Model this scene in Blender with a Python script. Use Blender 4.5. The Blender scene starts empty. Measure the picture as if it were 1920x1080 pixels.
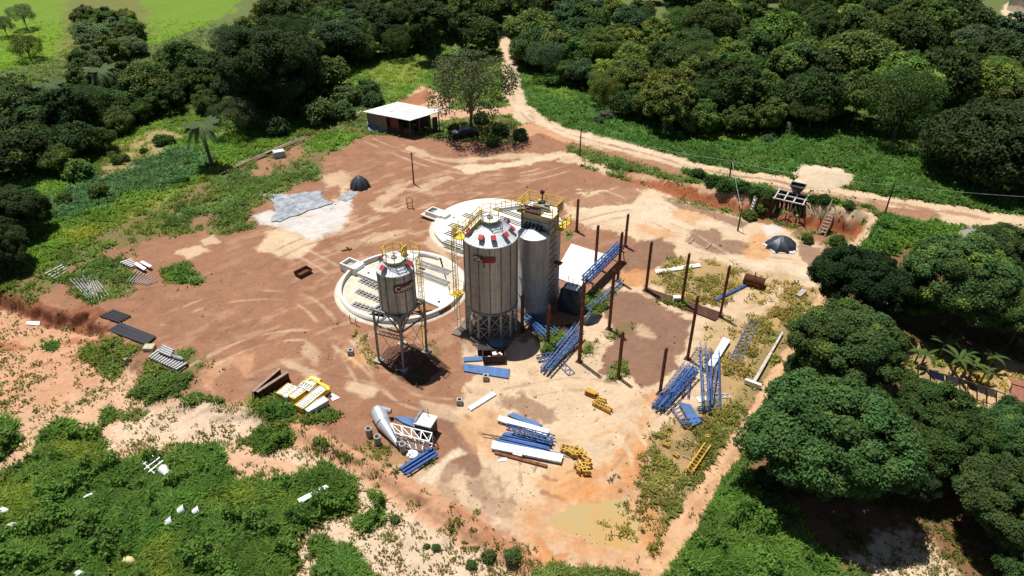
import bpy, math, random
import numpy as np
from mathutils import Vector, Matrix
R = math.radians
random.seed(5)
SC = bpy.context.scene
COL = SC.collection

# ------------------------------------------------------------------ camera, sky, sun, exposure
CAMH, PITCH, FPX = 46.0, R(34.0), 1400.0
cd = bpy.data.cameras.new("camera")
cd.sensor_width = 36.0
cd.lens = 36.0 * FPX / 1920.0
cd.clip_end = 12000.0
cam = bpy.data.objects.new("camera", cd)
cam.location = (0, 0, CAMH)
cam.rotation_euler = (R(90) - PITCH, 0, 0)
COL.objects.link(cam)
SC.camera = cam

SUN_DIR = Vector((-0.205, 0.26, 1.0)).normalized()
SUN_EL = math.asin(SUN_DIR.z)
SUN_AZ = math.atan2(SUN_DIR.x, SUN_DIR.y)          # clockwise from +Y
w = bpy.data.worlds.new("World")
SC.world = w
w.use_nodes = True
nt = w.node_tree
sky = nt.nodes.new("ShaderNodeTexSky")
sky.sky_type = 'NISHITA'
sky.sun_disc = False
sky.sun_elevation = SUN_EL
sky.sun_rotation = SUN_AZ
sky.altitude = 300
bg = nt.nodes["Background"]
bg.inputs[1].default_value = 0.05
nt.links.new(sky.outputs[0], bg.inputs[0])
sl = bpy.data.lights.new("sun", 'SUN')
sl.energy = 5.0
sl.angle = R(0.5)
sl.color = (1.0, 0.97, 0.92)
so = bpy.data.objects.new("sun", sl)
so.rotation_euler = SUN_DIR.to_track_quat('Z', 'Y').to_euler()
so.location = (-40, 60, 150)
COL.objects.link(so)
SC.view_settings.view_transform = 'Standard'
SC.view_settings.look = 'None'
SC.view_settings.exposure = 0.3
SC.view_settings.gamma = 1.0
SC.cycles.max_bounces = 5
SC.cycles.diffuse_bounces = 3
SC.cycles.glossy_bounces = 2
SC.cycles.transmission_bounces = 3

# ------------------------------------------------------------------ small maths helpers
CT, ST = math.cos(PITCH), math.sin(PITCH)

def unproj(px, py, z=0.0):
    u = (px - 960.0) / FPX
    v = (540.0 - py) / FPX
    d = (u, CT + v * ST, -ST + v * CT)
    t = (z - CAMH) / d[2]
    return (d[0] * t, d[1] * t)

def proj_y(x, y, z):
    dz = z - CAMH
    return 540 - FPX * (y * ST + dz * CT) / (y * CT - dz * ST)

def _hash(ix, iy, seed):
    h = (ix * 374761393 + iy * 668265263 + seed * 974634777) & 0xFFFFFFFF
    h = ((h ^ (h >> 13)) * 1274126177) & 0xFFFFFFFF
    h = h ^ (h >> 16)
    return (h & 0xFFFF) / 65535.0

def vnoise(x, y, seed=0):
    x = np.asarray(x, float); y = np.asarray(y, float)
    ix = np.floor(x).astype(np.int64); iy = np.floor(y).astype(np.int64)
    fx = x - ix; fy = y - iy
    fx = fx * fx * (3 - 2 * fx); fy = fy * fy * (3 - 2 * fy)
    a = _hash(ix, iy, seed); b = _hash(ix + 1, iy, seed)
    c = _hash(ix, iy + 1, seed); d = _hash(ix + 1, iy + 1, seed)
    return (a + (b - a) * fx) * (1 - fy) + (c + (d - c) * fx) * fy

def fbm(x, y, octv=4, seed=0):
    s = 0.0; a = 0.5; n = 0.0
    for o in range(octv):
        s = s + a * vnoise(x * 2 ** o + 17.3 * o, y * 2 ** o - 9.1 * o, seed + o)
        n += a; a *= 0.5
    return s / n

def sstep(a, b, x):
    t = np.clip((x - a) / (b - a), 0, 1)
    return t * t * (3 - 2 * t)

def pts(s):
    return [tuple(float(q) for q in p.split(',')) for p in s.split()]

# ------------------------------------------------------------------ terrain height
# toe of the cut bank and of the low berm: pixel of the foot line, rise beyond it, width of the face
BANK = [(1050, 293, .1, 2), (1180, 338, .6, 1.6), (1290, 374, 1.3, 2.0), (1380, 400, 2.0, 2.0), (1440, 412, 2.3, 2.0),
        (1495, 424, 2.4, 2.0), (1545, 434, 2.5, 2.2), (1598, 444, 2.5, 2.6), (1588, 472, 1.6, 2.8), (1560, 525, .9, 3),
        (1545, 560, .35, 2.5), (1500, 650, .3, 2), (1440, 780, .3, 2), (1340, 920, .35, 2), (1230, 1078, .4, 2), (1130, 1230, .4, 2)]
GULLY = [(-300, 500, -1.2, 2), (-40, 535, -1.3, 1.2), (50, 562, -1.3, .8), (100, 588, -1.3, .7), (165, 592, -1.2, .8), (200, 614, -1.1, 1), (230, 660, -1, 1.5),
         (280, 705, -.8, 2), (345, 745, -.6, 2), (480, 775, -.45, 1.5), (560, 800, -.5, 1), (700, 880, -.5, 1),
         (830, 960, -.5, 1), (985, 1055, -.5, 1.2), (1100, 1230, -.5, 1.2)]

def _poly_field(X, Y, line, side):
    wp = [(unproj(a, b)) for a, b, _, _ in line]
    best = np.full(X.shape, 1e9); hh = np.zeros(X.shape); ww = np.ones(X.shape); 
    for k in range(len(wp) - 1):
        ax, ay = wp[k]; bx, by = wp[k + 1]
        dx, dy = bx - ax, by - ay
        L2 = dx * dx + dy * dy
        t = np.clip(((X - ax) * dx + (Y - ay) * dy) / L2, 0, 1)
        ex = X - ax - t * dx; ey = Y - ay - t * dy
        d = np.hypot(ex, ey)
        m = d < best
        best = np.where(m, d, best)
        hh = np.where(m, line[k][2] + (line[k + 1][2] - line[k][2]) * t, hh)
        ww = np.where(m, line[k][3] + (line[k + 1][3] - line[k][3]) * t, ww)
    ring = wp + ([(wp[-1][0], -50), (-400, -50), (-400, wp[0][1])] if side > 0 else [(wp[-1][0], -50), (-400, -50), (-400, wp[0][1])])
    ins = np.zeros(X.shape, bool)
    for k in range(len(ring)):
        ax, ay = ring[k]; bx, by = ring[(k + 1) % len(ring)]
        if abs(by - ay) > 1e-9:
            ins ^= ((ay > Y) != (by > Y)) & (X < (bx - ax) * (Y - ay) / (by - ay) + ax)
    return np.where(ins, -best, best) * side, hh, ww

def height(X, Y, rough=True):
    X = np.asarray(X, float); Y = np.asarray(Y, float)
    d, h, wd = _poly_field(X, Y, BANK, 1)
    j = (fbm(X * .9, Y * .9, 3, 40) - .5) * 1.0 * np.clip(h, 0, 1) if rough else 0
    z = h * sstep(0, 1, (d + j) / wd)
    d2, h2, wd2 = _poly_field(X, Y, GULLY, -1)
    j = (fbm(X * .7, Y * .7, 4, 50) - .5) * 1.6 if rough else 0
    z = z + h2 * sstep(0, 1, (d2 + j) / wd2)
    z = z + .28 * np.exp(-((d2 + .2) / .6) ** 2) * sstep(-30, -5, X) * (1 - sstep(0, 4, X))
    if rough:
        out = np.clip(np.maximum(d, d2) / 3, 0, 1)
        z = z + (fbm(X / 7, Y / 7, 3, 3) - .5) * (.06 + .5 * out) * sstep(0, 1, out + .12)
        face = np.exp(-((d - .7 * wd) / (.6 * wd + .3)) ** 2) * np.clip(h, 0, 1) + np.exp(-((d2 - .6) / 1.6) ** 2) * np.clip(-h2, 0, 1)
        z = z + (fbm(X * 1.6, Y * 1.6, 3, 8) - .5) * .75 * face
        ha, hb = unproj(1447, 409), unproj(1493, 420); L = math.hypot(hb[0] - ha[0], hb[1] - ha[1]); ux, uy = (hb[0] - ha[0]) / L, (hb[1] - ha[1]) / L
        lu = (X - (ha[0] + hb[0]) / 2) * ux + (Y - (ha[1] + hb[1]) / 2) * uy; lv = -(X - (ha[0] + hb[0]) / 2) * uy + (Y - (ha[1] + hb[1]) / 2) * ux
        z = np.where((np.abs(lu) < 1.72) & (lv > -3) & (lv < 2.72), np.minimum(z, .05 + .12 * np.clip(lv, 0, 3)), z)
        z = z - .13 * sstep(-1.2, 2.2, pond_dip(X, Y))
    return z

def sdist(X, Y, poly, closed):
    best = np.full(X.shape, 1e9); ins = np.zeros(X.shape, bool)
    n = len(poly)
    for k in range(n if closed else n - 1):
        ax, ay = poly[k]; bx, by = poly[(k + 1) % n]
        dx, dy = bx - ax, by - ay
        t = np.clip(((X - ax) * dx + (Y - ay) * dy) / (dx * dx + dy * dy + 1e-12), 0, 1)
        best = np.minimum(best, np.hypot(X - ax - t * dx, Y - ay - t * dy))
        if closed and abs(dy) > 1e-9:
            c = ((ay > Y) != (by > Y)) & (X < dx * (Y - ay) / dy + ax)
            ins ^= c
    return np.where(ins, best, -best) if closed else -best

POND = None
def pond_dip(X, Y):
    global POND
    if POND is None: POND = np.array([unproj(a, b) for a, b in pts("1005,972 1040,952 1070,940 1115,930 1150,924 1180,930 1195,955 1215,985 1208,1022 1180,1040 1140,1030 1100,1020 1060,1006 1025,992")])
    Xc, Yc = POND.mean(0)
    d = np.full(X.shape, -9.0); m = np.hypot(X - Xc, Y - Yc) < 14
    if m.any():
        x, y = X[m], Y[m]; d[m] = sdist(x, y, POND, True) + (fbm(x / 1.3, y / 1.3, 4, 66) - .5) * 1.7
    return d

def hz(x, y):
    return float(height(np.array([x]), np.array([y]))[0])

def at(px, py, up=0.0):
    """the ground point seen at a pixel of the survey photograph"""
    z = 0.0
    for _ in range(12):
        x, y = unproj(px, py, z + up)
        z = .5 * z + .5 * hz(x, y)
    return Vector((x, y, z + up))

def at_many(ps):
    z = np.zeros(len(ps))
    for _ in range(10):
        xy = [unproj(a, b, h) for (a, b), h in zip(ps, z)]
        x = np.array([q[0] for q in xy]); y = np.array([q[1] for q in xy])
        z = .5 * z + .5 * height(x, y, False)
    return np.stack([x, y], 1)

def atz(px, py, z):
    x, y = unproj(px, py, z)
    return Vector((x, y, z))

def rise(p, py):
    """height above p at which a plumb line from p meets image row py"""
    lo, hi = 0.0, 40.0
    for _ in range(40):
        m = (lo + hi) / 2
        if proj_y(p.x, p.y, p.z + m) > py: lo = m
        else: hi = m
    return lo

# ------------------------------------------------------------------ colours and materials
K_ALB = 0.60
def lin(c):
    return tuple(((v / 255.0) / 12.92 if v / 255.0 <= .04045 else ((v / 255.0 + .055) / 1.055) ** 2.4) for v in c)
def alb(c, k=K_ALB):
    return tuple(v * k for v in lin(c))

MATS = {}
def mat(name, rgb, rough=.7, metal=0.0, var=.25, scale=3.0, rgb2=None, bump=0.0, bscale=20.0, spec=.4, stretch=None):
    if name in MATS: return MATS[name]
    m = bpy.data.materials.new(name); m.use_nodes = True
    n = m.node_tree.nodes; l = m.node_tree.links
    b = n["Principled BSDF"]
    b.inputs["Roughness"].default_value = rough
    b.inputs["Metallic"].default_value = metal
    b.inputs["Specular IOR Level"].default_value = spec
    tc = n.new("ShaderNodeTexCoord"); mp = n.new("ShaderNodeMapping")
    if stretch: mp.inputs["Scale"].default_value = stretch
    l.new(tc.outputs["Object"], mp.inputs["Vector"])
    nz = n.new("ShaderNodeTexNoise"); nz.inputs["Scale"].default_value = scale; nz.inputs["Detail"].default_value = 6; nz.inputs["Roughness"].default_value = .65
    l.new(mp.outputs[0], nz.inputs["Vector"])
    cr = n.new("ShaderNodeValToRGB")
    c2 = rgb2 if rgb2 else tuple(v * (1 - var) for v in rgb)
    c1 = rgb if rgb2 else tuple(min(1, v * (1 + var * .5)) for v in rgb)
    cr.color_ramp.elements[0].position = .33; cr.color_ramp.elements[1].position = .67
    cr.color_ramp.elements[0].color = (*c2, 1); cr.color_ramp.elements[1].color = (*c1, 1)
    l.new(nz.outputs["Fac"], cr.inputs[0]); l.new(cr.outputs[0], b.inputs["Base Color"])
    if bump:
        nb = n.new("ShaderNodeTexNoise"); nb.inputs["Scale"].default_value = bscale; nb.inputs["Detail"].default_value = 4
        l.new(tc.outputs["Object"], nb.inputs["Vector"])
        bp = n.new("ShaderNodeBump"); bp.inputs["Strength"].default_value = bump; bp.inputs["Distance"].default_value = .05
        l.new(nb.outputs["Fac"], bp.inputs["Height"]); l.new(bp.outputs[0], b.inputs["Normal"])
    MATS[name] = m
    return m

GALV = mat("galvanised steel", (.42, .41, .40), .5, .45, .30, 1.2, stretch=(3, 3, .35))
GALVR = mat("galvanised roof", (.72, .73, .74), .55, .12, .15, 1.5)
CLAD = mat("tower cladding", (.43, .42, .40), .6, .3, .3, 2)
GALVD = mat("dull galvanised steel", (.24, .245, .25), .6, .4, .35, 2.5)
SEAM = mat("weathered seam", (.21, .20, .195), .7, .2, .3, 2)
YEL = mat("yellow paint", (.72, .50, .035), .5, 0, .3, 3)
YELM = mat("yellow ochre paint", (.55, .31, .04), .6, 0, .4, 2)
REDP = mat("red paint", (.52, .05, .06), .5, 0, .25, 3)
REDS = mat("dark red sign", (.17, .012, .018), .5, 0, .3, 1)
REDB = mat("bright red sign", (.38, .015, .02), .5, 0, .3, 1)
WHT = mat("white paint", (.80, .80, .78), .5, 0, .1, 2)
WSHEET = mat("white sheet metal", (.74, .74, .72), .5, 0, .22, 1.2)
WSHADE = mat("off white metal", (.60, .58, .55), .6, 0, .3, 3)
BLUE = mat("blue paint", (.055, .165, .40), .55, 0, .5, 1.8, rgb2=(.07, .10, .17))
BLUED = mat("deep blue paint", (.026, .09, .29), .45, 0, .4, 2)
BLUEP = mat("faded purple blue paint", (.12, .14, .27), .6, 0, .5, 3)
RUST = mat("rusty steel", (.25, .085, .032), .85, 0, .5, 2.5, rgb2=(.09, .033, .018), bump=.3)
RUSTD = mat("dark rusty steel", (.085, .032, .02), .85, 0, .5, 3, bump=.3)
CONC = mat("pale concrete", (.72, .69, .63), .85, 0, .16, .8, bump=.15)
CONCC = mat("cream concrete", (.56, .49, .39), .88, 0, .22, .9, bump=.2)
CONCG = mat("grey concrete", (.36, .345, .32), .9, 0, .3, 2, bump=.3)
DARK = mat("dark opening", (.018, .016, .015), .9, 0, .3, 2)
BLK = mat("black steel", (.022, .022, .027), .55, .2, .4, 3)
TARP = mat("black tarpaulin", (.045, .054, .068), .42, 0, .4, 1.6, bump=.5, bscale=5)
TARPG = mat("grey plastic sheet", (.42, .43, .45), .4, 0, .3, 1.0, rgb2=(.15, .165, .19), bump=.6, bscale=2.5)
TARPB = mat("blue grey tarpaulin", (.16, .2, .25), .5, 0, .45, 2, bump=.6, bscale=4)
WOOD = mat("weathered timber", (.34, .25, .17), .9, 0, .4, 3, stretch=(1, 1, 4))
WOODD = mat("dark timber", (.075, .055, .045), .9, 0, .4, 3)
TRUNK = mat("bark", (.11, .085, .06), .95, 0, .4, 4, bump=.6)
SAND = mat("heaped sand", alb((238, 212, 178)), .95, 0, .15, 1.2, bump=.4, bscale=6)
DIRTB = mat("heaped red soil", alb((168, 104, 70)), .95, 0, .4, 1.5, bump=.8, bscale=4)
GLASS = mat("dark car glass", (.02, .025, .03), .1, 0, .2, 2)
CARP = mat("dark car paint", (.02, .022, .026), .25, .2, .2, 2)
SILV = mat("silver metal", (.62, .64, .66), .35, .5, .12, 1.2)
ROOFR = mat("terracotta roof", (.30, .12, .075), .85, 0, .4, 5)

def leaf_material(name, trans=.32):
    m = bpy.data.materials.new(name); m.use_nodes = True
    n = m.node_tree.nodes; l = m.node_tree.links
    n.remove(n["Principled BSDF"]); out = n["Material Output"]
    oi = n.new("ShaderNodeObjectInfo")
    at_ = n.new("ShaderNodeAttribute"); at_.attribute_name = "tint"
    mx = n.new("ShaderNodeMix"); mx.data_type = 'RGBA'; mx.blend_type = 'MULTIPLY'; mx.inputs[0].default_value = 1
    l.new(oi.outputs["Color"], mx.inputs[6]); l.new(at_.outputs["Color"], mx.inputs[7])
    d = n.new("ShaderNodeBsdfPrincipled"); d.inputs["Roughness"].default_value = .65; d.inputs["Specular IOR Level"].default_value = .12
    t = n.new("ShaderNodeBsdfTranslucent")
    ms = n.new("ShaderNodeMixShader"); ms.inputs[0].default_value = trans
    l.new(mx.outputs[2], d.inputs["Base Color"]); l.new(mx.outputs[2], t.inputs["Color"])
    l.new(d.outputs[0], ms.inputs[1]); l.new(t.outputs[0], ms.inputs[2]); l.new(ms.outputs[0], out.inputs["Surface"])
    return m
LEAF = leaf_material("foliage")
BLADE = leaf_material("grass blades", .45)

# ------------------------------------------------------------------ mesh builder
class MB:
    def __init__(s): s.v = []; s.f = []; s.sm = []
    def add(s, vs, fs, smooth=False):
        o = len(s.v); s.v += [tuple(q) for q in vs]
        s.f += [tuple(i + o for i in f) for f in fs]; s.sm += [smooth] * len(fs)
        return s
    def box(s, c, size, ax=None):
        """box centred at c; ax = (u, v, w) unit axes"""
        u, v, n = ax if ax else (Vector((1, 0, 0)), Vector((0, 1, 0)), Vector((0, 0, 1)))
        c = Vector(c); a, b, d = [q / 2 for q in size]
        vs = [c + u * (i * a) + v * (j * b) + n * (k * d) for k in (-1, 1) for j in (-1, 1) for i in (-1, 1)]
        return s.add(vs, [(0, 2, 3, 1), (4, 5, 7, 6), (0, 1, 5, 4), (2, 6, 7, 3), (0, 4, 6, 2), (1, 3, 7, 5)])
    def beam(s, p, q, wd, hh=None, up=(0, 0, 1)):
        p = Vector(p); q = Vector(q); d = q - p; L = d.length
        if L < 1e-6: return s
        d /= L; up = Vector(up)
        if abs(d.dot(up)) > .97: up = Vector((1, 0, 0)) if abs(d.x) < .9 else Vector((0, 1, 0))
        side = d.cross(up).normalized(); n = side.cross(d)
        return s.box((p + q) / 2, (L, wd, hh if hh else wd), (d, side, n))
    def tube(s, p, q, r, r2=None, n=10, caps=True, smooth=True):
        p = Vector(p); q = Vector(q); d = (q - p).normalized(); r2 = r if r2 is None else r2
        up = Vector((0, 0, 1)) if abs(d.z) < .9 else Vector((1, 0, 0))
        a = d.cross(up).normalized(); b = d.cross(a)
        vs = []
        for c, rr in ((p, r), (q, r2)):
            for i in range(n):
                t = 2 * math.pi * i / n
                vs.append(c + a * (rr * math.cos(t)) + b * (rr * math.sin(t)))
        s.add(vs, [(i, (i + 1) % n, n + (i + 1) % n, n + i) for i in range(n)], smooth)
        if caps:
            s.add(vs[:n], [tuple(range(n))[::-1]]); s.add(vs[n:], [tuple(range(n))])
        return s
    def lathe(s, c, prof, n=48, smooth=True, a0=0.0, a1=2 * math.pi):
        c = Vector(c); full = abs(a1 - a0 - 2 * math.pi) < 1e-6
        m = n if full else n + 1
        vs = [(c.x + r * math.cos(a0 + (a1 - a0) * i / n), c.y + r * math.sin(a0 + (a1 - a0) * i / n), c.z + z) for r, z in prof for i in range(m)]
        fs = [(k * m + i, k * m + (i + 1) % m, (k + 1) * m + (i + 1) % m, (k + 1) * m + i) for k in range(len(prof) - 1) for i in range(n)]
        return s.add(vs, fs, smooth)
    def poly(s, ps, h):
        """prism: outline ps (3D points) extruded up by h"""
        n = len(ps); ps = [Vector(p) for p in ps]
        vs = ps + [p + Vector((0, 0, h)) for p in ps]
        return s.add(vs, [tuple(range(n))[::-1], tuple(range(n, 2 * n))] + [(i, (i + 1) % n, n + (i + 1) % n, n + i) for i in range(n)])

def mk(name, mb, m, root=None, parent=None, loc=None):
    me = bpy.data.meshes.new(name)
    o0 = root.location if root else (Vector(loc) if loc is not None else Vector((0, 0, 0)))
    me.from_pydata([(x - o0.x, y - o0.y, z - o0.z) for x, y, z in mb.v], [], mb.f)
    me.polygons.foreach_set("use_smooth", mb.sm)
    me.materials.append(m); me.update()
    o = bpy.data.objects.new(name, me); COL.objects.link(o)
    if root: o.parent = parent if parent else root
    else: o.location = o0
    return o

def tag(o, label, cat, group=None):
    o["label"] = label; o["category"] = cat; o["kind"] = "thing"
    if group: o["group"] = group
    return o

def thing(name, label, cat, loc, group=None):
    o = bpy.data.objects.new(name, None); COL.objects.link(o)
    o.location = Vector(loc); o.empty_display_size = .2
    return tag(o, label, cat, group)

def single(name, mb, m, label, cat, loc, group=None):
    return tag(mk(name, mb, m, loc=loc), label, cat, group)

# ------------------------------------------------------------------ ground paint
PAL = {  # seen colour of bare soil, vegetation colour, vegetation density 0..1, vegetation height (m), wetness
 'mid':    ((120, 124, 70), (110, 130, 72), .85, .32, 0), 'bright': ((120, 138, 60), (114, 144, 62), .9, .34, 0),
 'lime':   ((126, 152, 52), (128, 162, 48), .8, .22, 0), 'rich': ((98, 122, 60), (92, 126, 64), 1., .42, 0),
 'blueg':  ((92, 118, 70), (96, 128, 88), 1., .42, 0), 'olive': ((138, 122, 78), (120, 134, 68), .62, .32, 0),
 'yelg':   ((150, 155, 70), (140, 152, 66), .8, .3, 0), 'dry': ((198, 164, 114), (152, 140, 84), .42, .26, 0),
 'drylt':  ((214, 180, 132), (160, 146, 84), .25, .2, 0), 'weed': ((112, 126, 66), (100, 128, 64), .97, .42, 0),
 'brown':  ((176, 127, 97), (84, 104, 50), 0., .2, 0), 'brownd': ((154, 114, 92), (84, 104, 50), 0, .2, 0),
 'brownr': ((188, 136, 106), (84, 104, 50), 0., .2, 0), 'sand': ((238, 207, 170), (120, 118, 70), 0., .2, 0),
 'sandp':  ((246, 222, 190), (120, 118, 70), 0., .2, 0), 'orange': ((232, 172, 112), (120, 110, 60), 0., .2, .5),
 'orangew': ((222, 150, 84), (120, 110, 60), 0., .2, .8), 'red': ((186, 110, 72), (96, 104, 50), .03, .2, 0),
 'redd':   ((150, 84, 56), (96, 104, 50), .03, .2, 0), 'pink': ((234, 188, 152), (110, 120, 60), .03, .18, 0),
 'pinkp':  ((242, 212, 180), (120, 115, 70), .05, .18, 0), 'redp': ((228, 172, 132), (96, 110, 50), .02, .2, 0), 'white': ((238, 234, 228), (96, 110, 50), 0, .2, 0),
 'litter': ((150, 108, 78), (84, 100, 44), .06, .2, 0), 'pit': ((104, 76, 62), (70, 96, 44), .04, .3, 0), 'berm': ((238, 192, 148), (120, 118, 70), 0., .2, 0), 'grey': ((168, 160, 150), (96, 110, 50), 0, .2, 0),  # pit: dug soil, darkened to carry the small silo's shadow
}
PAINT = []
def P_(m, s, soft=.5, amp=.9, k=1.0): PAINT.append((m, 'P', pts(s), soft, amp, 0, k))
def L_(m, s, wd, soft=.4, amp=.6, k=1.0): PAINT.append((m, 'L', pts(s), soft, amp, wd, k))

P_('lime', "-300,-60 470,-60 440,20 340,70 250,90 130,95 60,120 -300,170", 1.5, 3)
P_('olive', "130,-30 260,-30 280,60 220,110 110,110", 3, 4, .7)
P_('bright', "0,500 40,345 150,300 260,235 420,200 600,190 640,215 560,258 415,325 280,395 150,470 60,520", 1, 2)
P_('blueg', "210,305 350,272 410,295 360,335 220,375 80,425 60,400", 2, 3)
P_('yelg', "120,440 260,395 350,350 420,300 400,335 270,410 140,465", 1, 2)
P_('drylt', "200,285 300,245 345,255 300,290 190,335", 1.2, 3, .55)
P_('bright', "600,180 680,90 780,75 850,95 960,80 950,200 830,170 740,190 680,215 640,225", 1, 2)
P_('yelg', "700,110 800,110 790,165 700,150", 3, 4, .7)
P_('mid', "520,215 640,160 720,180 690,225 600,240", 1.5, 2)
P_('rich', "965,100 1090,140 1200,200 1320,230 1460,240 1640,268 1760,300 1930,400 1930,420 1700,385 1500,345 1300,310 1100,258 1000,215 970,180", .5, 1)
P_('bright', "985,135 1075,145 1060,185 1010,180", 2, 3)
P_('bright', "1250,232 1420,235 1420,268 1330,265", 2.5, 3)
P_('yelg', "1290,238 1400,245 1380,262 1310,258", 1.5, 2, .6)
P_('rich', "1640,400 1930,430 1930,620 1700,640 1560,560 1600,470", .4, .8)
P_('bright', "1690,440 1800,420 1820,450 1760,500 1700,490", 2, 3, .7)
P_('pinkp', "1868,62 1880,8 1930,-10 1990,20 1985,70 1920,52", .6, 1)
P_('drylt', "1708,52 1720,36 1752,40 1748,55", 1, 2)
P_('grey', "1790,437 1815,424 1838,430 1832,446 1805,450", .4, .4)
# road
L_('sand', "948,60 953,110 963,180 985,216", 3.4, .4, .6)
L_('sand', "975,205 985,216 1030,243 1100,262 1200,290 1300,316 1400,337 1500,354 1600,373 1700,391 1800,404 1920,422 2100,446", 5.2, .5, .8)
L_('sandp', "968,195 985,215 1030,238 1100,256 1200,282 1300,308", 1.6, .6, .8, .7)
L_('brown', "1060,268 1160,292 1260,318 1350,338 1450,356 1560,376 1660,394 1740,404", 2.4, .6, 1., .9)
L_('brownd', "1090,258 1200,287 1300,312 1400,333 1500,350", .5, .3, .5, .7)
L_('brown', "1560,366 1700,388 1850,410", .6, .4, .8, .7)
P_('sandp', "1488,330 1500,310 1530,308 1580,315 1605,335 1600,350 1530,350 1490,343", .6, .8)
P_('redp', "965,240 1000,228 1040,250 1080,262 1060,275 990,270 965,262", .5, .8)
P_('pink', "740,195 790,165 840,180 850,205 960,200 960,225 860,235 800,215", .6, 1.5)
P_('red', "740,190 800,168 815,185 770,205", .6, .8, .8)
P_('olive', "830,225 960,215 975,270 900,275 850,258", .5, 1)
# yard
P_('brown', "600,262 700,250 800,258 865,265 965,272 1010,250 1070,272 1060,298 1110,318 1180,340 1290,372 1420,408 1540,434 1598,444 1560,500 1545,550 1465,700 1360,860 1225,1078 985,1058 800,945 560,800 470,770 390,748 340,742 215,705 190,612 100,588 50,560 60,520 180,480 270,420 380,350 520,300", .3, .6)
P_('olive', "0,545 60,515 110,495 130,505 100,540 60,560 0,570", .8, 1.5)
P_('olive', "60,520 130,495 190,470 250,470 300,432 400,440 480,428 470,400 520,365 600,335 610,300 640,268 700,250 640,230 560,255 415,322 270,400 100,480", .7, 2.2)
P_('mid', "290,420 340,385 420,370 480,385 470,425 380,430", 1., 2.2)
P_('mid', "400,340 480,300 570,300 600,330 520,355 470,375 400,375", 1., 2.2)
P_('bright', "560,270 620,245 680,255 640,275 590,290", .8, 2)
P_('brownr', "480,300 560,272 580,290 510,330 470,330", 1., 2, .8)
P_('brown', "330,420 400,400 440,410 380,430", 1, 1.5, .7)
P_('sand', "600,330 640,320 660,335 655,350 610,352", .8, 1.5, .7)
# back yard streaks
P_('sandp', "838,312 960,305 1050,283 1075,290 1030,300 960,313 880,325", .5, 1., .9)
P_('sand', "740,262 800,285 830,300 900,292 1000,285 1030,292 930,300 850,305 780,290", .5, .9, .75)
P_('sand', "700,392 760,385 840,360 800,375 740,400", .5, 1, .7)
P_('sand', "760,355 840,330 850,335 790,362", .4, .8, .6)
P_('sand', "690,380 740,350 770,340 740,372 705,395", .5, .9, .6)
P_('sand', "660,450 700,435 760,430 740,445 690,458", .4, .8, .6)
P_('sand', "810,430 800,455 830,485 850,500 840,470", .6, .8, .7)
P_('sand', "1050,388 1075,372 1085,362 1150,352 1205,352 1180,332 1110,316 1050,298 1060,290 1110,305 1200,340 1290,374 1400,410 1480,432 1540,455 1565,520 1540,550 1500,600 1450,700 1350,860 1225,1072 985,1052 860,940 870,850 860,790 875,720 865,640 870,600 1000,640 1080,660 1110,560 1200,500 1190,445 1090,425 1060,410", .7, 2.)
P_('sandp', "1090,385 1180,360 1260,375 1330,400 1420,440 1280,425 1170,420 1090,410", 1.2, 2, .7)
P_('brown', "1180,345 1205,362 1190,380 1110,390 1062,388 1080,370 1130,360", .5, 1., .9)
P_('orange', "1250,395 1300,390 1340,405 1300,420 1260,412", 1.2, 2, .7)
P_('orange', "1180,420 1230,425 1270,438 1240,445", .8, 1.5, .7)
P_('brownd', "1230,370 1290,382 1340,395 1400,418 1390,428 1330,405 1270,388", .5, 1, .8)
P_('brownd', "1290,430 1345,428 1355,450 1415,455 1405,475 1345,478 1310,465 1285,452", .4, .8, .85)
P_('brownd', "1172,468 1200,450 1240,448 1266,462 1258,488 1225,505 1180,512 1168,490", .4, .8, .95)
P_('brown', "1068,430 1115,432 1150,430 1140,460 1110,470 1062,455", .4, .8, .9)
P_('orangew', "1160,520 1190,505 1230,510 1260,490 1240,520 1215,535 1165,535", .4, .7, .8)
P_('dry', "1225,520 1260,490 1330,490 1390,500 1400,545 1360,575 1290,570 1230,550", .8, 1.6)
P_('brownd', "1210,535 1290,565 1370,590 1380,605 1290,585 1205,552", .4, .6, .8)
P_('sandp', "1350,480 1440,485 1540,490 1560,530 1500,520 1400,500", 1., 2, .7)
P_('orange', "1400,440 1440,430 1450,470 1440,490 1400,485", .8, 1.2, .8)
P_('white', "1425,425 1455,418 1470,432 1440,445", .5, .8, .7)
P_('brownd', "1500,455 1540,465 1545,495 1520,505 1500,485", .4, .8, .8)
P_('olive', "1480,440 1500,430 1520,440 1500,455", .5, .8, .8)
P_('olive', "1540,440 1600,440 1590,462 1550,462", .5, .8, .9)
# front middle
P_('brownd', "1130,565 1165,545 1215,555 1255,580 1295,602 1288,655 1262,690 1232,715 1205,722 1180,700 1120,700 1150,640", .4, .9, .95)
P_('sand', "1195,610 1220,612 1225,632 1200,628", .5, .9, .6)
P_('brownd', "925,730 985,738 1040,770 1025,790 990,785 940,765", .8, 1.6, .7)
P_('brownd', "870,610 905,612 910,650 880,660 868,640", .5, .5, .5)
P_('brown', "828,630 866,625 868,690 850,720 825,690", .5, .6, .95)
P_('brownd', "775,765 810,758 870,790 890,830 905,880 895,905 870,890 860,840 820,795", .35, .6, .9)
P_('sand', "790,750 850,760 885,790 905,830 890,830 860,795 800,772", .4, .6, .6)
P_('orange', "870,790 920,770 960,790 950,850 910,870 890,830", 1., 1.6, .6)
P_('orange', "1040,860 1100,870 1160,850 1190,780 1240,740 1225,800 1215,880 1180,920 1060,935 1010,915", 1.3, 2, .8)
P_('orangew', "1170,870 1210,820 1215,880 1200,920 1150,915", .8, 1.4, .7)
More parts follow.
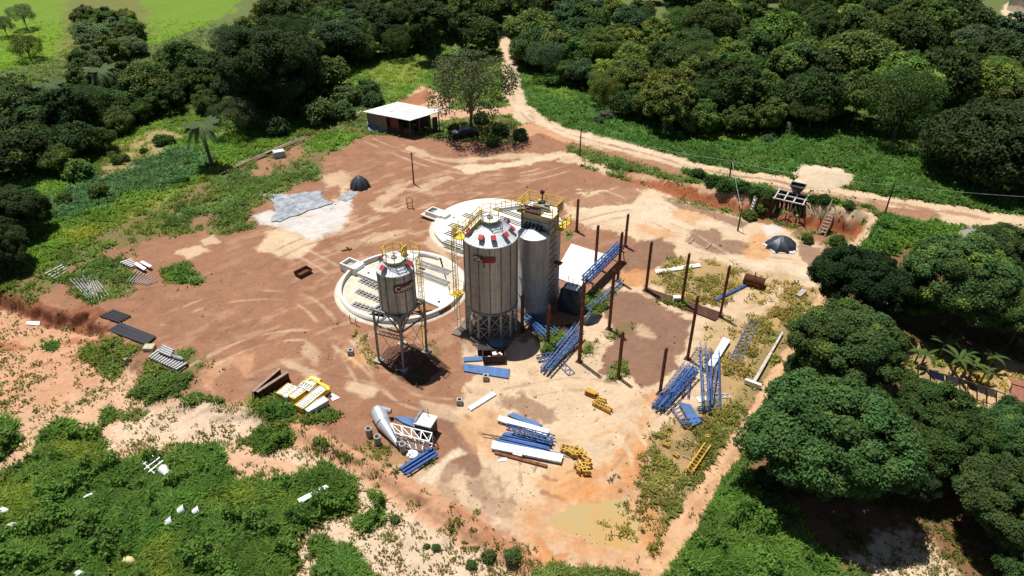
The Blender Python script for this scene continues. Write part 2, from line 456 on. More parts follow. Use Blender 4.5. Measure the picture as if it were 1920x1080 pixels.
P_('orangew', "1090,875 1150,880 1160,915 1100,925", .8, 1.4, .6)
P_('orangew', "1000,1000 1022,1015 1040,1040 1062,1032 1072,1038 1050,1060 1010,1058 1004,1025", .25, .4, .9)
P_('brownd', "875,860 920,870 960,905 940,940 880,960 850,920", 1.2, 2.5, .45)
P_('brown', "1010,918 1060,935 1055,941 1012,926", .25, .4, .8)
P_('brown', "1018,892 1048,900 1046,905 1018,897", .2, .3, .8)
P_('pinkp', "1115,900 1150,880 1168,905 1130,918", .5, .8, .7)
P_('dry', "1215,800 1300,770 1335,720 1330,660 1400,590 1450,560 1485,525 1540,545 1500,610 1460,690 1360,850 1222,1040 1200,1010 1185,940 1215,870", .9, 1.8)
P_('drylt', "1330,600 1440,560 1400,640 1360,680 1310,650", 1.2, 2, .8)
P_('drylt', "1395,520 1480,510 1440,580 1380,600", 1.2, 2, .8)
P_('olive', "1340,790 1450,620 1540,545 1500,625 1360,850 1230,1035 1210,1020", .6, 1.4, .5)
P_('drylt', "1130,945 1185,930 1215,985 1195,1030 1150,1010", 1., 1.6, .8)
P_('olive', "1240,835 1320,800 1290,860 1250,860", 1., 2, .6)
P_('olive', "1085,640 1120,640 1115,665 1085,670", .6, 1.2, .6)
P_('mid', "1012,620 1045,625 1070,650 1035,668 1010,650", .5, 1, .9)
P_('olive', "975,560 1010,590 990,600 970,575", .4, .6)
P_('olive', "1095,560 1130,545 1150,545 1125,590 1100,600", .5, .8, .9)
P_('olive', "1125,620 1175,600 1190,610 1140,640", .5, 1, .6)
P_('mid', "1140,690 1165,680 1172,705 1140,715", .4, .8, .8)
P_('mid', "1060,430 1078,440 1072,452 1058,450", .3, .6, .9)
P_('olive', "1230,545 1290,570 1285,580 1230,565", .4, .6, .7)
# right berm and beyond
L_('berm', "1636,408 1600,458 1562,535 1520,610 1470,690 1405,800 1330,905 1240,1065 1180,1180", 1.7, .35, .5)
L_('sand', "1640,408 1604,458 1570,525", 1.3, .4, .5, .7)
L_('red', "1545,560 1500,640 1440,760 1350,890 1290,980", .4, .3, .5, .35)
P_('litter', "1575,530 1700,470 1960,450 2100,1300 1600,1300 1500,960 1400,900 1440,800 1490,690", .6, 1)
P_('weed', "1372,905 1400,890 1440,960 1490,990 1560,1040 1600,1090 1600,1200 1230,1200 1252,1075 1310,1010", .5, 1.2)
P_('mid', "1560,1065 1610,1062 1640,1090 1700,1100 1700,1200 1500,1200", .6, 1.5)
P_('pinkp', "1590,1045 1640,990 1690,975 1720,1000 1770,1060 1830,1200 1660,1200 1640,1075", .8, 1.6)
P_('drylt', "1680,660 1720,625 1780,660 1930,690 1930,800 1800,800 1700,750", .8, 1.5)
P_('pinkp', "1690,700 1760,720 1900,770 1880,800 1780,780 1690,760", .6, 1.2, .9)
P_('olive', "1690,640 1790,680 1780,720 1700,715", 1., 2, .5)
# bank face
L_('red', "1180,332 1290,363 1380,386 1440,398 1495,408 1545,420 1600,432", 2.2, .5, 1.)
L_('redd', "1400,395 1500,412 1590,432", 1.0, .6, 1., .7)
L_('sand', "1180,330 1300,345 1400,370", .9, .5, 1., .6)
L_('sand', "1500,382 1560,392 1630,404", 1.0, .3, .6, .9)
L_('rich', "1290,322 1350,338 1400,350 1445,359", 1.5, .4, .7)
L_('rich', "1500,369 1560,379 1640,391", .9, .3, .5)
L_('olive', "1240,368 1330,392 1440,412 1520,432 1590,448", 1.0, .5, 1., .8)
P_('olive', "128,515 180,482 236,490 246,520 250,548 182,574 128,548", .5, 1.2)
P_('mid', "140,510 180,485 230,492 240,540 180,568 140,545", .6, 1.2, .7)
P_('pit', "712,684 757,700 800,668 822,690 790,730 757,712 720,694", .3, .6)  # dug soil with the small silo's cast shadow put into its colour
# powder and plastic area
P_('sand', "470,470 500,430 560,420 650,400 660,370 640,355 600,450 560,480", .8, 1.4)
P_('white', "472,405 500,395 540,400 600,385 655,372 668,358 650,400 640,430 590,450 555,435 505,425", .6, 1.2, .9)
P_('sand', "330,470 380,455 390,470 350,490", .3, .8, .8)
P_('sand', "370,450 400,440 410,455 380,462", .3, .6, .8)
P_('olive', "295,505 350,490 388,530 310,535", .4, .8)
P_('rich', "305,510 350,495 380,530 330,533", .4, .8, .8)
P_('brownr', "395,680 460,640 560,660 500,700 420,730", 1, 2, .5)
P_('sand', "500,665 580,690 600,700 590,712 540,690", .4, .6, .6)
P_('sand', "640,700 700,720 700,745 650,735", .6, .8, .8)
P_('sand', "575,640 600,670 590,690 570,660", .5, .6, .5)
P_('orange', "640,660 690,650 720,690 660,690", .7, 1, .6)
P_('redp', "400,680 480,660 470,720 400,745 360,735", .8, 1.4, .7)
P_('brown', "390,720 430,690 480,720 470,770 400,750", .6, 1, .9)
P_('dry', "650,600 690,640 705,680 690,690 665,640", .5, .8, .6)
P_("dry", "685,655 712,650 706,690 690,690", .5, .8, .6)
P_('mid', "806,645 828,652 824,668 812,668", .3, .5, .7)
P_('sand', "865,640 880,690 940,690 1010,640 990,700 900,710 870,690", .6, .8, .6)
P_('dry', "690,820 770,870 740,910 650,850", .8, 1.5, .6)
P_('mid', "790,860 815,865 800,885", .3, .5, .7)
P_('sand', "730,875 830,885 870,880 960,960 1000,1030 900,990 800,945", .8, 1.5, .8)
P_('brownd', "830,860 860,850 870,880 845,895", .4, .9, .6)
P_('brownd', "870,895 905,900 920,930 890,935", .4, .9, .6)
P_('brownd', "900,940 960,930 950,965 915,970", .4, 1., .5)
P_('brownd', "830,910 860,920 850,940 825,930", .4, .8, .45)
P_('orange', "940,1000 1000,1000 1030,1060 980,1065", .6, 1, .6)
P_('pinkp', "880,960 960,985 990,1030 930,1010", .6, 1, .6)
P_('sandp', "860,840 800,890 780,905 800,910 830,870 870,850", .4, .4, .9)
# lower left
P_('pink', "-300,520 -40,555 50,580 100,600 165,605 205,625 225,670 280,722 345,755 470,785 560,812 700,892 830,972 985,1068 990,1300 -300,1300", .4, .7)
P_('pinkp', "190,790 400,750 520,770 640,850 760,930 900,1010 980,1070 960,1200 480,1200 520,1000 640,900 440,830 210,860", 1.2, 2.2)
P_('redp', "-300,560 60,585 190,610 220,680 100,760 -300,780", 1.5, 2.5, .8)
L_('redd', "-60,560 40,575 95,598 160,605 200,625", 1.2, .5, 1.2, .9)
L_('red', "0,650 80,655 150,640 200,640", .9, .5, 1.2, .7)
L_('red', "480,785 560,812 700,890 830,968 985,1062", .8, .5, .9, .55)
L_('redp', "475,765 560,795 700,868 830,945 960,1030", 1.0, .4, .7, .9)
L_('red', "860,955 920,995 1000,1048", 1.0, .6, 1.2, .5)
L_('redp', "500,800 640,870 760,940 880,1010", 1.2, .6, .9, .7)
L_('redd', "60,690 150,665 190,655", .35, .3, .8, .6)
P_('olive', "150,655 230,640 265,655 215,705 190,700", .5, 1.2)
P_('mid', "180,664 222,658 213,700 192,692", .5, 1.2)
P_('mid', "235,738 270,708 300,698 358,697 345,735 295,748", .5, 1.2)
P_('olive', "260,680 370,650 380,690 300,700", .6, 1.2)
P_('rich', "85,640 115,640 105,660 75,660", .4, .8)
P_('weed', "-300,800 20,782 48,800 45,830 10,870 -300,880", .6, 1.2)
P_('weed', "30,885 60,810 120,785 190,812 198,862 300,855 350,832 420,855 445,895 520,885 600,872 670,905 650,950 565,975 525,1000 560,1080 560,1300 -300,1300 -300,930", .5, 1.5)
P_('yelg', "100,810 180,830 190,870 120,870 90,840", 1, 2, .7)
P_('yelg', "400,890 500,900 560,930 480,960 400,940", 1.2, 2.5, .75)
P_('yelg', "-100,880 60,920 60,980 -100,980", 1.5, 3, .7)
P_('yelg', "220,1040 320,1030 340,1100 220,1100", 1., 2, .6)
P_('weed', "590,1015 640,1000 680,1040 700,1100 700,1200 580,1200", .5, 1.)
P_('weed', "445,838 490,806 535,808 542,828 500,850", .4, .8)
P_('weed', "668,985 695,960 720,960 712,985 690,1000", .3, .6)
P_('weed', "690,925 720,930 722,955 700,950", .3, .6)
P_('olive', "185,785 205,768 218,772 275,772 260,785 215,788 195,800", .3, .6)
P_('weed', "185,785 205,768 215,790 190,800", .3, .5)
P_('olive', "465,755 520,738 560,770 545,795 500,798 470,790", .5, .9)
P_('rich', "480,765 530,750 555,775 510,795", .5, .9)
P_('olive', "575,765 640,775 620,795 570,790", .5, .9)
P_('dry', "420,760 460,750 460,770 430,785", .4, 1, .5)

TRACKS = [("690,262 760,290 850,318 960,322 1040,300", 'sandp', .5), ("640,430 720,400 800,372 900,345 1010,330 1080,310", 'sand', .45), ("420,640 520,560 640,500 720,440 790,420", 'brownd', .7),
 ("350,700 480,640 600,630 680,670 760,745 850,760", 'sand', .55), ("480,700 600,712 700,735 790,750 860,790 900,840 905,900", 'brownd', .7), ("300,600 420,560 560,560 640,640 690,720", 'sand', .45),
 ("200,560 330,540 470,500 580,450 680,440", 'brownd', .6), ("880,760 980,735 1090,720 1190,745 1220,800", 'brownd', .45), ("890,720 1000,800 1090,810 1180,770 1215,720", 'orange', .6),
 ("1060,925 1130,895 1175,860 1200,815", 'orangew', .7), ("1075,900 1130,872 1165,830", 'brownd', .35), ("1090,420 1190,400 1290,440 1400,470 1500,480", 'brownd', .5), ("1100,350 1220,400 1340,470 1420,520", 'sandp', .5),
 ("960,690 1100,740 1200,850 1180,950", 'sandp', .5),  ("560,470 640,520 660,600 640,680", 'sandp', .4), ("870,640 850,700 880,760 940,830 960,930", 'brownd', .5),
 ("1000,215 1060,252 1160,280 1300,316 1450,346 1600,374 1800,404", 'brownd', .6), ("960,140 975,190 1000,225 1050,250", 'brownd', .5)]
for _s, _m, _k in TRACKS:
    _p = pts(_s); _w = at_many(_p)
    for _o in (-.85, .85):
        _l = []
        for _i, (x, y) in enumerate(_w):
            _d = _w[min(_i + 1, len(_w) - 1)] - _w[max(_i - 1, 0)]; _d = _d / np.hypot(*_d)
            _l.append((x - _d[1] * _o, y + _d[0] * _o))
        # smooth curve through the points
        _c = []
        for _i in range(len(_l) - 1):
            p0, p1, p2, p3 = [np.array(_l[max(0, min(len(_l) - 1, _i + q))]) for q in (-1, 0, 1, 2)]
            for t in np.linspace(0, 1, 7)[:-1]: _c.append(tuple(.5 * (2 * p1 + (p2 - p0) * t + (2 * p0 - 5 * p1 + 4 * p2 - p3) * t * t + (3 * p1 - p0 - 3 * p2 + p3) * t ** 3)))
        PAINT.append((_m, 'W', _c, .16, .16, .38, _k))

def paint(X, Y):
    """soil colour (3), vegetation colour (3), density, height, wetness for world points"""
    n = X.size
    A = np.zeros((n, 9))
    def row(m):
        s, v, d, h, wt = PAL[m]
        return np.array([*lin(s), *lin(v), d, h, wt])
    A[:] = row('mid')
    warp = (fbm(X / 3.2, Y / 3.2, 5, 11) - .5) * 2
    warp3 = (fbm(X / .35, Y / .35, 2, 13) - .5) * 2
    warp2 = (fbm(X / 1.1, Y / 1.1, 4, 12) - .5) * 2
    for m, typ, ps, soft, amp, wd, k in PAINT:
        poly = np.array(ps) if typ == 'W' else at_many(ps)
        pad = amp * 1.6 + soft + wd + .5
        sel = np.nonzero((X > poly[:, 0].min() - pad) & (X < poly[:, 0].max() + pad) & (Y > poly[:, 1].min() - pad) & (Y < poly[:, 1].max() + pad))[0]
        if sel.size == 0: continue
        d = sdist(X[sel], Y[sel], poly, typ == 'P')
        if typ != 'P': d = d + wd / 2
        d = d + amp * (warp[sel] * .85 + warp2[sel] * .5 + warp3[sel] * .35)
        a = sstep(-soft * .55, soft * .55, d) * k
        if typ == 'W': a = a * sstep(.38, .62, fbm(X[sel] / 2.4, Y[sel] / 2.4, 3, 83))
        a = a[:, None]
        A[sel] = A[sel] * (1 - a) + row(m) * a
    pd = pond_dip(X, Y)
    a = (np.exp(-((pd + .3) / 1.1) ** 2) * .75 * (.4 + .9 * fbm(X / 1.2, Y / 1.2, 3, 68)))[:, None]
    A = A * (1 - a) + row('orangew') * a
    # natural mottling of bare soil: drifted sand and darker damp streaks
    bare = np.clip(1 - A[:, 6] * 3, 0, 1)
    ca, sa = math.cos(.62), math.sin(.62)
    U = X * ca + Y * sa; V = -X * sa + Y * ca
    st = fbm(U / 3.2, V / .7, 4, 21)
    st3 = fbm(X / 1.6, Y / 1.6, 5, 29)
    st2 = fbm(X / 2.2, Y / 1.6, 5, 27)
    zone = np.exp(-(((X + 14) / 20) ** 2 + ((Y - 84) / 18) ** 2)) + .55 * np.exp(-(((X + 20) / 16) ** 2 + ((Y - 58) / 8) ** 2)) + .25
    a = (sstep(.52, .66, st * .55 + .45 * st3) * np.clip(zone - .25, 0, 1) * .6 * bare)[:, None]
    A[:, :3] = A[:, :3] * (1 - a) + np.array(lin((232, 194, 158))) * a
    a = (sstep(.60, .75, st2) * .35 * bare)[:, None]
    A[:, :3] = A[:, :3] * (1 - a) + A[:, :3] * np.array([.72, .66, .62]) * a
    g = .84 + .32 * fbm(X / 1.0, Y / 1.0, 6, 31)
    A[:, :3] *= g[:, None]
    # bare gaps inside vegetation
    gap = fbm(X / 1.8, Y / 1.8, 4, 61)
    A[:, 6] *= np.where(A[:, 6] < .8, sstep(.36, .58, gap), 1.0)
    return A

# ------------------------------------------------------------------ ground sheet
GRID = []
def build_ground():
    rows = np.concatenate([np.linspace(1235, -40, 720)])
    ys = np.array([unproj(960, r)[1] for r in rows])
    ys = np.concatenate([ys, np.linspace(ys[-1] * 1.03, 460, 24)])
    ss = np.linspace(-1.06, 1.06, 1100)
    Y = np.repeat(ys, ss.size); S = np.tile(ss, ys.size)
    X = S * (CT * Y + ST * CAMH)
    Z = height(X, Y)
    A = paint(X, Y)
    nx, ny = ss.size, ys.size
    me = bpy.data.meshes.new("ground")
    me.vertices.add(X.size)
    me.vertices.foreach_set("co", np.stack([X, Y, Z], 1).ravel())
    i = (np.arange(ny - 1)[:, None] * nx + np.arange(nx - 1)[None, :]).ravel()
    q = np.stack([i, i + 1, i + nx + 1, i + nx], 1)
    me.loops.add(q.size); me.loops.foreach_set("vertex_index", q.ravel())
    me.polygons.add(len(q)); me.polygons.foreach_set("loop_start", np.arange(len(q)) * 4)
    me.polygons.foreach_set("use_smooth", np.ones(len(q), bool))
    me.update(calc_edges=True)
    soil = A[:, :3] * (1 - .65 * A[:, 6:7]) + A[:, 3:6] * .65 * A[:, 6:7]
    ca = me.color_attributes.new("soil", 'FLOAT_COLOR', 'POINT')
    ca.data.foreach_set("color", np.concatenate([soil * K_ALB, A[:, 6:7]], 1).astype(np.float32).ravel())
    wa = me.attributes.new("wet", 'FLOAT', 'POINT')
    wa.data.foreach_set("value", A[:, 8].astype(np.float32))
    o = bpy.data.objects.new("ground", me); COL.objects.link(o); o["kind"] = "structure"
    m = bpy.data.materials.new("earth"); m.use_nodes = True
    n = m.node_tree.nodes; l = m.node_tree.links; b = n["Principled BSDF"]
    a1 = n.new("ShaderNodeAttribute"); a1.attribute_name = "soil"
    a2 = n.new("ShaderNodeAttribute"); a2.attribute_name = "wet"
    geo = n.new("ShaderNodeNewGeometry")
    def noise(sc, det=5, rgh=.6):
        q = n.new("ShaderNodeTexNoise"); q.inputs["Scale"].default_value = sc; q.inputs["Detail"].default_value = det; q.inputs["Roughness"].default_value = rgh
        l.new(geo.outputs["Position"], q.inputs["Vector"]); return q.outputs["Fac"]
    def ramp(fac, lo, hi, a, c):
        q = n.new("ShaderNodeMapRange"); q.inputs[1].default_value = lo; q.inputs[2].default_value = hi; q.inputs[3].default_value = a; q.inputs[4].default_value = c
        l.new(fac, q.inputs[0]); return q.outputs[0]
    def mult(c, f):
        q = n.new("ShaderNodeVectorMath"); q.operation = 'SCALE'; l.new(c, q.inputs[0]); l.new(f, q.inputs["Scale"]); return q.outputs[0]
    c = mult(a1.outputs["Color"], ramp(noise(2.6, 8, .75), .3, .7, .80, 1.16))
    c = mult(c, ramp(noise(9, 4, .7), .30, .42, .74, 1.0))
    l.new(c, b.inputs["Base Color"])
    rr = n.new("ShaderNodeMapRange"); l.new(a2.outputs["Fac"], rr.inputs[0]); rr.inputs[3].default_value = .95; rr.inputs[4].default_value = .35
    l.new(rr.outputs[0], b.inputs["Roughness"]); b.inputs["Specular IOR Level"].default_value = .25
    bp = n.new("ShaderNodeBump"); bp.inputs["Strength"].default_value = .55; bp.inputs["Distance"].default_value = .10
    l.new(noise(3.5, 8, .72), bp.inputs["Height"]); l.new(bp.outputs[0], b.inputs["Normal"])
    me.materials.append(m)
    mb = MB(); mb.add([(-6000, -6000, -3), (6000, -6000, -3), (6000, 6000, -3), (-6000, 6000, -3)], [(0, 1, 2, 3)])
    t = mk("terrain", mb, mat("far grassland", alb((92, 108, 50)), .95, 0, .5, .02)); t["kind"] = "structure"
build_ground()

# muddy water of the shallow pond
pw = MB()
_q = np.array([unproj(a, b) for a, b in pts("985,905 1245,905 1245,1068 985,1068")])
_x0, _y0 = _q.min(0); _x1, _y1 = _q.max(0)
_n = 60
_gx, _gy = np.meshgrid(np.linspace(_x0, _x1, _n + 1), np.linspace(_y0, _y1, _n + 1))
_in = pond_dip(_gx.ravel(), _gy.ravel()).reshape(_gx.shape) > -1.5
pw.add([(x, y, -.062) for x, y in zip(_gx.ravel(), _gy.ravel())], [(j * (_n + 1) + i, j * (_n + 1) + i + 1, (j + 1) * (_n + 1) + i + 1, (j + 1) * (_n + 1) + i) for j in range(_n) for i in range(_n) if _in[j, i] or _in[j + 1, i + 1]])
wm = mat("muddy water", (.36, .31, .15), .07, 0, .25, .22, rgb2=(.46, .27, .10), spec=.5)
pwo = mk("water", pw, wm); pwo["kind"] = "structure"

# ------------------------------------------------------------------ trees and plants
def leaf_mesh(name, quads, tints, m=None):
    """quads: (n,4,3) array, tints: (n,3) colour multiplier per leaf"""
    n = len(quads)
    me = bpy.data.meshes.new(name)
    me.vertices.add(n * 4); me.vertices.foreach_set("co", quads.reshape(-1).astype(np.float32))
    me.loops.add(n * 4); me.loops.foreach_set("vertex_index", np.arange(n * 4))
    me.polygons.add(n); me.polygons.foreach_set("loop_start", np.arange(n) * 4)
    me.update(calc_edges=True)
    ca = me.color_attributes.new("tint", 'FLOAT_COLOR', 'POINT')
    c = np.concatenate([tints, np.ones((n, 1))], 1)
    ca.data.foreach_set("color", np.repeat(c, 4, 0).astype(np.float32).ravel())
    me.materials.append(m or LEAF)
    return me

def unit(v): return v / (np.linalg.norm(v, axis=-1, keepdims=True) + 1e-9)

def leaf_quads(rng, c, nrm, size, aspect=1.8, fold=.0):
    n = len(c)
    nrm = unit(nrm)
    r = unit(rng.normal(size=(n, 3)))
    u = unit(np.cross(nrm, r)); v = np.cross(nrm, u)
    s = size * rng.uniform(.65, 1.35, (n, 1))
    a = u * s * aspect * .5; b = v * s * .5
    return np.stack([c - a * .9, c + b - a * .1, c + a * 1.1, c - b - a * .1], 1)

def crown(name, seed, nclump, nleaf, leaf, rz=.75, clump=.30, zlow=-.35, hue=.12, newgrowth=.0, flat=0., core=True, lump=.25, hollow=.0):
    """crown of radius 1 about the origin: leaf clumps spread over an uneven dome, leaves on every clump"""
    rng = np.random.default_rng(seed)
    Q = []; T = []
    # clump centres on a spiral over the dome + a few inside
    k = np.arange(nclump) + .5
    zz = 1 - (1 - zlow) * k / nclump
    ph = k * 2.39996 + rng.uniform(0, 6)
    rr = np.sqrt(np.clip(1 - zz * zz, 0, 1))
    dirs = np.stack([rr * np.cos(ph), rr * np.sin(ph), zz], 1) + rng.normal(size=(nclump, 3)) * .13
    dirs = unit(dirs)
    l = fbm(dirs[:, 0] * 1.6 + seed * 3.1, dirs[:, 1] * 1.6 + dirs[:, 2] * 1.3, 3, seed)
    rad = (1 - clump * .75) * (1 - lump + lump * 2 * l) * np.where(rng.random(nclump) < .22, rng.uniform(.5, .85, nclump), 1.0)
    cc = dirs * rad[:, None] * np.array([1, 1, rz])
    cc[:, 2] -= flat * (cc[:, 0] ** 2 + cc[:, 1] ** 2)
    cr = clump * rng.uniform(.55, 1.5, nclump)
    for i in range(nclump):
        m = int(nleaf * (cr[i] / clump) ** 2 * rng.uniform(.8, 1.2))
        d = unit(rng.normal(size=(m, 3)) + dirs[i] * .75 + np.array([0, 0, .35]))
        shell = rng.uniform(.45, 1.3, (m, 1)) ** .7
        c = cc[i] + d * shell * cr[i] * np.array([1, 1, .8])
        nr = d * .9 + rng.normal(size=(m, 3)) * .55 + np.array([0, 0, .35])
        Q.append(leaf_quads(rng, c, nr, leaf))
        t = np.ones((m, 3)) * rng.uniform(1 - hue, 1 + hue) * rng.uniform(.75, 1.25, (m, 1))
        t[:, 0] *= rng.uniform(.85, 1.2)
        if newgrowth and rng.random() < newgrowth: t *= np.array([2.0, 1.85, 1.2])
        T.append(t)
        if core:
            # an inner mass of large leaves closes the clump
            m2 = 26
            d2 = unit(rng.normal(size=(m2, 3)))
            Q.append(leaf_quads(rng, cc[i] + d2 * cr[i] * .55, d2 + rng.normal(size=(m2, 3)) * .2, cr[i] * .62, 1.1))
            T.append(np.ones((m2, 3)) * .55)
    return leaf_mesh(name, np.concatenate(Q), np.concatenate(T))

def trunk_mesh(name, seed, h=1.0, r=.05, limbs=6, spread=.75, top=.35):
    """tapered trunk from z=-h up into the crown (crown centre at 0, radius 1) with limbs"""
    rng = random.Random(seed); mb = MB()
    p = Vector((0, 0, -h)); r0 = r
    mb.tube(p, p + Vector((0, 0, .12)), r0 * 1.6, r0 * 1.05, 8, False)
    q = p
    for k in range(3):
        nq = Vector((rng.uniform(-.05, .05), rng.uniform(-.05, .05), -h + (h - .25) * (k + 1) / 3))
        mb.tube(q, nq, r0, r0 * .85, 8, False); q = nq; r0 *= .85
    for k in range(limbs):
        a = k * 2.4 + rng.uniform(-.4, .4)
        e = Vector((math.cos(a) * spread * rng.uniform(.5, 1), math.sin(a) * spread * rng.uniform(.5, 1), rng.uniform(-.1, top)))
        m_ = q.lerp(e, .5) + Vector((0, 0, .06))
        mb.tube(q - Vector((0, 0, .05 * k)), m_, r0 * .7, r0 * .45, 6, False); mb.tube(m_, e, r0 * .45, r0 * .12, 5, False)
        for j in range(2):
            e2 = m_ + Vector((rng.uniform(-.4, .4), rng.uniform(-.4, .4), rng.uniform(.05, .4)))
            mb.tube(m_, e2, r0 * .3, r0 * .06, 4, False)
    me = bpy.data.meshes.new(name)
    me.from_pydata(mb.v, [], mb.f); me.polygons.foreach_set("use_smooth", mb.sm); me.materials.append(TRUNK); me.update()
    return me

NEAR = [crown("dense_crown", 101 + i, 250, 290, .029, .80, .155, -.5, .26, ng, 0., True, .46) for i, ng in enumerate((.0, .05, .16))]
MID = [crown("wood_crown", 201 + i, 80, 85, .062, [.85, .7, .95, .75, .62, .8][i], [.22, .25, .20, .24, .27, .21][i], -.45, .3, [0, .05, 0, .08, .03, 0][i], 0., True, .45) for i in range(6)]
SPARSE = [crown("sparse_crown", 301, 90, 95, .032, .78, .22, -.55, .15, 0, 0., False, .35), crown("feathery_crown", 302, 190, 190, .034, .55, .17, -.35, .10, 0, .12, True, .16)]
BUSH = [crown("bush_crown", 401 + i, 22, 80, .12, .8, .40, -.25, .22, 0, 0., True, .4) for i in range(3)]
TRK = [trunk_mesh("trunk", 11 + i, 1.15, .055 + .01 * i, 6) for i in range(3)]
TRKS = trunk_mesh("trunk", 31, 1.25, .05, 12, .85, .6)

GREEN = {'dark': (.056, .096, .022), 'deep': (.037, .066, .018), 'mango': (.056, .102, .028), 'blue': (.056, .098, .040), 'olive': (.10, .135, .030),
         'light': (.12, .18, .032), 'grey': (.11, .16, .062), 'mid': (.080, .140, .028)}

def plant(name, label, cat, x, y, r, zc, cm, tm, col, group=None, kz=1.0, rot=None, part="crown"):
    """tree with its crown centre zc above the ground at x, y and crown radius r"""
    g = hz(x, y)
    o = thing(name, label, cat, (x, y, g), group)
    a = random.uniform(0, 6.28) if rot is None else rot
    c = bpy.data.objects.new(part, cm); COL.objects.link(c); c.parent = o
    c.location = (0, 0, zc); c.scale = (r, r, r * kz); c.rotation_euler = (0, 0, a)
    j = random.uniform(.85, 1.5); c.color = (col[0] * j * random.uniform(.9, 1.15), col[1] * j, col[2] * j, 1)
    if tm:
        t = bpy.data.objects.new("trunk", tm); COL.objects.link(t); t.parent = o
        k = zc / 1.1 if tm is not TRKS else zc / 1.2
        t.location = (0, 0, zc); t.scale = (r * .9, r * .9, k); t.rotation_euler = (0, 0, a)
    return o

def tree_px(name, label, px, py, wpx, cm, col, tm=None, zr=1.15, kz=1.0, group=None, cat="tree"):
    """crown centre seen at px, py with a width of wpx pixels"""
    zc = 5.0
    for _ in range(6):
        x, y = unproj(px, py, zc + 0.0)
        r = wpx / 2 * (y * CT + (CAMH - zc) * ST) / FPX
        zc = r * zr + hz(x, y)
    return plant(name, label, cat, x, y, r, r * zr, cm, tm or TRK[random.randrange(3)], GREEN[col] if isinstance(col, str) else col, group, kz)

# single trees that can be told apart
tree_px("mango_tree", "round dark green mango tree standing alone beside the cut bank and sandy berm", 1616, 528, 158, NEAR[0], (.020, .046, .014), kz=.9)
tree_px("mango_tree", "broad mango tree with pale new shoots, below the round dark one by the berm", 1596, 645, 185, NEAR[1], 'mango', kz=.85)
tree_px("mango_tree", "biggest mango tree, overhanging the sandy berm strip near the pond", 1548, 822, 272, NEAR[0], 'mango', zr=1.0, kz=.9)
tree_px("mango_tree", "small low mango tree crowding the berm, above the biggest mango", 1510, 690, 70, NEAR[1], 'mango', zr=.9)
tree_px("mango_tree", "mango tree between the clothes line and the biggest mango", 1765, 812, 190, NEAR[0], 'dark', zr=1.0, kz=.85)
tree_px("mango_tree", "mango tree at the frame's edge beside the brown hut roof", 1905, 830, 150, NEAR[1], 'mango', zr=1.0)
tree_px("mango_tree", "mango tree with shaded litter beneath, in the bottom corner", 1900, 938, 200, NEAR[0], 'mango', zr=1.05, kz=.85)
tree_px("mango_tree", "slim mango tree in the gap beside the biggest mango", 1722, 890, 95, NEAR[1], 'blue', zr=1.15)
tree_px("mango_tree", "tall mango tree with yellow green shoots behind the banana plants", 1800, 520, 190, NEAR[2], 'mango', kz=.9)
tree_px("mango_tree", "mango tree with bright shoots next to the grey puddle in the grass", 1880, 478, 130, NEAR[2], 'mango')
tree_px("mango_tree", "wide mango tree at the frame's edge above the banana plants", 1925, 575, 150, NEAR[2], 'dark', kz=.9)
tree_px("mango_tree", "short mango tree wedged between the round dark mango and the bright shooted one", 1722, 555, 95, NEAR[2], 'mango', zr=1.0)
tree_px("mango_tree", "mango tree half out of the frame below the bottom corner", 1992, 1090, 170, NEAR[1], 'mango', zr=1.0)
tree_px("spreading_tree", "huge spreading tree with feathery olive crown and bare grey twigs, by the road", 1880, 268, 235, SPARSE[1], (.046, .074, .022), zr=.62)
tree_px("round_tree", "large round dark tree at the edge of the wood, above the shed meadow", 505, 128, 178, NEAR[0], 'deep', zr=.95)
tree_px("grey_tree", "thin crowned grey green tree growing beside the white roofed shed", 882, 160, 150, SPARSE[0], 'grey', tm=TRKS, zr=1.25)
tree_px("round_tree", "lone round tree standing in the back meadow by the track", 893, 66, 86, MID[0], 'dark', zr=.85)
tree_px("dark_tree", "tall dark tree casting shade over the back meadow", 812, 50, 90, MID[2], 'deep', zr=1.4)
tree_px("dark_tree", "dark tree on the far side of the meadow, cut off by the frame's edge", 20, 395, 110, NEAR[0], 'deep', zr=.9)
tree_px("dark_tree", "lower dark tree at the frame's edge below the meadow", -10, 460, 110, NEAR[0], 'deep', zr=.9)
tree_px("yellow_tree", "yellow green flat topped tree at the wood's edge above the right meadow", 1262, 172, 110, MID[4], (.11, .13, .022), zr=.95)
tree_px("yellow_tree", "yellow green tree beside the dark wood, second in from the huge spreading tree", 1660, 190, 90, MID[4], (.10, .125, .025), zr=1.2)
tree_px("small_tree", "small dark tree alone in the meadow beside the track", 1035, 148, 30, BUSH[0], 'mid', zr=.8)
tree_px("crooked_tree", "crooked open tree beside the leaning palm", 440, 215, 80, SPARSE[0], (.05, .08, .03), tm=TRKS, zr=1.0)
tree_px("bare_tree", "bare slender tree in the far lime green field", 40, 25, 42, SPARSE[0], 'grey', tm=TRKS, zr=1.4)
tree_px("bare_tree", "shorter bare tree at the corner of the lime green field", 5, 45, 36, SPARSE[0], 'grey', tm=TRKS, zr=1.3)
tree_px("thorn_tree", "low thorny tree at the edge of the lime green field", 50, 88, 55, SPARSE[0], 'olive', tm=TRKS, zr=.9)
tree_px("wood_tree", "broad dark tree at the wood's corner above the huge spreading tree", 1885, 112, 110, MID[3], 'mango', zr=.9)
tree_px("wood_tree", "tree with bright green crown beside the distant lane", 1800, 32, 110, MID[1], 'mango', zr=.9)
tree_px("pale_tree", "yellow green scrub tree right below the large round dark tree's shade", 620, 140, 66, BUSH[1], (.07, .105, .022), zr=.8)

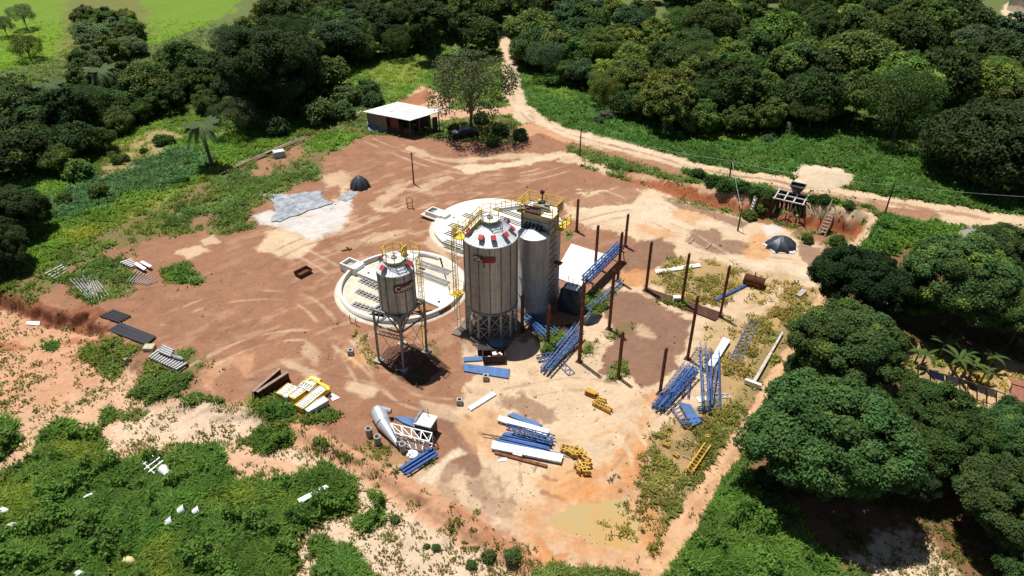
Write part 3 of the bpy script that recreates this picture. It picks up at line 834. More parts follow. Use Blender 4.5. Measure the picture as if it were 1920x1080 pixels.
# the woods
def inside(px, py, poly):
    c = False; n = len(poly)
    for k in range(n):
        ax, ay = poly[k]; bx, by = poly[(k + 1) % n]
        if (ay > py) != (by > py) and px < (bx - ax) * (py - ay) / (by - ay) + ax: c = not c
    return c

def wood(polypx, r_lo, r_hi, label, group, cols, step, name="forest_tree", zk=(.95, 1.5), lim=400, rng_seed=1, skip=()):
    rg = random.Random(rng_seed)
    poly = [unproj(a, b, 5) for a, b in pts(polypx)]
    xs = [p[0] for p in poly]; ys = [p[1] for p in poly]
    put = []
    for _ in range(lim * 40):
        x = rg.uniform(min(xs), max(xs)); y = rg.uniform(min(ys), max(ys))
        r = rg.uniform(r_lo, r_hi)
        if not all(inside(x + dx * r * .9, y + dy * r * .9, poly) for dx, dy in ((0, 0), (1, 0), (-1, 0), (0, -1), (0, 1))): continue
        if any((x - a) ** 2 + (y - b) ** 2 < (step * (r + c)) ** 2 for a, b, c in put): continue
        if any((x - a) ** 2 + (y - b) ** 2 < c * c for a, b, c in skip): continue
        put.append((x, y, r))
        if len(put) >= lim: break
    for x, y, r in put:
        cm = rg.choice(MID + MID + [SPARSE[1], SPARSE[0]])
        plant(name, label, "tree", x, y, r, r * rg.uniform(*zk), cm, TRK[rg.randrange(3)], GREEN[rg.choice(cols)], group, rg.uniform(.8, 1.15))
    return put

_sk = [(*unproj(1880, 268, 4), 9), (*unproj(1262, 172, 4), 4), (*unproj(1660, 190, 4), 4)]
wood("950,60 985,105 1090,118 1105,160 1190,180 1235,208 1330,222 1450,228 1560,232 1600,215 1560,140 1400,90 1200,60 950,20", 2.2, 4.4,
     "dense broadleaf tree along the front edge of the wood beyond the dirt road", "front trees of the wood beyond the road", ['dark', 'dark', 'mid', 'blue', 'mango', 'olive', 'light'], .66, rng_seed=3, skip=_sk)
wood("1480,222 1560,236 1640,262 1740,275 1790,300 1870,240 2060,220 2120,70 1890,72 1840,40 1720,58 1690,20 1560,-50 1300,-70 1100,-70 940,-70 945,60 1000,95 1200,120 1400,160", 2.8, 5.2,
     "broadleaf tree deep inside the wood beyond the dirt road", "inner trees of the wood beyond the road", ['dark', 'mid', 'blue', 'dark', 'olive', 'mango', 'light'], .74, lim=110, rng_seed=4, skip=_sk)
wood("590,120 600,95 690,78 770,66 800,60 860,28 950,30 950,-50 560,-50 470,20 400,80 380,120 420,170 440,170 580,150", 2.6, 5.0,
     "tall dark tree of the wood behind the lime field and back meadow", "trees of the wood behind the back meadow", ['dark', 'deep', 'mid', 'dark', 'blue', 'olive'], .68, rng_seed=5)
wood("-140,295 50,282 130,262 200,228 250,180 330,168 425,165 440,110 345,85 300,70 250,110 150,95 120,135 60,125 -170,140", 2.0, 4.0,
     "bushy dark tree of the valley wood below the lime field", "trees of the valley wood below the lime field", ['dark', 'deep', 'dark', 'mid', 'mango', 'olive'], .68, rng_seed=6, zk=(.75, 1.1), lim=130)
wood("130,0 250,0 270,50 215,90 120,90 125,40", 2.2, 3.6,
     "grey olive scrub tree in the strip between the two lime green fields", "scrub trees between the lime green fields", ['olive', 'grey', 'mid'], .75, rng_seed=7, zk=(.6, .9))

def shrub(px, py, wpx, label, col='mid', group=None, name="shrub", zr=.55):
    return tree_px(name, label, px, py, wpx, BUSH[random.randrange(3)], col, TRK[0], zr, 1.0, group, "shrub")
for px, py, wv in pts("540,200,50 600,215,60 565,165,50 650,180,50 690,165,40 520,240,46 590,180,46 640,210,44 700,190,36"):
    shrub(px, py, wv, "leafy green shrub in the thicket behind the timber line and the white roofed shed", (.07, .12, .035), "thicket shrubs behind the shed")
for px, py, wv in pts("150,320,50 185,360,36 120,375,26 220,300,22 235,297,18 300,265,26 318,265,22 268,283,14 325,328,14 345,338,16 165,400,12 60,440,18 80,410,14 210,290,16 470,235,26 350,305,14"):
    shrub(px, py, wv, "small dark bush dotted over the sloping meadow around the leaning palm", 'mid', "meadow bushes around the palm")
for px, py, wv in pts("975,252,26 940,245,30 925,265,24 900,222,26 852,244,24"):
    shrub(px, py, wv, "weedy green bush around the foot of the grey green tree by the shed", (.07, .115, .035), "bushes around the grey green tree")
for px, py, wv in pts("1140,215,26 1120,225,18 1250,240,24 1480,240,22 1440,262,20 1200,215,24 1380,238,14"):
    shrub(px, py, wv, "pale grass bush in the meadow between the dirt road and the wood", (.09, .13, .07), "pale bushes between road and wood")
for px, py, wv in pts("915,1045,27 960,1040,28 885,1060,20 818,1028,16 800,1025,12 740,975,18"):
    shrub(px, py, wv, "round green bush growing on the pale sand below the orange berm", (.075, .125, .035), "bushes on the pale sand", zr=.3)
shrub(1440, 895, 44, "small dark bush at the foot of the biggest mango beside the berm", 'dark')
shrub(1700, 710, 36, "spiky green clump between the mangoes and the banana plants", 'mid')
for px, py, wv in pts("1330,360,26 1360,350,30 1390,352,30 1415,362,26 1440,368,24 1310,328,26 1545,376,24 1525,375,20 1590,385,20"):
    shrub(px, py, wv, "bright green bush on the crest of the red cut bank", (.05, .11, .025), "bushes on the bank crest", zr=.45)
for px, py, wv in pts("1405,405,26 1425,400,22 1570,452,28 1515,450,22 560,965,40 1030,655,26 1135,575,14"):
    shrub(px, py, wv, "loose green weed bush at the foot of the bank or among the scrap", 'mid', "weed bushes on the yard's edges", zr=.45)

# palms
def frond_quads(rng, base, az, L, droop, n=34, lw=.5):
    Q = []
    up = np.array([0, 0, 1.0]); h = np.array([math.cos(az), math.sin(az), 0]); s = np.array([-math.sin(az), math.cos(az), 0])
    def P(t): return base + h * (L * t * (1 - .18 * t)) + up * (L * (.42 * t - droop * t * t))
    for i in range(1, n):
        t = i / n; p = P(t); d = P(min(1, t + .03)) - p; d = d / np.linalg.norm(d)
        ll = lw * L * .42 * math.sin(math.pi * (t * .86 + .12))
        for sg in (-1, 1):
            e = p + s * sg * ll * .6 + d * ll * .3 - up * ll * .55
            wv = d * .08 * L * .35
            Q.append([p - wv, p + wv, e + wv * .3, e - wv * .3])
    return Q

def palm(label, fx, fy, tx, ty, rpx, name="palm_tree", col=(.15, .21, .09)):
    f = at(fx, fy); h = rise(f, ty)
    top = Vector((f.x, f.y, f.z + h))
    # lean so that the head sits at the seen column
    zc = top.y * CT + (CAMH - top.z) * ST
    top.x = (tx - 960) / FPX * zc
    o = thing(name, label, "palm", f)
    mb = MB(); n = 6; r = .26
    for k in range(n):
        a = f.lerp(top, k / n); b = f.lerp(top, (k + 1) / n)
        mb.tube(a, b, r * (1 - .06 * k), r * (1 - .06 * (k + 1)), 10, k == n - 1)
    mk("trunk", mb, TRUNK, o)
    rng = np.random.default_rng(int(fx)); L = rpx * zc / FPX * 1.15
    Q = []
    for k in range(34):
        Q += frond_quads(rng, np.array(top - f) + np.array([0, 0, .1]), k * 2.4 + rng.uniform(-.2, .2), L * rng.uniform(.85, 1.1), [.30, .75, 1.15, 1.4][k % 4] + rng.uniform(-.08, .08))
    Q = np.array(Q); me = leaf_mesh("crown", Q, np.ones((len(Q), 3)) * rng.uniform(.7, 1.3, (len(Q), 1)))
    c = bpy.data.objects.new("crown", me); COL.objects.link(c); c.parent = o; c.color = (*col, 1)
palm("leaning palm with a drooping crown at the lower edge of the meadow", 398, 312, 376, 235, 38)
palm("stout palm rising out of the valley wood, shorter than the one up the slope", 118, 225, 90, 160, 34)
palm("palm with a pale crown highest up the valley wood", 200, 195, 187, 132, 32)

def banana(px, py, s, k, label, group):
    f = at(px, py); o = thing("banana_plant", label, "banana plant", f, group)
    rng = np.random.default_rng(k); mb = MB()
    mb.tube(f, f + Vector((.05, 0, 1.9 * s)), .14 * s, .09 * s, 8); mk("stem", mb, mat("banana stem", (.12, .13, .05), .8, 0, .5, 3), o)
    for j in range(7):
        a = j * 2.4 + rng.uniform(-.5, .5); L = 2.0 * s * rng.uniform(.75, 1.1); dr = rng.uniform(.35, .95); Q = []
        hv = np.array([math.cos(a), math.sin(a), 0]); sv = np.array([-math.sin(a), math.cos(a), 0]); b = np.array([.05, 0, 1.85 * s])
        def P(t): return b + hv * L * t * .85 + np.array([0, 0, L * (.75 * t - dr * t * t)])
        N = 7
        for i in range(N):
            t0, t1 = i / N, (i + 1) / N
            w0, w1 = [.19 * s * math.sin(math.pi * min(1, q * .9 + .08)) for q in (t0, t1)]
            for sg in (-1, 1):
                Q.append([P(t0), P(t1), P(t1) + sv * sg * w1 - np.array([0, 0, .25 * w1]), P(t0) + sv * sg * w0 - np.array([0, 0, .25 * w0])])
        me = leaf_mesh("leaf", np.array(Q), np.ones((len(Q), 3)) * rng.uniform(.8, 1.25))
        s_ = s
        c = bpy.data.objects.new("leaf", me); COL.objects.link(c); c.parent = o; c.color = (.075, .125, .03, 1)
for k, (px, py, s) in enumerate(pts("1725,690,1.1 1760,672,1.2 1785,705,1.3 1815,712,1.2 1850,695,1.1 1836,722,1.0 1715,680,.8 1800,690,1.1 1755,690,.9")[:8]):
    banana(px, py, s * .78, k, "banana plant with torn broad leaves in the clump behind the clothes line", "banana clump")

# ------------------------------------------------------------------ grass and weeds
def scatter(n, seed, far=150):
    rng = np.random.default_rng(seed)
    r = rng.uniform(0, 1, n)
    py = 40 + (1130 - 40) * r ** .85
    px = rng.uniform(-120, 2040, n)
    v = (540 - py) / FPX
    dz = -ST + v * CT
    t = -CAMH / dz
    X = (px - 960) / FPX * t; Y = (CT + v * ST) * t
    return X, Y, rng

def grass():
    X, Y, rng = scatter(460000, 7)
    A = paint(X, Y)
    clump = fbm(X / .8, Y / .8, 3, 77)
    keep = (rng.uniform(0, 1, X.size) < A[:, 6] * (.45 + .9 * clump)) | ((rng.uniform(0, 1, X.size) < .03) & (A[:, 6] < .1) & (A[:, 6] > .015))
    d, hh, wd = _poly_field(X, Y, GULLY, -1)
    low = (d > 0) & (A[:, 6] < .1) & (rng.uniform(0, 1, X.size) < .05 * sstep(.5, .7, fbm(X / 2, Y / 2, 3, 71)))
    keep |= low
    keep &= rng.uniform(0, 1, X.size) < .25 + .75 * sstep(.34, .50, fbm(X / 1.1, Y / 1.1, 3, 79))
    X = X[keep]; Y = Y[keep]; A = A[keep]; clump = clump[keep]
    Z = height(X, Y)
    n = X.size; B = 6
    dist = np.hypot(np.hypot(X, Y), CAMH)
    sz = np.clip(dist / 62, .8, 1.6)
    hgt = (A[:, 7] * (.35 + 1.1 * clump) * rng.uniform(.6, 1.3, n))
    base = np.repeat(np.stack([X, Y, Z], 1), B, 0)
    base[:, :2] += rng.normal(size=(n * B, 2)) * .13 * np.repeat(sz, B)[:, None]
    ang = rng.uniform(0, 6.283, n * B); lean = rng.uniform(.4, 1.7, n * B)
    H = np.repeat(hgt, B) * rng.uniform(.6, 1.3, n * B)
    W = np.repeat(sz, B) * rng.uniform(.035, .075, n * B)
    ux = np.cos(ang); uy = np.sin(ang)
    side = np.stack([-uy, ux, np.zeros_like(ux)], 1) * W[:, None]
    tip = base + np.stack([ux * lean * H, uy * lean * H, H], 1)
    mid = base + np.stack([ux * lean * H * .35, uy * lean * H * .35, H * .62], 1)
    Q = np.stack([base - side * .6, mid - side, tip, mid + side], 1)
    col = A[:, 3:6] * K_ALB * np.array([1.85, 1.95, 1.5])
    col = col * (.52 + .95 * fbm(X / 2.4, Y / 2.4, 4, 88))[:, None] * np.stack([.8 + .45 * fbm(X / 4, Y / 4, 3, 89), np.ones(n), .85 + .3 * fbm(X / 3, Y / 3, 2, 90)], 1)
    t = np.repeat(col, B, 0) * rng.uniform(.6, 1.45, (n * B, 1))
    o = bpy.data.objects.new("grass", leaf_mesh("grass", Q, t, BLADE)); COL.objects.link(o); o.color = (1, 1, 1, 1)
    o["kind"] = "stuff"

def weeds():
    X, Y, rng = scatter(620000, 9)
    m = (Y < 130); X = X[m]; Y = Y[m]
    A = paint(X, Y)
    bump = fbm(X / 1.5, Y / 1.5, 4, 91)
    keep = rng.uniform(0, 1, X.size) < (1 - .6 * sstep(65, 95, Y)) * sstep(.93, .96, A[:, 6]) * sstep(.30, .55, bump)
    X = X[keep]; Y = Y[keep]; A = A[keep]; bump = bump[keep]
    Z = height(X, Y); n = X.size
    dist = np.hypot(np.hypot(X, Y), CAMH); sz = np.clip(dist / 62, .75, 1.25)
    hgt = A[:, 7] * (1.2 * sstep(.25, .75, bump) + 2.2 * sstep(.52, .72, bump))
    c = np.stack([X, Y, Z + hgt * rng.uniform(.45, 1.05, n)], 1)
    gx = fbm((X + .3) / 1.5, Y / 1.5, 4, 91) - bump; gy = fbm(X / 1.5, (Y + .3) / 1.5, 4, 91) - bump
    nr = np.stack([-gx * 3.5, -gy * 3.5, np.ones(n) * .8], 1) + rng.normal(size=(n, 3)) * .5
    Q = leaf_quads(rng, c, nr, (.17 * sz)[:, None], 1.7)
    col = A[:, 3:6] * K_ALB * np.array([1.75, 1.88, 1.4]) * rng.uniform(.55, 1.35, (n, 1)) * (.7 + .6 * fbm(X / 2.5, Y / 2.5, 3, 95))[:, None]
    o = bpy.data.objects.new("weeds", leaf_mesh("weeds", Q, col, BLADE)); COL.objects.link(o); o.color = (1, 1, 1, 1)
    o["kind"] = "stuff"
grass()
weeds()
def stones():
    X, Y, rng = scatter(26000, 15)
    A = paint(X, Y)
    keep = (A[:, 6] < .12) & (rng.uniform(0, 1, X.size) < .5 * sstep(.42, .75, fbm(X / 3, Y / 3, 3, 101)))
    X = X[keep]; Y = Y[keep]; A = A[keep]; n = X.size
    Z = height(X, Y); s = rng.uniform(.05, .17, (n, 1)) * np.where(rng.random((n, 1)) < .06, 2.0, 1.0)
    c = np.stack([X, Y, Z], 1); Q = []; T = []
    corn = [rng.normal(size=(n, 3)) * .18 + np.array(q) for q in ((-1, -1, -.3), (1, -1, -.3), (1, 1, -.3), (-1, 1, -.3), (-.6, -.6, .8), (.6, -.6, .8), (.6, .6, .8), (-.6, .6, .8))]
    corn = [c + q * s * np.array([.5, .5, .45]) for q in corn]
    for f in ((4, 5, 6, 7), (0, 1, 5, 4), (1, 2, 6, 5), (2, 3, 7, 6), (3, 0, 4, 7)):
        Q.append(np.stack([corn[i] for i in f], 1)); T.append(A[:, :3] * K_ALB * rng.uniform(.45, 1.15, (n, 1)))
    o = bpy.data.objects.new("gravel", leaf_mesh("gravel", np.concatenate(Q), np.concatenate(T), mat_stone)); COL.objects.link(o); o.color = (1, 1, 1, 1); o["kind"] = "stuff"
mat_stone = leaf_material("loose stone", 0.0)
stones()

# ------------------------------------------------------------------ lettering
def text_pts(s, size):
    """outline mesh of a word: vertices (x, y) centred and faces"""
    cu = bpy.data.curves.new("lettering", 'FONT'); cu.body = s; cu.size = size; cu.offset = size * .012
    cu.align_x = 'CENTER'; cu.align_y = 'CENTER'; cu.resolution_u = 3
    o = bpy.data.objects.new("lettering", cu); COL.objects.link(o)
    dg = bpy.context.evaluated_depsgraph_get(); me = o.evaluated_get(dg).to_mesh()
    v = [(p.co.x, p.co.y) for p in me.vertices]; f = [tuple(p.vertices) for p in me.polygons]
    o.evaluated_get(dg).to_mesh_clear(); bpy.data.objects.remove(o); bpy.data.curves.remove(cu)
    return v, f

def emblem_pts(w, h):
    """oval badge with two inner loops, as a ribbon outline"""
    v = []; f = []
    def ribbon(ps, t, closed):
        n = len(ps); o = len(v)
        for i, (x, y) in enumerate(ps):
            a = ps[(i + 1) % n] if closed or i < n - 1 else ps[i]; b = ps[i - 1] if closed or i > 0 else ps[i]
            dx, dy = a[0] - b[0], a[1] - b[1]; L = math.hypot(dx, dy) or 1
            v.append((x - dy / L * t, y + dx / L * t)); v.append((x + dy / L * t, y - dx / L * t))
        for i in range(n if closed else n - 1):
            j = (i + 1) % n
            f.append((o + 2 * i, o + 2 * j, o + 2 * j + 1, o + 2 * i + 1))
    t = h * .045
    ribbon([(w * (-.16 + .30 * math.cos(a)), h * (.05 + .30 * math.sin(a))) for a in [k * .314 for k in range(20)]], t, True)
    ribbon([(w * (-.40 + .42 * q), h * (.02 + .20 * math.sin(q * 6.28))) for q in [k / 12 for k in range(13)]], t, False)
    ribbon([(w * (.05 + .38 * q), h * (-.22 + .13 * math.sin(q * 9.4 + .5))) for q in [k / 12 for k in range(13)]], t, False)
    return v, f

def on_cyl(vf, c, rad, ang, z):
    """wrap flat outline points round a vertical cylinder; ang = centre bearing"""
    mb = MB(); v, f = vf
    mb.add([(c.x + rad * math.cos(ang + x / rad), c.y + rad * math.sin(ang + x / rad), z + y) for x, y in v], f)
    return mb

def plate_cyl(c, rad, ang, w_, z0, z1, t=.03, n=12):
    mb = MB(); a0 = ang - w_ / 2 / rad; a1 = ang + w_ / 2 / rad
    mb.lathe((c.x, c.y, 0), [(rad, z0), (rad + t, z0), (rad + t, z1), (rad, z1)], n, False, a0, a1)
    for a in (a0, a1):
        d = Vector((math.cos(a), math.sin(a), 0)); p = Vector((c.x, c.y, 0))
        mb.add([p + d * rad + Vector((0, 0, z0)), p + d * (rad + t) + Vector((0, 0, z0)), p + d * (rad + t) + Vector((0, 0, z1)), p + d * rad + Vector((0, 0, z1))], [(0, 1, 2, 3)])
    return mb

def ang_of(c, x, y): return math.atan2(y - c.y, x - c.x)

def rails(mb, ps, h=1.1, closed=False, r=.035, mids=(.55,), gap=None):
    """hand rail through points ps: posts, top and middle rails"""
    n = len(ps)
    for p in ps: mb.beam(p, p + Vector((0, 0, h)), r * 1.7, r * 1.7)
    for i in range(n if closed else n - 1):
        if gap is not None and i in gap: continue
        a, b = ps[i], ps[(i + 1) % n]
        for z in (h, *[h * m for m in mids]): mb.beam(a + Vector((0, 0, z)), b + Vector((0, 0, z)), r * 1.3, r * 1.3)
    return mb

def ladder_mb(p, q, wdir, w_=.45, step=.3, r=.035):
    mb = MB(); p = Vector(p); q = Vector(q); s = Vector(wdir).normalized() * w_ / 2
    mb.beam(p - s, q - s, r * 1.6); mb.beam(p + s, q + s, r * 1.6)
    n = int((q - p).length / step)
    for k in range(1, n):
        c = p.lerp(q, k / n); mb.beam(c - s, c + s, r)
    return mb

def silo_roof(root, c, r, ze, za, r_top, hatches, n=36, over=.06):
    mb = MB(); mb.lathe((c.x, c.y, 0), [(r + over, ze - .08), (r + over, ze), (r_top, za)], n, False)
    rf = mk("roof", mb, GALVR, root)
    rb = MB()
    for k in range(n):
        a = 2 * math.pi * (k + .5) / n; d = Vector((math.cos(a), math.sin(a), 0))
        rb.beam(c + d * (r + over - .02) + Vector((0, 0, ze + .025)), c + d * r_top + Vector((0, 0, za + .025)), .04, .04)
    mk("roof_rib", rb, GALVR, root, rf)
    for a, f in hatches:
        d = Vector((math.cos(a), math.sin(a), 0)); s = Vector((-d.y, d.x, 0))
        p = c + d * (r_top + (r - r_top) * f) + Vector((0, 0, za + (ze - za) * f))
        hb = MB(); sl = (d * (r - r_top) + Vector((0, 0, ze - za))).normalized(); nn = s.cross(sl); nn = nn if nn.z > 0 else -nn
        hb.box(p + nn * .17, (.46, .44, .34), (sl, s, nn)); h = mk("roof_hatch", hb, GALVD, root, rf)
        hb = MB(); hb.box(p + nn * .39, (.48, .46, .10), (sl, s, nn)); mk("hatch_lid", hb, REDP, root, rf)
    return rf

def silo_body(root, c, r, z0, z1, nseam, ring=.9):
    mb = MB(); mb.lathe((c.x, c.y, 0), [(r, z0), (r, z1)], 64, True); b = mk("body", mb, GALV, root)
    sm = MB()
    for k in range(nseam):
        a = 2 * math.pi * k / nseam + .1; d = Vector((math.cos(a), math.sin(a), 0)); s = Vector((-d.y, d.x, 0))
        sm.box(c + d * (r + .03) + Vector((0, 0, (z0 + z1) / 2)), (.06, .085, z1 - z0 - .02), (d, s, Vector((0, 0, 1))))
    mk("seam", sm, SEAM, root, b)
    z = z0 + ring; hb = MB()
    while z < z1 - .2:
        hb.lathe((c.x, c.y, 0), [(r + .002, z - .012), (r + .014, z), (r + .002, z + .012)], 64, True); z += ring
    mk("hoop_seam", hb, GALVD, root, b)
    return b

def yellow_top(root, c, r, zc, n=8, a0=.2, rim_h=.25):
    mb = MB(); mb.lathe((c.x, c.y, 0), [(r * .92, zc - .62), (r * .92, zc - .02)], 24, True); mk("neck", mb, GALVD, root)
    mb = MB(); mb.lathe((c.x, c.y, 0), [(.01, zc + .03), (r, zc + .03), (r, zc - .04), (r * .9, zc - .04)], n * 3, False); dk = mk("deck", mb, GALVR, root)
    mb = MB(); mb.lathe((c.x, c.y, 0), [(.30, zc + .031), (.30, zc + .10), (.22, zc + .18), (.01, zc + .2)], 20, True); mb.tube(c + Vector((0, 0, zc + .2)), c + Vector((0, 0, zc + .34)), .07)
    mb.lathe((c.x, c.y, 0), [(.48, zc + .031), (.50, zc + .08), (.52, zc + .031)], 24, True); mk("manhole", mb, GALVD, root, dk)
    mb = MB(); ps = [c + Vector((math.cos(a0 + 2 * math.pi * k / n) * r, math.sin(a0 + 2 * math.pi * k / n) * r, zc)) for k in range(n)]
    for k in range(n): mb.beam(ps[k] - Vector((0, 0, .1)), ps[(k + 1) % n] - Vector((0, 0, .1)), .06, .22)
    rails(mb, ps, 1.1, True); mk("railing", mb, YEL, root)
    return ps

CU, CV = Vector((.883, -.469, 0)), Vector((.469, .883, 0))     # site grid directions
ZU = Vector((0, 0, 1))

# ------------------------------------------------------------------ elevated small silo
def small_silo():
    c = Vector((-10.47, 56.35, 0)); r = 1.64
    o = thing("storage_silo", "small galvanised silo standing on a four legged frame in front of the open ring tank", "silo", (c.x, c.y, 0))
    silo_body(o, c, r, 6.25, 10.25, 12)
    mb = MB(); mb.lathe((c.x, c.y, 0), [(r, 6.25), (r + .05, 6.2), (r + .05, 6.0), (r * .95, 5.9), (.25, 4.1), (.25, 3.7), (.01, 3.7)], 40, True); mk("hopper", mb, GALVD, o)
    silo_roof(o, c, r, 10.25, 10.9, .92, [(a, .42) for a in (ang_of(c, c.x - .75, c.y - 1), ang_of(c, c.x + .95, c.y - .35), ang_of(c, c.x - 1.2, c.y + .6), ang_of(c, c.x + .4, c.y + 1.2))], 30)
    ps = yellow_top(o, c, .96, 11.2, 8)
    # side landing, gate and caged ladder on the right
    lb = MB(); q = c + Vector((1.45, .55, 11.15)); lb.box(q, (1.2, .95, .08), (CU, CV, ZU)); mk("landing", lb, GALVR, o)
    rb = MB(); k = [q + CU * .6 - CV * .47, q + CU * .6 + CV * .47, q - CU * .4 + CV * .47]
    rails(rb, k, 1.1); rb.box(q - CU * .45 - CV * .3 + ZU * .5, (.08, .7, .9), (CU, CV, ZU))
    for a in k: rb.beam(a - ZU * .05, a - CU * .5 - ZU * 1.1, .05)
    mk("landing_railing", rb, YEL, o)
    f = at(806, 664); t = Vector((c.x + 1.95, c.y + .9, 11.1))
    lad = ladder_mb(Vector((t.x, t.y, .05)), t, CV, .5); cg = MB()
    for kz in range(8):
        z = 3.2 + kz; 
        for s in range(8):
            a0, a1 = [math.pi * (-.5 + (s + d) / 8) for d in (0, 1)]
            cg.beam(t * 1 + CU * (.38 * math.cos(a0)) + CV * (.38 * math.sin(a0)) + ZU * (z - t.z), t + CU * (.38 * math.cos(a1)) + CV * (.38 * math.sin(a1)) + ZU * (z - t.z), .03, .05)
    for s in (-.9, -.3, .3, .9):
        d = CU * (.38 * math.cos(s)) + CV * (.38 * math.sin(s)); cg.beam(Vector((t.x, t.y, 3.2)) + d, Vector((t.x, t.y, 11)) + d, .03, .04)
    lo = mk("ladder", lad, YEL, o); mk("ladder_cage", cg, YEL, o, lo)
    # frame
    ft = [at(711, 678), at(757, 694), at(800, 661)]; ft.append(ft[0] + ft[2] - ft[1])
    m = sum(ft, Vector()) / 4
    tp = [Vector((c.x + (p.x - m.x) * 1.02, c.y + (p.y - m.y) * 1.02, 5.95)) for p in ft]
    for p, q in zip(ft, tp):
        g = MB(); g.beam(Vector((p.x, p.y, .1)), q + ZU * .1, .2, .2); mk("leg", g, GALVD, o)
        g = MB(); g.box((p.x, p.y, .08), (.75, .75, .3), (CU, CV, ZU)); mk("footing", g, CONCG, o)
    g = MB()
    for i in range(4):
        a, b = tp[i], tp[(i + 1) % 4]; fa, fb = ft[i], ft[(i + 1) % 4]
        A = lambda p, q, t: p.lerp(q, t)
        g.beam(a + ZU * .1, b + ZU * .1, .2, .22)
        a2, b2 = A(tp[i], ft[i], .27), A(tp[(i + 1) % 4], ft[(i + 1) % 4], .27)
        g.beam(a2, b2, .13, .13); mm = (a + b) / 2
        g.beam(a2, mm, .09); g.beam(b2, mm, .09); g.beam(A(a, b, .25), A(a2, b2, .1), .06); g.beam(A(a, b, .75), A(a2, b2, .9), .06)
        a3, b3 = A(tp[i], ft[i], .45), A(tp[(i + 1) % 4], ft[(i + 1) % 4], .45)
        g.beam(a2, fb + ZU * .4, .035); g.beam(b2, fa + ZU * .4, .035)
    for i in (0, 1):
        g.beam(tp[i], tp[i + 2], .12)
    mk("bracing", g, GALVD, o)
    # stair like catwalk below the frame
    k0, k1 = at(712, 640) , at(750, 655)
    g = MB(); p0 = tp[0].lerp(ft[0], .45); p1 = tp[1].lerp(ft[1], .42); s = (p1 - p0).normalized().cross(ZU)
    for t in range(9): g.box(p0.lerp(p1, (t + .5) / 9) + s * -.35, (.06, .5, .05), ((p1 - p0).normalized(), s, ZU))
    g.beam(p0 - s * .1, p1 - s * .1, .05, .12); g.beam(p0 - s * .6, p1 - s * .6, .05, .12); mk("catwalk", g, GALVD, o)
    # sign
    sa = ang_of(c, c.x + .66, c.y - 1); z0 = zc = 8.95
    sg = mk("sign", plate_cyl(c, r + .09, sa, 2.0, 8.58, 9.34), REDS, o)
    mk("lettering", on_cyl(text_pts("Comil", .74), c, r + .135, sa, 8.96), WHT, o, sg)
small_silo()

# dug pit with spoil below the small silo
def pit():
    a, b, c, d = at(711, 680), at(757, 696), at(800, 664), at(757, 648)
    mb = MB(); i = lambda p, q, t: p.lerp(q, t)
    ctr = (a + c) / 2
    n = 16
    for k in range(n):
        t = k / n * 4; e = [a, b, c, d, a]; p = e[int(t)].lerp(e[int(t) + 1], t - int(t)); t2 = (k + 1) / n * 4 - 1e-6
        q = e[int(t2)].lerp(e[int(t2) + 1], t2 - int(t2))
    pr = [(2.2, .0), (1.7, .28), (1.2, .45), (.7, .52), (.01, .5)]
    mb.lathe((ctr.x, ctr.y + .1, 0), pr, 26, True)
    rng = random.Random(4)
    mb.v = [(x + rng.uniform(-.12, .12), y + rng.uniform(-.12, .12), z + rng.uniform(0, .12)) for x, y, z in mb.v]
    single("soil_heap", mb, mat("dug soil with painted shade", alb((118, 82, 64)), .95, 0, .4, 1.5, bump=.8, bscale=4), "low heap of dug brown soil in the shade between the silo's four legs", "soil heap", ctr)  # heap's soil colour darkened to deepen the silo's shadow
    g = MB()
    for p, q in ((b, a), (a, d)): g.beam(i(p, q, .08) + ZU * .12, i(p, q, .92) + ZU * .12, .22, .26)
    single("timber_sleeper", g, WOODD, "pair of dark timber baulks edging the soil heap under the small silo", "timber", a)
pit()

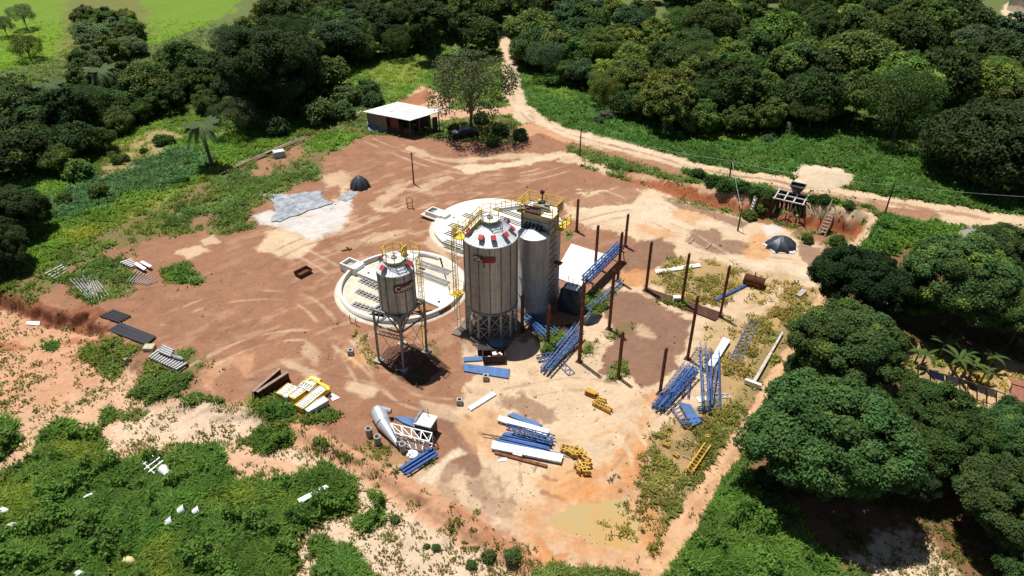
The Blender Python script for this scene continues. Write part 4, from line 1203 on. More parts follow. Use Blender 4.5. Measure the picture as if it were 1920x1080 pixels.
# ------------------------------------------------------------------ big silo on a ring of columns
def big_silo():
    c = Vector((-2.05, 61.05, 0)); r = 2.58
    o = thing("storage_silo", "largest galvanised silo, carried on a ring of braced columns, with a yellow roof stair", "silo", c)
    silo_body(o, c, r, 3.55, 10.92, 15)
    mb = MB(); mb.lathe((c.x, c.y, 0), [(r, 3.55), (r + .08, 3.5), (r + .08, 3.25), (r - .1, 3.2), (.35, .9), (.3, .5), (.01, .5)], 48, True); mk("hopper", mb, GALVD, o)
    hs = [(R(a), .62) for a in (-158, -112, -80, -45, -8, 40, 95, 150)]
    silo_roof(o, c, r, 10.92, 12.3, .80, hs, 40)
    ps = yellow_top(o, c, .92, 12.65, 6, .5)
    nc = 14
    for k in range(nc):
        a = 2 * math.pi * (k + .35) / nc; d = Vector((math.cos(a), math.sin(a), 0)); a2 = 2 * math.pi * (k + 1.35) / nc; d2 = Vector((math.cos(a2), math.sin(a2), 0))
        g = MB(); g.beam(c + d * (r - .02), c + d * (r - .02) + ZU * 3.3, .2, .2); mk("leg", g, GALV, o)
        g = MB(); rr = r - .02
        g.beam(c + d * rr + ZU * .2, c + d2 * rr + ZU * 1.55, .06); g.beam(c + d2 * rr + ZU * .2, c + d * rr + ZU * 1.55, .06)
        g.beam(c + d * rr + ZU * 1.65, c + d2 * rr + ZU * 3.15, .06); g.beam(c + d2 * rr + ZU * 1.65, c + d * rr + ZU * 3.15, .06)
        g.beam(c + d * rr + ZU * 1.6, c + d2 * rr + ZU * 1.6, .07); mk("brace", g, GALV, o)
    # roof stair on the left, with eave landing
    e = atz(866, 463, 11.0); e = Vector((c.x - 2.45, c.y - .35, 11.1)); t = Vector((c.x - .85, c.y + .15, 12.65))
    d = (t - e).normalized(); s = d.cross(ZU).normalized(); g = MB()
    for q in (-.42, .42): g.beam(e + s * q, t + s * q, .08, .34)
    rg = MB()
    for q in (-.42, .42):
        for k in range(6): rg.beam(e.lerp(t, k / 5) + s * q, e.lerp(t, k / 5) + s * q + ZU * .95, .05)
        rg.beam(e + s * q + ZU * .95, t + s * q + ZU * .95, .06); rg.beam(e + s * q + ZU * .5, t + s * q + ZU * .5, .05)
    st = mk("roof_stair", g, YEL, o); mk("stair_railing", rg, YEL, o, st); tr = MB()
    for k in range(1, 12): tr.box(e.lerp(t, k / 12) + ZU * .1, (.24, .8, .04), ((s.cross(ZU)).normalized(), s, ZU))
    mk("tread", tr, GALVR, o, st)
    L0 = e - Vector((.35, .1, .1)); g = MB(); g.box(L0, (1.1, 1.3, .08), (CU, CV, ZU)); ld = mk("landing", g, YEL, o)
    g = MB(); ks = [L0 + CU * .5 - CV * .62, L0 - CU * .55 - CV * .62, L0 - CU * .55 + CV * .62, L0 + CU * .3 + CV * .62]; rails(g, ks, 1.1)
    for q in ks[:3]: g.beam(q, q + (c - q).normalized() * .3 - ZU * 1.2 + Vector((0, 0, 0)), .05)
    g.box(ks[1].lerp(ks[2], .5) + ZU * .5, (.05, .9, .7), (CU, CV, ZU)); mk("landing_railing", g, YEL, o, ld)
    lp = L0 - CV * .1 - CU * .55; g = ladder_mb(Vector((lp.x, lp.y, .05)), lp + ZU * 1, CV, .5)
    lo = mk("ladder", g, GALVR, o); g = MB()
    for kz in range(9):
        z = 2.5 + kz * .95
        for q in range(6):
            a0, a1 = [math.pi * (-.5 + (q + dd) / 6) for dd in (0, 1)]
            f = lambda a: Vector((lp.x, lp.y, z)) - CU * (.38 * math.cos(a)) + CV * (.38 * math.sin(a))
            g.beam(f(a0), f(a1), .03, .06)
    for a in (-.9, 0, .9): 
        f = lambda z: Vector((lp.x, lp.y, z)) - CU * (.38 * math.cos(a)) + CV * (.38 * math.sin(a)); g.beam(f(2.5), f(10.4), .03, .05)
    mk("ladder_cage", g, YEL, o, lo)
    q = Vector((lp.x, lp.y, 4.4)); g = MB(); g.box(q, (1.1, 1.2, .06), (CU, CV, ZU)); rails(g, [q - CU * .5 - CV * .6, q - CU * .5 + CV * .6, q + CU * .4 + CV * .6], 1.1); mk("rest_landing", g, YEL, o)
    g = MB(); g.box(c + Vector((0, 0, .06)), (6.0, 6.0, .2), (CU, CV, ZU)); mk("base_slab", g, mat("dark brown concrete", (.17, .135, .105), .9, 0, .5, 1), o)  # slab in a mottled dark brown
    a = ang_of(c, c.x - .55, c.y - 2.5)
    s1 = mk("sign", plate_cyl(c, r + .09, a - .19, 1.02, 9.42, 10.0), REDS, o); mk("emblem", on_cyl(emblem_pts(.95, .62), c, r + .125, a - .19, 9.72), WHT, o, s1)
    s2 = mk("sign", plate_cyl(c, r + .09, a + .21, 1.02, 9.38, 9.96), REDB, o); mk("lettering", on_cyl(text_pts("Comil", .50), c, r + .125, a + .21, 9.68), REDS, o, s2)
    g = MB(); g.box(c + Vector((math.cos(a) * (r + .08), math.sin(a) * (r + .08), 9.3)), (.04, .09, 1.0), (Vector((math.cos(a), math.sin(a), 0)), Vector((-math.sin(a), math.cos(a), 0)), ZU)); mk("stain_strip", g, REDS, o)
big_silo()

# ------------------------------------------------------------------ tower with its two slim bins
def tower():
    c = Vector((2.8, 65.6, 0)); zt = 11.0
    o = thing("dryer_tower", "square clad tower with two slim bins and a yellow railed platform, beside the largest silo", "tower", c)
    for sg, nm in ((-1, "front_bin"), (1, "rear_bin")):
        b = c + CV * (1.32 * sg); r = 1.6
        g = MB(); g.lathe((b.x, b.y, 0), [(r + .12, 0), (r + .12, 1.0), (r, 1.05), (r, 9.15)], 48, True); bo = mk("bin", g, GALV, o)
        g = MB(); g.lathe((b.x, b.y, 0), [(r + .05, 9.1), (r + .05, 9.18), (.2, 9.72), (.01, 9.74)], 36, False); mk("bin_roof", g, GALVR, o, bo)
        g = MB()
        for k in range(24):
            a = 2 * math.pi * k / 24; d = Vector((math.cos(a), math.sin(a), 0)); g.beam(b + d * (r + .03) + ZU * 9.205, b + d * .25 + ZU * 9.73, .035, .03)
        mk("roof_rib", g, GALVR, o, bo)
        for z in (2.2, 4.4, 6.7): g = MB(); g.lathe((b.x, b.y, 0), [(r + .002, z - .02), (r + .02, z), (r + .002, z + .02)], 48, True); mk("hoop_seam", g, GALVD, o, bo)
    hu, hv = 1.5, 1.05
    g = MB(); g.box(c + ZU * (zt / 2), (2 * hu, 2 * hv, zt), (CU, CV, ZU)); bd = mk("cladding", g, CLAD, o)
    g = MB()
    for k in range(14):
        z = .6 + k * .75
        g.box(c + CU * (hu + .02) + ZU * z, (.05, 2 * hv - .1, .07), (CU, CV, ZU)); g.box(c - CV * (hv + .02) + ZU * z, (2 * hu - .1, .05, .05), (CU, CV, ZU))
    for sv in (-1, 1):
        for su in (-1, 1): g.box(c + CU * (su * (hu + .01)) + CV * (sv * (hv + .01)) + ZU * (zt / 2), (.12, .12, zt - .02), (CU, CV, ZU))
    mk("panel_frame", g, SEAM, o, bd)
    # roof platform
    pu, pv = 1.92, 1.3; g = MB(); g.box(c + ZU * (zt + .06), (2 * pu, 2 * pv, .12), (CU, CV, ZU)); mk("platform", g, WSHEET, o)
    g = MB(); cr = [c + CU * a + CV * b + ZU * (zt + .12) for a, b in ((-pu, -pv), (-.3, -pv), (pu, -pv), (pu, 0), (pu, pv), (0, pv), (-pu, pv), (-pu, 0))]
    rails(g, cr, 1.1, True, .042, (.35, .68)); 
    for i in range(8): g.beam(cr[i] - ZU * .02, cr[(i + 1) % 8] - ZU * .02, .06, .2)
    mk("railing", g, YEL, o)
    def flat_sign(p, u, w_, h_, kind, txt):
        nrm = u.cross(ZU); g = MB(); g.box(p, (w_, .05, h_), (u, nrm, ZU)); s = mk("sign", g, REDS, o)
        v, f = text_pts("Comil", h_ * .82) if kind == "t" else emblem_pts(w_, h_)
        g = MB(); g.add([p + u * x + ZU * y + nrm * .035 for x, y in v], f); mk("lettering" if kind == "t" else "emblem", g, WHT, o, s)
    flat_sign(c - CV * (pv + .06) + CU * -.15 + ZU * (zt + .64), CU, 1.75, .84, "t", "")
    flat_sign(c + CU * (pu + .06) + CV * .35 + ZU * (zt + .68), CV, 1.15, .78, "e", "")
    # motor, drive head and hoist on the platform
    g = MB(); g.box(c + CU * .1 + CV * .1 + ZU * (zt + .42), (1.5, .7, .5), (CU, CV, ZU)); g.tube(c - CU * .7 + CV * .1 + ZU * (zt + .45), c - CU * .25 + CV * .1 + ZU * (zt + .5), .34, .34, 14)
    g.box(c + CU * .75 + CV * .05 + ZU * (zt + .78), (.5, .42, .22), (CU, CV, ZU)); mk("drive_housing", g, GALVD, o)
    g = MB(); g.tube(c - CU * .25 + CV * .35 + ZU * (zt + .6), c + CU * .25 + CV * .45 + ZU * (zt + .85), .2, .2, 12); mk("motor", g, mat("grey green machine paint", (.15, .19, .14), .5), o)
    g = MB(); g.tube(c - CU * .3 + CV * .2 + ZU * (zt + .95), c - CU * .05 + CV * .2 + ZU * (zt + .98), .14, .14, 10); mk("guard", g, YEL, o)
    g = MB(); g.beam(c - CU * .1 + CV * .6 + ZU * (zt + .1), c - CU * .1 + CV * .6 + ZU * (zt + 1.75), .12); g.box(c - CU * .1 + CV * .6 + ZU * (zt + 1.75), (.35, .3, .3), (CU, CV, ZU)); mk("vent_stack", g, BLK, o)
    g = MB()
    for k in range(5): g.box(c + CU * (.55 - .16 * k) - CV * .7 + ZU * (zt + .2), (.09, .5, .16), (CU, CV, ZU))
    mk("grille", g, GALVD, o)
    # chutes from the cladding to the front bin roof
    g = MB()
    for k in range(5):
        p = c - CV * (hv + .02) + CU * (-.95 + .42 * k) + ZU * 10.0; g.tube(p, p - CV * .55 - ZU * .42, .09, .09, 8)
    g.beam(c - CV * (hv + .5) - CU * 1.3 + ZU * 9.65, c - CV * (hv + .25) + CU * 1.3 + ZU * 9.6, .10); mk("chute", g, BLK, o)
    # lower landing on the far corner with yellow rail
    q = c + CU * (hu + .3) + CV * 1.5 + ZU * 9.0; g = MB(); g.box(q, (.9, 2.0, .08), (CU, CV, ZU)); ld = mk("landing", g, YEL, o)
    g = MB(); rails(g, [q - CU * .2 - CV * 1, q + CU * .45 - CV * 1, q + CU * .45, q + CU * .45 + CV * 1], 1.05, False, .05, (.3, .6)); mk("landing_railing", g, YEL, o, ld)
    g = ladder_mb(c + CU * (hu + .2) - CV * .3 + ZU * .1, c + CU * (hu + .2) - CV * .3 + ZU * 9.0, CV, .5); mk("ladder", g, GALVD, o)
    g = MB(); g.box(c + CU * (hu + .45) + CV * .5 + ZU * 5.2, (.8, .6, .1), (CU, CV, ZU)); g.beam(c + CU * hu + CV * .5 + ZU * 4.6, c + CU * (hu + .8) + CV * .5 + ZU * 5.2, .08); mk("bracket", g, RUST, o)
    # walkway to the largest silo
    a = Vector((-2.05, 61.05, 0)) + Vector((.75, .7, 12.62)); b = c - CU * (hu + .05) - CV * .3 + ZU * 10.6
    b = c - CU * hu + CV * .2 + ZU * (zt + .05); a = a + Vector((0, 1.2, -.2)); s = (b - a).normalized().cross(ZU).normalized() * .38
    g = MB(); 
    for sg in (-1, 1):
        for z in (0, .55, 1.05): g.beam(a + s * sg + ZU * z, b + s * sg + ZU * z, .05)
        for k in range(4): g.beam(a.lerp(b, k / 3) + s * sg, a.lerp(b, k / 3) + s * sg + ZU * 1.05, .05)
    w0 = mk("walkway_railing", g, YEL, o); g = MB(); g.beam(a, b, .76, .06); mk("walkway", g, GALVD, o)
tower()

# ------------------------------------------------------------------ concrete silo bases
def front_tank():
    c = Vector((-12.1, 68.35, 0)); r = 6.85
    o = thing("ring_tank", "open round concrete tank with a raised rim and pits, behind the small silo", "concrete tank", c)
    g = MB(); g.lathe(c, [(r, -.1), (r, .62), (r - .3, .64), (r - .3, .05)], 96, True); mk("rim", g, CONC, o)
    g = MB(); g.lathe(c, [(r + .55, -.05), (r + .5, .06), (r - .1, .07)], 96, True); mk("apron", g, CONCC, o)
    u = Vector((math.cos(R(-34)), math.sin(R(-34)), 0)); v = Vector((-u.y, u.x, 0))
    loc = lambda px, py, z=.5: (lambda p: ((p - c).dot(u), (p - c).dot(v)))(atz(px, py, z))
    rr = r - .31
    def sector(vlo, vhi, ulo, uhi, n=40):
        """part of the disc between v limits and u limits, as an outline"""
        ps = []
        for k in range(n + 1):
            q = vlo + (vhi - vlo) * k / n; w_ = math.sqrt(max(0, rr * rr - q * q)); ps.append((min(uhi, w_), q))
        for k in range(n, -1, -1):
            q = vlo + (vhi - vlo) * k / n; w_ = math.sqrt(max(0, rr * rr - q * q)); ps.append((max(ulo, -w_), q))
        return [c + u * a + v * b for a, b in ps]
    vb = loc(670, 512)[1]; vt = loc(680, 497)[1]
    def slab(nm, ps, z0, h, m):
        g = MB(); g.poly([Vector((p.x, p.y, z0)) for p in ps], h); return mk(nm, g, m, o)
    slab("floor", sector(-rr, rr, -rr, rr), -.02, .10, CONCC)
    slab("centre_slab", sector(vb, vt, -rr, rr), .081, .46, CONC)
    slab("upper_slab", sector(vt + .003, rr, .3, rr), .081, .40, CONCC)
    slab("white_slab", sector(vb + .5, vt + 1.4, 2.2, rr), .545, .02, CONC)
    # grilled pits in the lower half
    for a, b in (((677, 525), (708, 540)), ((670, 546), (711, 563)), ((663, 570), (702, 583))):
        p = atz(*a, .1); q = atz(*b, .1); d = (q - p).normalized(); q = q + d * 1.6; s = d.cross(ZU)
        g = MB(); g.box((p + q) / 2 + ZU * .0, ((q - p).length, .62, .03), (d, s, ZU)); pt = mk("pit", g, DARK, o)
        g = MB(); n = int((q - p).length / .5)
        for sg in (-.34, 0, .34): g.beam(p + s * sg + ZU * .10, q + s * sg + ZU * .10, .05, .07)
        for k in range(n + 1): g.beam(p.lerp(q, k / n) - s * .5 + ZU * .16, p.lerp(q, k / n) + s * .5 + ZU * .16, .06, .06)
        mk("grating", g, WSHADE, o, pt)
    for a, b in (((787, 493), (843, 512)), ((777, 509), (840, 533))):
        p = atz(*a, .5); q = atz(*b, .5); d = (q - p).normalized(); s = d.cross(ZU)
        for sg in (-.28, .28):
            g = MB(); g.beam(p + s * sg, q + s * sg, .30, .06); ch = mk("channel", g, DARK, o); g = MB()
            for e in (-.17, 0, .17): g.beam(p + s * (sg + e) + ZU * .05, q + s * (sg + e) + ZU * .05, .05, .06)
            mk("channel_rail", g, WSHADE, o, ch)
    # rim soil fill at the lower right, sump box at the left
    g = MB(); g.poly([Vector((p.x, p.y, .085)) for p in sector(-rr, vb - .003, 2.0, rr)], .18); mk("soil_fill", g, mat("soil fill", alb((196, 140, 100)), .95, 0, .3, 1), o)
    p = atz(662, 502, .4); q = p + u * .9; g = MB(); L = 2.3
    ctr = p - u * .1
    for sg in (-1, 1): g.box(ctr + v * (sg * .72) + ZU * .0, (L, .16, 1.2), (u, v, ZU))
    g.box(ctr - u * (L / 2 - .08), (.16, 1.28, 1.2), (u, v, ZU)); g.box(ctr + u * .75, (.9, 1.27, 1.19), (u, v, ZU)); sb = mk("sump_box", g, CONC, o)
    g = MB(); g.box(ctr - u * .2 + ZU * .1, (1.5, 1.25, .1), (u, v, ZU)); mk("sump_floor", g, CONCG, o, sb)
    g = MB(); g.tube(atz(691, 512, .55), atz(691, 512, .55) + ZU * .06, .14, .14, 10); g.tube(atz(823, 566, .57), atz(823, 566, .57) + ZU * .06, .14, .14, 10); mk("drain_cap", g, DARK, o)
    g = MB(); a = ang_of(c, atz(852, 590, .3).x, atz(852, 590, .3).y); d = Vector((math.cos(a), math.sin(a), 0)); s = Vector((-d.y, d.x, 0))
    g.box(c + d * (r + .01) + ZU * .34, (.1, 1.6, .42), (d, s, ZU)); mk("rusty_gate", g, RUST, o)
    g = MB()
    for px, py in ((657, 592), (668, 598)): 
        f = at(px, py + 12); g.beam(f, f + ZU * .9, .06); g.beam(f, f + Vector((.5, -.4, .05)), .05)
    mk("anchor_bar", g, RUSTD, o)
front_tank()

def back_tank():
    cx = 914.6; c = Vector((-2.75, 81.6, 0)); r = 7.0
    o = thing("round_slab_tank", "round white concrete slab tank with dark slots, behind the largest silo", "concrete tank", c)
    g = MB(); g.lathe(c, [(r, -.1), (r, .55), (r - .12, .62), (.01, .62)], 96, False); mk("slab", g, CONC, o)
    g = MB(); g.lathe(c, [(r + .6, -.05), (r + .55, .06), (r - .1, .07)], 96, True); mk("apron", g, CONCC, o)
    for a, b in (((869, 402), (902, 413)), ((843, 420), (872, 430)), ((836, 435), (870, 448)), ((833, 452), (868, 465)), ((927, 390), (985, 410)), ((895, 397), (930, 408)), ((935, 407), (985, 424))):
        p = atz(*a, .62); q = atz(*b, .62); d = (q - p).normalized(); s = d.cross(ZU)
        for e in (-.36, 0, .36):
            g = MB(); g.box((p + q) / 2 + s * e + ZU * .015, ((q - p).length, .17, .03), (d, s, ZU)); mk("slot", g, DARK, o)
    u = Vector((math.cos(R(-34)), math.sin(R(-34)), 0)); v = Vector((-u.y, u.x, 0))
    p = atz(818, 403, .4); g = MB(); L = 2.4
    for sg in (-1, 1): g.box(p + v * (sg * .7), (L, .16, 1.1), (u, v, ZU))
    g.box(p - u * (L / 2 - .08), (.16, 1.24, 1.1), (u, v, ZU)); g.box(p + u * .9, (2.0, 1.23, 1.09), (u, v, ZU)); sb = mk("sump_box", g, CONC, o)
    g = MB(); g.box(p - u * .3 + ZU * .2, (1.6, 1.23, .1), (u, v, ZU)); mk("sump_floor", g, GALVD, o, sb)
    g = MB(); g.box(p - u * .2 + ZU * -.02, (3.1, 2.3, .12), (u, v, ZU)); mk("sump_apron", g, CONCC, o, sb)
    g = MB(); g.tube(atz(851, 408, .62), atz(851, 408, .62) + ZU * .05, .14, .14, 10); mk("drain_cap", g, DARK, o)
back_tank()

g = MB(); g.poly([Vector((p.x, p.y, -.05)) for p in (at(1071, 459), at(1036, 520), at(1092, 541), at(1141, 481))], .22)
single("concrete_pad", g, CONC, "flat white concrete pad between the tower and the rusty columns", "concrete pad", at(1085, 500))

# black sheeted machine beside the tower
def sheeted():
    c = at(1071, 578); mb = MB(); n = 22; m = 12; vs = []; rng = random.Random(8)
    for j in range(m + 1):
        t = j / m
        for i in range(n):
            a = 2 * math.pi * i / n; sq = 1 / max(abs(math.cos(a)), abs(math.sin(a))) ** .75
            rr = 1.25 * sq * (1 - .22 * t ** 3) * (1 + .09 * math.sin(5 * a + 9 * t)) if j < m else .05
            vs.append(c + CU * (math.cos(a) * rr) + CV * (math.sin(a) * rr * .85) + ZU * (2.5 * min(1, t * 1.12) + rng.uniform(-.05, .05)))
    mb.add(vs, [(j * n + i, j * n + (i + 1) % n, (j + 1) * n + (i + 1) % n, (j + 1) * n + i) for j in range(m) for i in range(n)], True)
    o = thing("covered_machine", "tall machine wrapped in black plastic sheet at the foot of the tower", "machine", c)
    mk("sheet", mb, TARP, o)
    g = MB(); g.box(c + ZU * 2.62 + CV * .2, (1.4, 1.1, .12), (CU, CV, ZU)); mk("top_panel", g, WSHEET, o)
    g = MB()
    for k in range(3): g.tube(c + ZU * 2.6 + CU * (.3 * k - .3), c + CU * (.6 * k - .9) + CV * .9 + ZU * (3.3 - .2 * k), .035, .03, 6)
    mk("cable", g, BLK, o)
    d = at(1108, 602); mb = MB(); n = 14; vs = []
    for j in range(5):
        for i in range(n):
            a = 2 * math.pi * i / n; rr = (1 - j / 4.0) ** .6 * (1 + .2 * math.sin(3 * a + j)) + .02
            vs.append(d + Vector((.83, .56, 0)) * (math.cos(a) * 1.5 * rr) + Vector((-.56, .83, 0)) * (math.sin(a) * .6 * rr) + ZU * (.9 * j / 4))
    mb.add(vs, [(j * n + i, j * n + (i + 1) % n, (j + 1) * n + (i + 1) % n, (j + 1) * n + i) for j in range(4) for i in range(n)], True)
    single("tarp_heap", mb, TARP, "low black tarpaulin heap under the blue beam, beside the wrapped machine", "tarpaulin", d)
sheeted()

# ------------------------------------------------------------------ rusty columns of the unfinished shed
RD, RPd = Vector((.83, -.56, 0)), Vector((.56, .83, 0))
def column(fx, fy, ty, label, sc=1.0):
    f = at(fx, fy); h = rise(f, ty); o = thing("steel_column", label, "steel column", f, "rusty columns of the unfinished shed")
    for s in (-1, 1):
        g = MB(); e = f + RPd * (s * .14 * sc)
        g.box(e + ZU * (h / 2), (.20 * sc, .05, h), (RD, RPd, ZU)); 
        for q in (-1, 1): g.box(e + RD * (q * .09 * sc) - RPd * (s * .052) + ZU * (h / 2), (.02, .06, h), (RD, RPd, ZU))
        mk("channel", g, RUST, o)
    g = MB(); n = int(h / .42)
    for k in range(n):
        z0, z1 = h * k / n, h * (k + 1) / n; sg = 1 if k % 2 else -1
        for q in (-.1, .1): g.beam(f + RD * (q * sc) + RPd * (.12 * sg * sc) + ZU * (z0 + .04), f + RD * (q * sc) - RPd * (.12 * sg * sc) + ZU * (z1 - .04), .035)
    mk("lacing", g, RUST, o)
    g = MB(); g.box(f + ZU * .02, (.6, .6, .08), (RD, RPd, ZU)); mk("base_plate", g, RUSTD, o)
    g = MB(); g.beam(f + ZU * (h - .02) - RPd * .1, f + ZU * (h + .25) - RPd * .1, .08, .03); mk("fixing_lug", g, RUST, o)
    return o
column(1081, 434, 374, "rusty column standing alone behind the tower platform, farthest back of all")
column(1172, 462, 402, "rusty column on the pale sand just behind the pair at the raised blue beam")
column(1116, 500, 423, "rusty column rising behind the raised blue beam at the white pad's corner")
column(1158, 527, 436, "rusty column that the raised blue beam ends at")
column(1211, 545, 454, "rusty column with a grassy foot, starting the dark beam stack")
column(1278, 570, 476, "rusty column in front of the long white panel, amid the dark beam stack")
column(1350, 594, 499, "rusty column at the end of the dark beam stack nearest the rusty box")
column(1142, 617, 506, "rusty column beside the low blue beam, on the brown dirt patch's edge")
column(1289, 673, 556, "tall rusty column next to the fallen blue trusses, the one with a timber ladder behind")
column(1086, 678, 531, "tallest rusty column, dark towards its top, in front of the wrapped machine", 1.05)
column(1159, 708, 624, "short rusty column beside a shrub at the brown dirt patch's corner")
column(1237, 739, 654, "short rusty column on a white footing touching the fallen blue trusses")
column(979, 621, 554, "short rusty column in the shade right beside the largest silo")
column(1027, 651, 574, "short rusty column with a bent top, in front of the front bin", 1.0)

# ------------------------------------------------------------------ lattice beams
def truss(p, q, w_, h_, m, label, name="lattice_beam", cat="lattice beam", group=None, n=None, ch=.07, lc=.04, up=(0, 0, 1), planar=False):
    """p, q: ends of the lower centre line"""
    p = Vector(p); q = Vector(q); d = (q - p).normalized(); s = d.cross(Vector(up)).normalized(); u = s.cross(d)
    o = thing(name, label, cat, (p + q) / 2, group)
    n = n or max(3, int((q - p).length / max(h_ * 1.35 if not planar else w_, .35)))
    cs = [(-1, 0), (1, 0)] if planar else [(-1, 0), (1, 0), (-1, 1), (1, 1)]
    for a, b in cs:
        off = s * (a * w_ / 2) + u * (b * h_ + ch / 2)
        g = MB(); g.beam(p + off, q + off, ch, ch); mk("chord", g, m, o)
    g = MB(); F = lambda t, a, b: p.lerp(q, t) + s * (a * w_ / 2) + u * (b * h_ + ch / 2)
    for k in range(n):
        t0, t1 = k / n, (k + 1) / n; z = k % 2
        if planar:
            g.beam(F(t0, -1, 0), F(t0, 1, 0), lc); g.beam(F(t0, -1, 0), F(t1, 1, 0), lc)
        else:
            for a in (-1, 1): g.beam(F(t0, a, z), F(t1, a, 1 - z), lc); 
            g.beam(F(t0, -1, 0), F(t1, 1, 0), lc * .8); g.beam(F(t0, -1, 1), F(t0, 1, 1), lc * .8)
    if planar: g.beam(F(1, -1, 0), F(1, 1, 0), lc)
    mk("lacing", g, m, o)
    return o
BL = dict(ch=.07, lc=.04)
# raised pair on trestles
a, b = atz(1093, 527, 1.7), atz(1160, 461, 1.7); d_ = (b - a).normalized().cross(ZU)
truss(a, b, .32, .5, BLUE, "upper blue lattice beam of the raised pair, propped between white pad and column", ch=.13, lc=.07)
truss(a + d_ * .5 - ZU * .15, b + d_ * .5 - ZU * .15, .32, .5, BLUED, "lower blue lattice beam of the raised pair, on the column's side", ch=.13, lc=.07)
for t, lb in ((.06, "steel trestle under the raised blue beams at the white pad end"), (.94, "steel trestle under the raised blue beams at the column end")):
    c = a.lerp(b, t) + d_ * .35; o = thing("trestle", lb, "trestle", (c.x, c.y, 0)); g = MB()
    for s in (-1, 1):
        g2 = MB(); g2.beam(Vector((c.x, c.y, .02)) + d_ * s * .8, Vector((c.x, c.y, 1.45)) + d_ * s * .5, .1); mk("leg", g2, RUST, o)
    g.beam(Vector((c.x, c.y, 1.42)) - d_ * .75, Vector((c.x, c.y, 1.42)) + d_ * .75, .12); mk("crossbar", g, RUST, o)
a, b = at(1099, 588), at(1167, 531)
truss(a, b, .4, .55, BLUE, "low blue lattice beam lying beyond the tarpaulin heap to the column's foot", **BL)
# crossing heap
GP = "blue lattice beams in the crossing heap"
for k, (ax, ay, bx, by) in enumerate([(992, 594, 1036, 634), (985, 597, 1027, 636), (1000, 591, 1045, 628), (988, 602, 1018, 634)]):
    truss(at(ax, ay, .05 + .15 * (k % 2)), at(bx, by, .05 + .15 * (k % 2)), .38, .4, BLUE if k < 3 else BLUED, "blue lattice beam in the cross pile's arm below the front bin", group="blue beams below the front bin", **BL)
for k, (ax, ay, bx, by) in enumerate([(1016, 697, 1082, 611), (1020, 698, 1089, 612), (1026, 697, 1092, 625), (1031, 690, 1090, 636), (1042, 660, 1075, 622)]):
    truss(at(ax, ay, .12 + .22 * (k % 3)), at(bx, by, .12 + .22 * (k % 3)), .36, .36, [BLUE, BLUEP, BLUE, BLUEP, BLUE][k], "blue lattice beam in the long slanting pile in front of the tallest column", group="blue beams of the slanting pile", **BL)
truss(at(1041, 671, .05), at(1072, 702, .05), .7, .1, BLUEP, "purplish ladder like beam sticking out below the slanting pile", planar=True, ch=.07, lc=.05)
truss(at(1007, 675, .05), at(1042, 668, .1), .6, .3, BLUEP, "short blue lattice stub poking out of the weeds by the slanting pile", **BL)
for k, (px, py) in enumerate([(1044, 617), (1060, 615), (1052, 623)]):
    p = at(px, py, .1); truss(p, p + Vector((.7, .5, 0)), .5, .12, BLK, "small black steel frame lying on the soil between the two beam piles", "steel_stub", "frame", "small black frames", n=2, planar=True)
# fallen heap on the right
GR = "blue lattice beams fallen by the dry grass"
for k, (ax, ay, bx, by, z) in enumerate([(1225, 766, 1286, 686, .1), (1231, 769, 1298, 688, .35), (1238, 771, 1304, 690, .1), (1244, 766, 1306, 696, .5)]):
    truss(at(ax, ay, z), at(bx, by, z + .15), .38, .42, [BLUEP, BLUED, BLUE, BLUED][k], "blue lattice beam in the slanting fallen pile touching the short footed column", group=GR, **BL)
truss(at(1322, 762, .9), at(1316, 652, 1.0), .55, .7, BLUE, "thick bright blue lattice beam standing high across the fallen heap", **BL)
truss(at(1341, 768, .1), at(1339, 662, .2), .75, .5, BLUED, "wide dark blue lattice beam lying beside the thick bright blue one", **BL)
truss(at(1330, 764, .1), at(1340, 690, .3), .4, .4, BLUEP, "purple blue lattice beam squeezed beside the thick bright one", **BL)
truss(at(1284, 745, .1), at(1288, 705, .2), .5, .5, BLUED, "short dark lattice piece lying across the middle of the fallen heap", **BL)
for k in range(7):
    p = at(1273 + 3.4 * k, 754 + k * .8, .35 + .05 * (k % 2)); q = at(1299 + 2.6 * k, 799 - 1.2 * k, .35 + .05 * (k % 3)); g = MB(); g.beam(p, q, .13, .1)
    single("steel_bar", g, BLUE, "bright blue steel bar in the bundle at the lower end of the fallen heap", "steel bar", (p + q) / 2, "bright blue bars of the bundle")
truss(at(1265, 765, .05), at(1292, 802, .05), .9, .3, BLUEP, "purplish lattice frame carrying the bundle of bright blue bars", **BL)
truss(at(1277, 797, .1), at(1318, 791, .1), .5, .3, BLUED, "dark lattice end piece below the bundle of bright blue bars", **BL)
truss(at(1341, 742, .05), at(1368, 742, .05), .5, .1, WSHADE, "faded pinkish lattice strip beside the thick bright blue beam", planar=True, ch=.06)
truss(at(1308, 770, .1), at(1336, 768, .1), .4, .25, BLUE, "short blue lattice stub at the lower end of the thick bright blue beam", **BL)
truss(at(1301, 676, .05), at(1315, 655, .05), .9, .1, WOOD, "timber ladder lying behind the tall column by the fallen heap", "timber_ladder", "ladder", planar=True, n=5, ch=.07)
truss(at(1377, 678, .05), at(1415, 602, .05), .95, .1, BLUEP, "single purple ladder like beam lying alone on the pale soil", planar=True, n=13, ch=.085, lc=.05)

